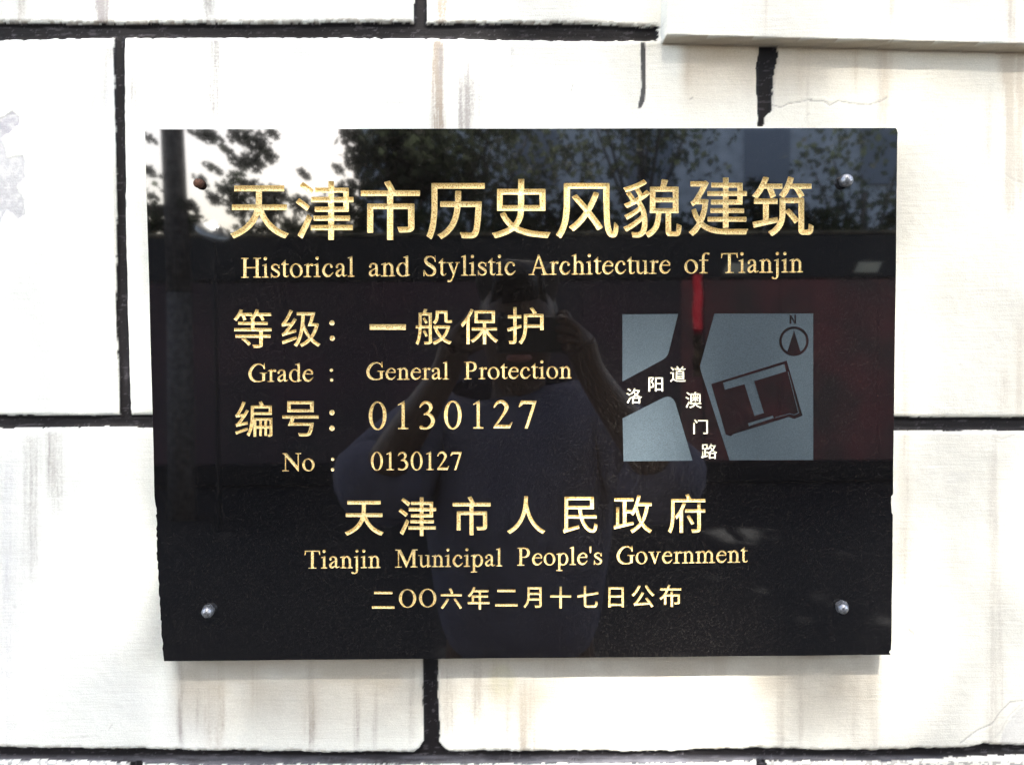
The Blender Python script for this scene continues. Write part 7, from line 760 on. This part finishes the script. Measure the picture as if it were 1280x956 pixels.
def leaves(name, C, size, mat, parent, spots=False):
    n = len(C)
    if spots:
        keep = np.ones(n, bool)
        for p, rx, ry in SPOTS:          # holes in the crown that let the sun through
            q = C-p; tt = q@SUN; w = q-tt[:, None]*SUN
            e2 = np.cross(SUN, [1, 0, 0]); e2 /= np.linalg.norm(e2)
            keep &= (w[:, 0]/rx)**2 + ((w@e2)/ry)**2 > 1
        C = C[keep]; n = len(C)
    a = rng.normal(size=(n, 3)); a /= np.linalg.norm(a, axis=1)[:, None]
    b = np.cross(a, rng.normal(size=(n, 3))); b /= np.linalg.norm(b, axis=1)[:, None]
    c = np.cross(a, b)
    L = (size*(.6+.8*rng.random(n)))[:, None]; Wd = L*.32
    V = np.stack([C-a*L*.5, C+b*Wd+c*L*.06, C+a*L*.5, C-b*Wd+c*L*.06], 1).reshape(-1, 3)
    F = np.arange(4*n).reshape(n, 4)
    return mesh_np(name, V, F, mat, parent)
def ball(c, r, n):
    p = rng.normal(size=(n, 3)); p /= np.linalg.norm(p, axis=1)[:, None]
    return np.array(c) + p*np.array(r)*(rng.random(n)**.45)[:, None]
def limb(bm, pts, r0, r1):
    pts = [np.array(p, float) for p in pts]; m = len(pts)-1
    for i in range(m):
        add_cone(bm, pts[i], pts[i+1], r0+(r1-r0)*i/m, r0+(r1-r0)*(i+1)/m, 12)

# the street tree: trunk left of the viewer, crown spreading over the pavement
tp = mirror_pt(223, 428, -8.0)
tree = tag(empty('street_tree', (tp[0], -8.0, -.14)), 'tall street tree whose trunk and leaves are mirrored at upper left of plaque', 'tree')
bm = bmesh.new(); limb(bm, [(tp[0], -8, -.14), (tp[0]+.02, -8, 2), (tp[0]-.03, -8, 4.2), (tp[0], -8, 6)], .13, .085)
for ang, l in ((0.1, 4.5), (1.2, 4), (2.4, 4.2), (3.6, 3.5), (5.1, 4.5)):
    limb(bm, [(tp[0], -8, 5.0), (tp[0]+.4*l*math.cos(ang), -8+.4*l*math.sin(ang), 6.4), (tp[0]+l*math.cos(ang), -8+l*math.sin(ang), 7.4)], .07, .02)
bm_obj('trunk', bm, M_BARK, tree, True)
NCAN = 27000
can = np.stack([rng.uniform(-9, 9, NCAN), rng.uniform(-19, -2.2, NCAN), rng.uniform(6.3, 9.8, NCAN)], -1)
clumps = np.stack([rng.uniform(-9, 9, 270), rng.uniform(-19, -3.2, 270), rng.uniform(6.5, 9.6, 270)], -1)
can2 = np.concatenate([ball(c, (.8, .8, .5), 90) for c in clumps])
can3 = np.stack([rng.uniform(-5, 6, 16000), rng.uniform(-17, -9.5, 16000), rng.uniform(6.6, 9.8, 16000)], -1)  # extra unseen leaves added to keep sun dapples off the road
can = np.concatenate([can, can2, can3])
wx, we = across_sun(can-SHADE_AT)
can = can[(np.abs(wx) > .85) | (np.abs(we) > .70)]
NF = 14500                                        # unseen fine leaves added between the sun and the wall: soft, even dapple
e2_ = np.cross(SUN, [1, 0, 0]); e2_ /= np.linalg.norm(e2_)
fine = SHADE_AT + rng.uniform(8, 10.5, NF)[:, None]*SUN + rng.uniform(-1.0, 1.0, NF)[:, None]*np.array([1.0, 0, 0]) + rng.uniform(-.8, .8, NF)[:, None]*e2_
fr = []
rng_keep, rng = rng, np.random.default_rng(77)
for u, v, r in [(256, 168, 9), (268, 172, 8), (300, 172, 12), (322, 178, 14), (335, 195, 10), (316, 203, 11), (298, 226, 11), (285, 238, 10), (268, 248, 9), (320, 240, 15), (346, 244, 13), (300, 257, 17), (340, 262, 16), (376, 257, 13), (402, 262, 15),
                (430, 246, 14), (448, 198, 18), (440, 172, 14), (424, 212, 6), (188, 214, 7), (185, 172, 5), (380, 218, 6), (266, 210, 5), (252, 226, 4), (300, 205, 7), (284, 188, 5), (200, 262, 8), (236, 256, 6), (432, 264, 14), (457, 230, 15), (340, 166, 6), (244, 168, 4), (186, 262, 7), (212, 266, 6)]:
    c = mirror_pt(u, v, -8.4+rng.uniform(-.5, .5)); k = r/FPX*9.1
    fr.append(ball(c, (k, .3, k), int(40+r*r*.85)))
fr = np.concatenate(fr)
rng = rng_keep
leaves('crown', can, .26, M_LEAF, tree, True)
leaves('dapple_leaves', fine, .055, M_LEAF, tree, True)
leaves('hanging_twig', fr, .055, M_LEAF, tree)

# trees across the street
def far_tree(x, y, r, zc, n, label, size=.20):
    t = tag(empty('broadleaf_tree', (x, y, -.14)), label, 'tree', 'trees across the street mirrored in the plaque')
    bm = bmesh.new(); limb(bm, [(x, y, -.14), (x+.05, y, zc*.5), (x, y, zc)], .16, .07)
    for a in range(5): limb(bm, [(x, y, zc*.55), (x+.6*r*math.cos(a*1.26), y+.6*r*math.sin(a*1.26), zc+.3*r)], .06, .02)
    bm_obj('trunk', bm, M_BARK, t, True)
    pts = np.concatenate([ball((x+rng.normal()*r*.45, y+rng.normal()*r*.35, zc+rng.normal()*r*.45), (r*.45, r*.45, r*.36), n//22) for _ in range(22)] + [ball((x, y, zc), (r, r*.8, r), n//2)])
    leaves('crown', pts, size, M_LEAF, t)
p = mirror_pt(508, 212, -20.5); far_tree(p[0], -20.5, 1.05, p[2]+.2, 1700, 'dark round tree mirrored at the right edge of the bright sky gap', .17)
p = mirror_pt(590, 215, -21.0); far_tree(p[0], -21.0, 2.3, p[2]+.3, 2200, 'dark tree mirrored above the middle of the gold title', .20)
p = mirror_pt(800, 190, -22.0); far_tree(p[0], -22.0, 2.6, p[2]+.8, 1100, 'loose tree mirrored above the right half of the gold title', .20)
p = mirror_pt(1080, 250, -21.5); far_tree(p[0], -21.5, 2.0, p[2]+.2, 600, 'sparse tree mirrored behind the upper right acorn nut', .20)
far_tree(-9.5, -16.0, 2.6, 5.0, 2600, 'tree mirrored beyond the left edge of the plaque')
rng_keep, rng = rng, np.random.default_rng(31)
hx = rng.uniform(-10, 9, 26000)
hb = np.stack([hx, rng.uniform(-13.2, -12.2, 26000), rng.uniform(.6, 1, 26000)], -1)
hb[:, 2] += rng.random(26000)**.8*(2.55 + .25*np.sin(hx*2.1) + .15*np.sin(hx*5.3+1))
hedge = tag(empty('hedge', (0, -12.7, -.14)), 'dark clipped hedge mirrored behind the red hoarding', 'hedge')
leaves('foliage', hb, .16, M_LEAF2, hedge)
rng = rng_keep
bm = bmesh.new(); add_box(bm, (-.5, -12.7, 1.2), (19, .5, 2.6), .05); bm_obj('stem_mass', bm, M_BARK, hedge)
bld = tag(empty('grey_building', (6, -28, -.14)), 'plain grey building mirrored dimly behind the trees at upper right', 'building')
bm = bmesh.new(); add_box(bm, (7.6, -30, 6.4), (24.0, 4, 13.1), .03); bm_obj('wall', bm, M_GREY, bld)
for k in range(6):
    for j in range(2):
        bm = bmesh.new(); add_box(bm, (-2.6+k*3.6, -27.97, 3.6+j*3.6), (1.4, .1, 1.7), .01); bm_obj('window', bm, M_GLASS, bld)

# red hoarding along the far side
hoard = tag(empty('hoarding', (.3, -10, -.14)), 'long red hoarding with a dark capping, mirrored across the middle of the plaque', 'hoarding')
for k in range(11):
    bm = bmesh.new(); add_box(bm, (-5.4+k*1.15, -10.0+rnd.uniform(-.006, .006), 1.17), (1.145, .03, 2.10), .004); bm_obj('board', bm, M_RED if k > 6 else M_MAROON, hoard)
bm = bmesh.new(); add_box(bm, (.4, -10.02, 2.49), (12.8, .10, .50), .01); bm_obj('dark_capping', bm, M_DARK, hoard)
bm = bmesh.new(); add_box(bm, (.4, -10.0, 2.765), (12.8, .14, .035), .005); bm_obj('top_rail', bm, M_POSTC, hoard)
bm = bmesh.new(); add_box(bm, (.4, -9.95, 0.0), (12.8, .16, .24), .01); bm_obj('kerb_foot', bm, M_ROAD, hoard)
for u, v in ((921, 335.5), (1085, 334)):  # pale plates whose colour stands in for bright gaps of light
    p = mirror_pt(u, v, -9.94)
    sk = Matrix.Identity(4); sk[0][2] = .45
    bm = bmesh.new(); add_box(bm, tuple(p), (.27, .012, .12), .002, rot=sk); bm_obj('bright_gap_plate', bm, M_CREAM, hoard)
def cloth(name, c, c2):
    m, nt, b = mat_new(name)
    g = N(nt, 'ShaderNodeNewGeometry'); n = N(nt, 'ShaderNodeTexNoise'); n.inputs['Scale'].default_value = 7.0
    nt.links.new(g.outputs['Position'], n.inputs['Vector'])
    r = N(nt, 'ShaderNodeValToRGB'); e = r.color_ramp.elements
    e[0].position = .4; e[0].color = (*c, 1); e[1].position = .6; e[1].color = (*c2, 1)
    nt.links.new(n.outputs['Fac'], r.inputs['Fac'])
    t = N(nt, 'ShaderNodeBsdfTranslucent'); d = N(nt, 'ShaderNodeBsdfDiffuse'); mx = N(nt, 'ShaderNodeMixShader')
    for q in (t, d): nt.links.new(r.outputs['Color'], q.inputs['Color'])
    mx.inputs[0].default_value = .35
    nt.links.new(t.outputs[0], mx.inputs[1]); nt.links.new(d.outputs[0], mx.inputs[2])
    nt.links.new(mx.outputs[0], nt.nodes['Material Output'].inputs['Surface'])
    return m
p = mirror_pt(872, 428, -8.9)
post = tag(empty('banner_pole', (p[0], -8.9, -.14)), 'slim pole with a bright red cloth strip, mirrored beside the site map', 'banner')
zt, zm, zb = mirror_pt(872, 343, -8.9)[2], mirror_pt(872, 418, -8.9)[2], mirror_pt(872, 470, -8.9)[2]
def strip(name, z0, z1, w, mat):
    V = []; F = []; n = 14
    for i in range(n+1):
        z = z0+(z1-z0)*i/n
        for q in (-1, -.33, .33, 1): V.append((p[0]+w*q+.006*math.sin(i*.9), -8.9+.012*math.sin(q*4+i*.5), z))
    for i in range(n):
        for q in range(3): F.append([4*i+q, 4*i+q+1, 4*i+q+5, 4*i+q+4])
    mesh_np(name, V, np.array(F), mat, post)
strip('red_cloth', zm, zt, .046, cloth('red banner cloth', (.42, .03, .045), (.52, .05, .07)))
strip('cream_cloth', zb, zm-.01, .046, cloth('cream banner cloth', (.10, .08, .05), (.42, .32, .20)))
bm = bmesh.new(); add_cone(bm, (p[0]+.065, -8.9, -.14), (p[0]+.065, -8.9, zt+.03), .012, .012); bm_obj('stem', bm, M_DARK, post)

# steel dome on a post, added and tilted to throw the sun's glint
g = G_AT
to_cam = np.array([0, .75, 1.5])-g; to_cam /= np.linalg.norm(to_cam)
nrm = Vector(to_cam+SUN).normalized()
M_GLINT = simple('scratched bare steel', (.8, .8, .78), .40, metal=1.0)
reflector = tag(empty('glint_reflector', (g[0], -7.4, -.14)), 'added steel dome on a post, tilted to throw a sun glint beside the gold title', 'reflector')
bm = bmesh.new()
Q = Matrix.Translation(tuple(g)) @ nrm.to_track_quat('Z', 'Y').to_matrix().to_4x4()
bmesh.ops.create_uvsphere(bm, u_segments=32, v_segments=24, radius=1.0, matrix=Q @ Matrix.Diagonal((.15, .15, .055, 1)))
bm_obj('glint_dome', bm, M_GLINT, reflector, True)
bm = bmesh.new(); add_cone(bm, (g[0], -7.42, -.14), (g[0], -7.42, g[2]-.03), .02, .016); bm_obj('stem', bm, M_DARK, reflector)

# ------------------------------------------------------------------ the photographer, mirrored in the stone
M_SKIN = simple('skin', (.085, .052, .04), .5, noise=.06, scale=30)
M_SHIRT = simple('blue shirt cloth', (.10, .105, .165), .85, noise=.15, scale=12, bump=.003)
M_TROUS = simple('dark trouser cloth', (.03, .03, .04), .9, noise=.2, scale=15)
M_HAIR = simple('black hair', (.012, .010, .010), .45, noise=.4, scale=120)
M_SHOE = simple('black leather', (.02, .02, .02), .35)
PX, PY = .03, -1.06
def skin(name, chains, mat, parent, sub=2, root=0):
    """chains: lists of (x, y, z, radius); equal first points are welded so the surface is continuous"""
    pts = []; rad = []; edges = []; key = {}
    for ch in chains:
        prev = None
        for x, y, z, r in ch:
            k = (round(x, 4), round(y, 4), round(z, 4))
            if k not in key: key[k] = len(pts); pts.append((x, y, z)); rad.append(r)
            i = key[k]
            if prev is not None and prev != i: edges.append((prev, i))
            prev = i
    me = bpy.data.meshes.new(name); me.from_pydata(pts, edges, []); me.update()
    o = bpy.data.objects.new(name, me); link(o, parent)
    if parent is not None: o.location = -parent.location
    sk = o.modifiers.new('skin', 'SKIN'); sk.use_smooth_shade = True
    for i, r in enumerate(rad):
        me.skin_vertices[0].data[i].radius = (r, r)
        me.skin_vertices[0].data[i].use_root = (i == root)
    ss = o.modifiers.new('sub', 'SUBSURF'); ss.levels = sub; ss.render_levels = sub
    me.materials.append(mat)
    return o
per = tag(empty('person', (PX, PY, 0)), 'person in loose blue shirt holding up a phone, mirrored in the plaque', 'person')
pel = (PX, PY, .90, .10)
che = (PX, PY+.01, 1.24, .125); nkb = (PX, PY+.01, 1.37, .062)
def arm(s):
    sh = (PX+s*.165, PY+.01, 1.335, .058)
    el = (PX+s*.275, PY+.13, 1.235, .040)
    wr = (PX+(.115 if s > 0 else -.125), PY+.262, 1.452, .026)
    pa = (wr[0]-s*.012, PY+.285, 1.492, .026)
    return sh, el, wr, pa
ch = [[pel, (PX, PY+.01, 1.06, .118), che, nkb, (PX, PY+.02, 1.425, .052), (PX, PY+.045, 1.50, .076), (PX, PY+.035, 1.565, .084), (PX, PY+.03, 1.615, .055)]]
for s in (1, -1):
    sh, el, wr, pa = arm(s)
    ch.append([che, sh, ((sh[0]+el[0])/2, (sh[1]+el[1])/2, (sh[2]+el[2])/2, .048), el, ((el[0]*.6+wr[0]*.4), el[1]*.6+wr[1]*.4, el[2]*.6+wr[2]*.4, .040), wr, pa])
    base = (pa[0]-s*.006, pa[1]+.006, pa[2]+.016, .024)
    ch.append([pa, base])
    for q, (dz, ln) in enumerate(((.026, .92), (.010, 1.0), (-.006, .95), (-.020, .78))):      # four fingers over the phone's back, bent at the knuckles
        k0 = (base[0]-s*.010, base[1]+.010, base[2]+dz*.75, .0095)
        k1 = (base[0]-s*.026*ln, base[1]+.016, base[2]+dz+.004, .0085)
        k2 = (base[0]-s*.042*ln, base[1]+.010, base[2]+dz+.006, .0075)
        ch.append([base, k0, k1, k2])
    ch.append([pa, (pa[0]-s*.020, pa[1]-.016, pa[2]-.004, .0115), (pa[0]-s*.042, pa[1]-.012, pa[2]+.006, .0095), (pa[0]-s*.058, pa[1]-.008, pa[2]+.012, .0085)])
    hp_ = (PX+s*.095, PY, .86, .07)
    ch.append([pel, hp_, (PX+s*.105, PY+.015, .48, .056), (PX+s*.11, PY-.01, .26, .052), (PX+s*.115, PY-.02, .09, .036), (PX+s*.12, PY+.03, .035, .034), (PX+s*.125, PY+.15, .022, .028)])
skin('body', ch, M_SKIN, per)
ch = [[(PX, PY, .84, .175), (PX, PY+.01, 1.06, .18), (PX, PY+.012, 1.235, .170), (PX, PY+.012, 1.345, .088), (PX, PY+.016, 1.395, .066)]]
for s in (1, -1):
    sh, el, wr, pa = arm(s)
    m = .62
    ch.append([(PX, PY+.012, 1.235, .170), (sh[0], sh[1], sh[2]+.010, .088), (sh[0]*.5+el[0]*.5, sh[1]*.5+el[1]*.5, sh[2]*.5+el[2]*.5, .094), (el[0], el[1]+.01, el[2]-.01, .100), (el[0]*.72+wr[0]*.28, el[1]*.72+wr[1]*.28+.01, el[2]*.72+wr[2]*.28, .080)])
skin('shirt', ch, M_SHIRT, per)
ch = [[(PX, PY, .99, .140), (PX, PY, .86, .135)]]
for s in (1, -1):
    ch.append([(PX, PY, .86, .135), (PX+s*.10, PY, .74, .098), (PX+s*.108, PY+.012, .46, .076), (PX+s*.112, PY-.008, .22, .066), (PX+s*.116, PY-.012, .08, .062)])
skin('trousers', ch, M_TROUS, per)
for s in (1, -1):
    skin('shoe', [[(PX+s*.115, PY-.05, .04, .038), (PX+s*.12, PY+.04, .04, .042), (PX+s*.126, PY+.17, .032, .034)]], M_SHOE, per)
skin('hair', [[(PX, PY-.035, 1.50, .060), (PX, PY-.012, 1.57, .092), (PX, PY+.02, 1.622, .078), (PX, PY+.090, 1.618, .046), (PX, PY+.118, 1.592, .030)], [(PX, PY+.02, 1.622, .078), (PX+.05, PY+.05, 1.60, .056)], [(PX, PY+.02, 1.622, .078), (PX-.05, PY+.05, 1.60, .056)]], M_HAIR, per)
fy = PY+.125
for s in (1, -1):
    bm = bmesh.new()
    bmesh.ops.create_uvsphere(bm, u_segments=16, v_segments=10, radius=.012, matrix=Matrix.Translation((PX+s*.032, fy-.012, 1.545)))
    bm_obj('eye', bm, M_HAIR, per, True)
skin('nose', [[(PX, fy-.012, 1.548, .009), (PX, fy+.006, 1.512, .014), (PX, fy-.004, 1.504, .016)]], M_SKIN, per, 1)
skin('mouth', [[(PX-.024, fy-.016, 1.474, .006), (PX, fy-.006, 1.472, .008), (PX+.024, fy-.016, 1.474, .006)]], simple('lip', (.28, .12, .10), .4), per, 1)
for s in (1, -1): skin('ear', [[(PX+s*.082, PY+.04, 1.565, .014), (PX+s*.092, PY+.034, 1.545, .016), (PX+s*.084, PY+.044, 1.515, .011)]], M_SKIN, per, 1)
bm = bmesh.new(); add_box(bm, (.048, -.7585, 1.514), (.1152, .0093, .0586), .004)
ph = tag(bm_obj('phone', bm, M_DARK), 'slim black phone held level in both hands, mirrored in the plaque', 'phone')
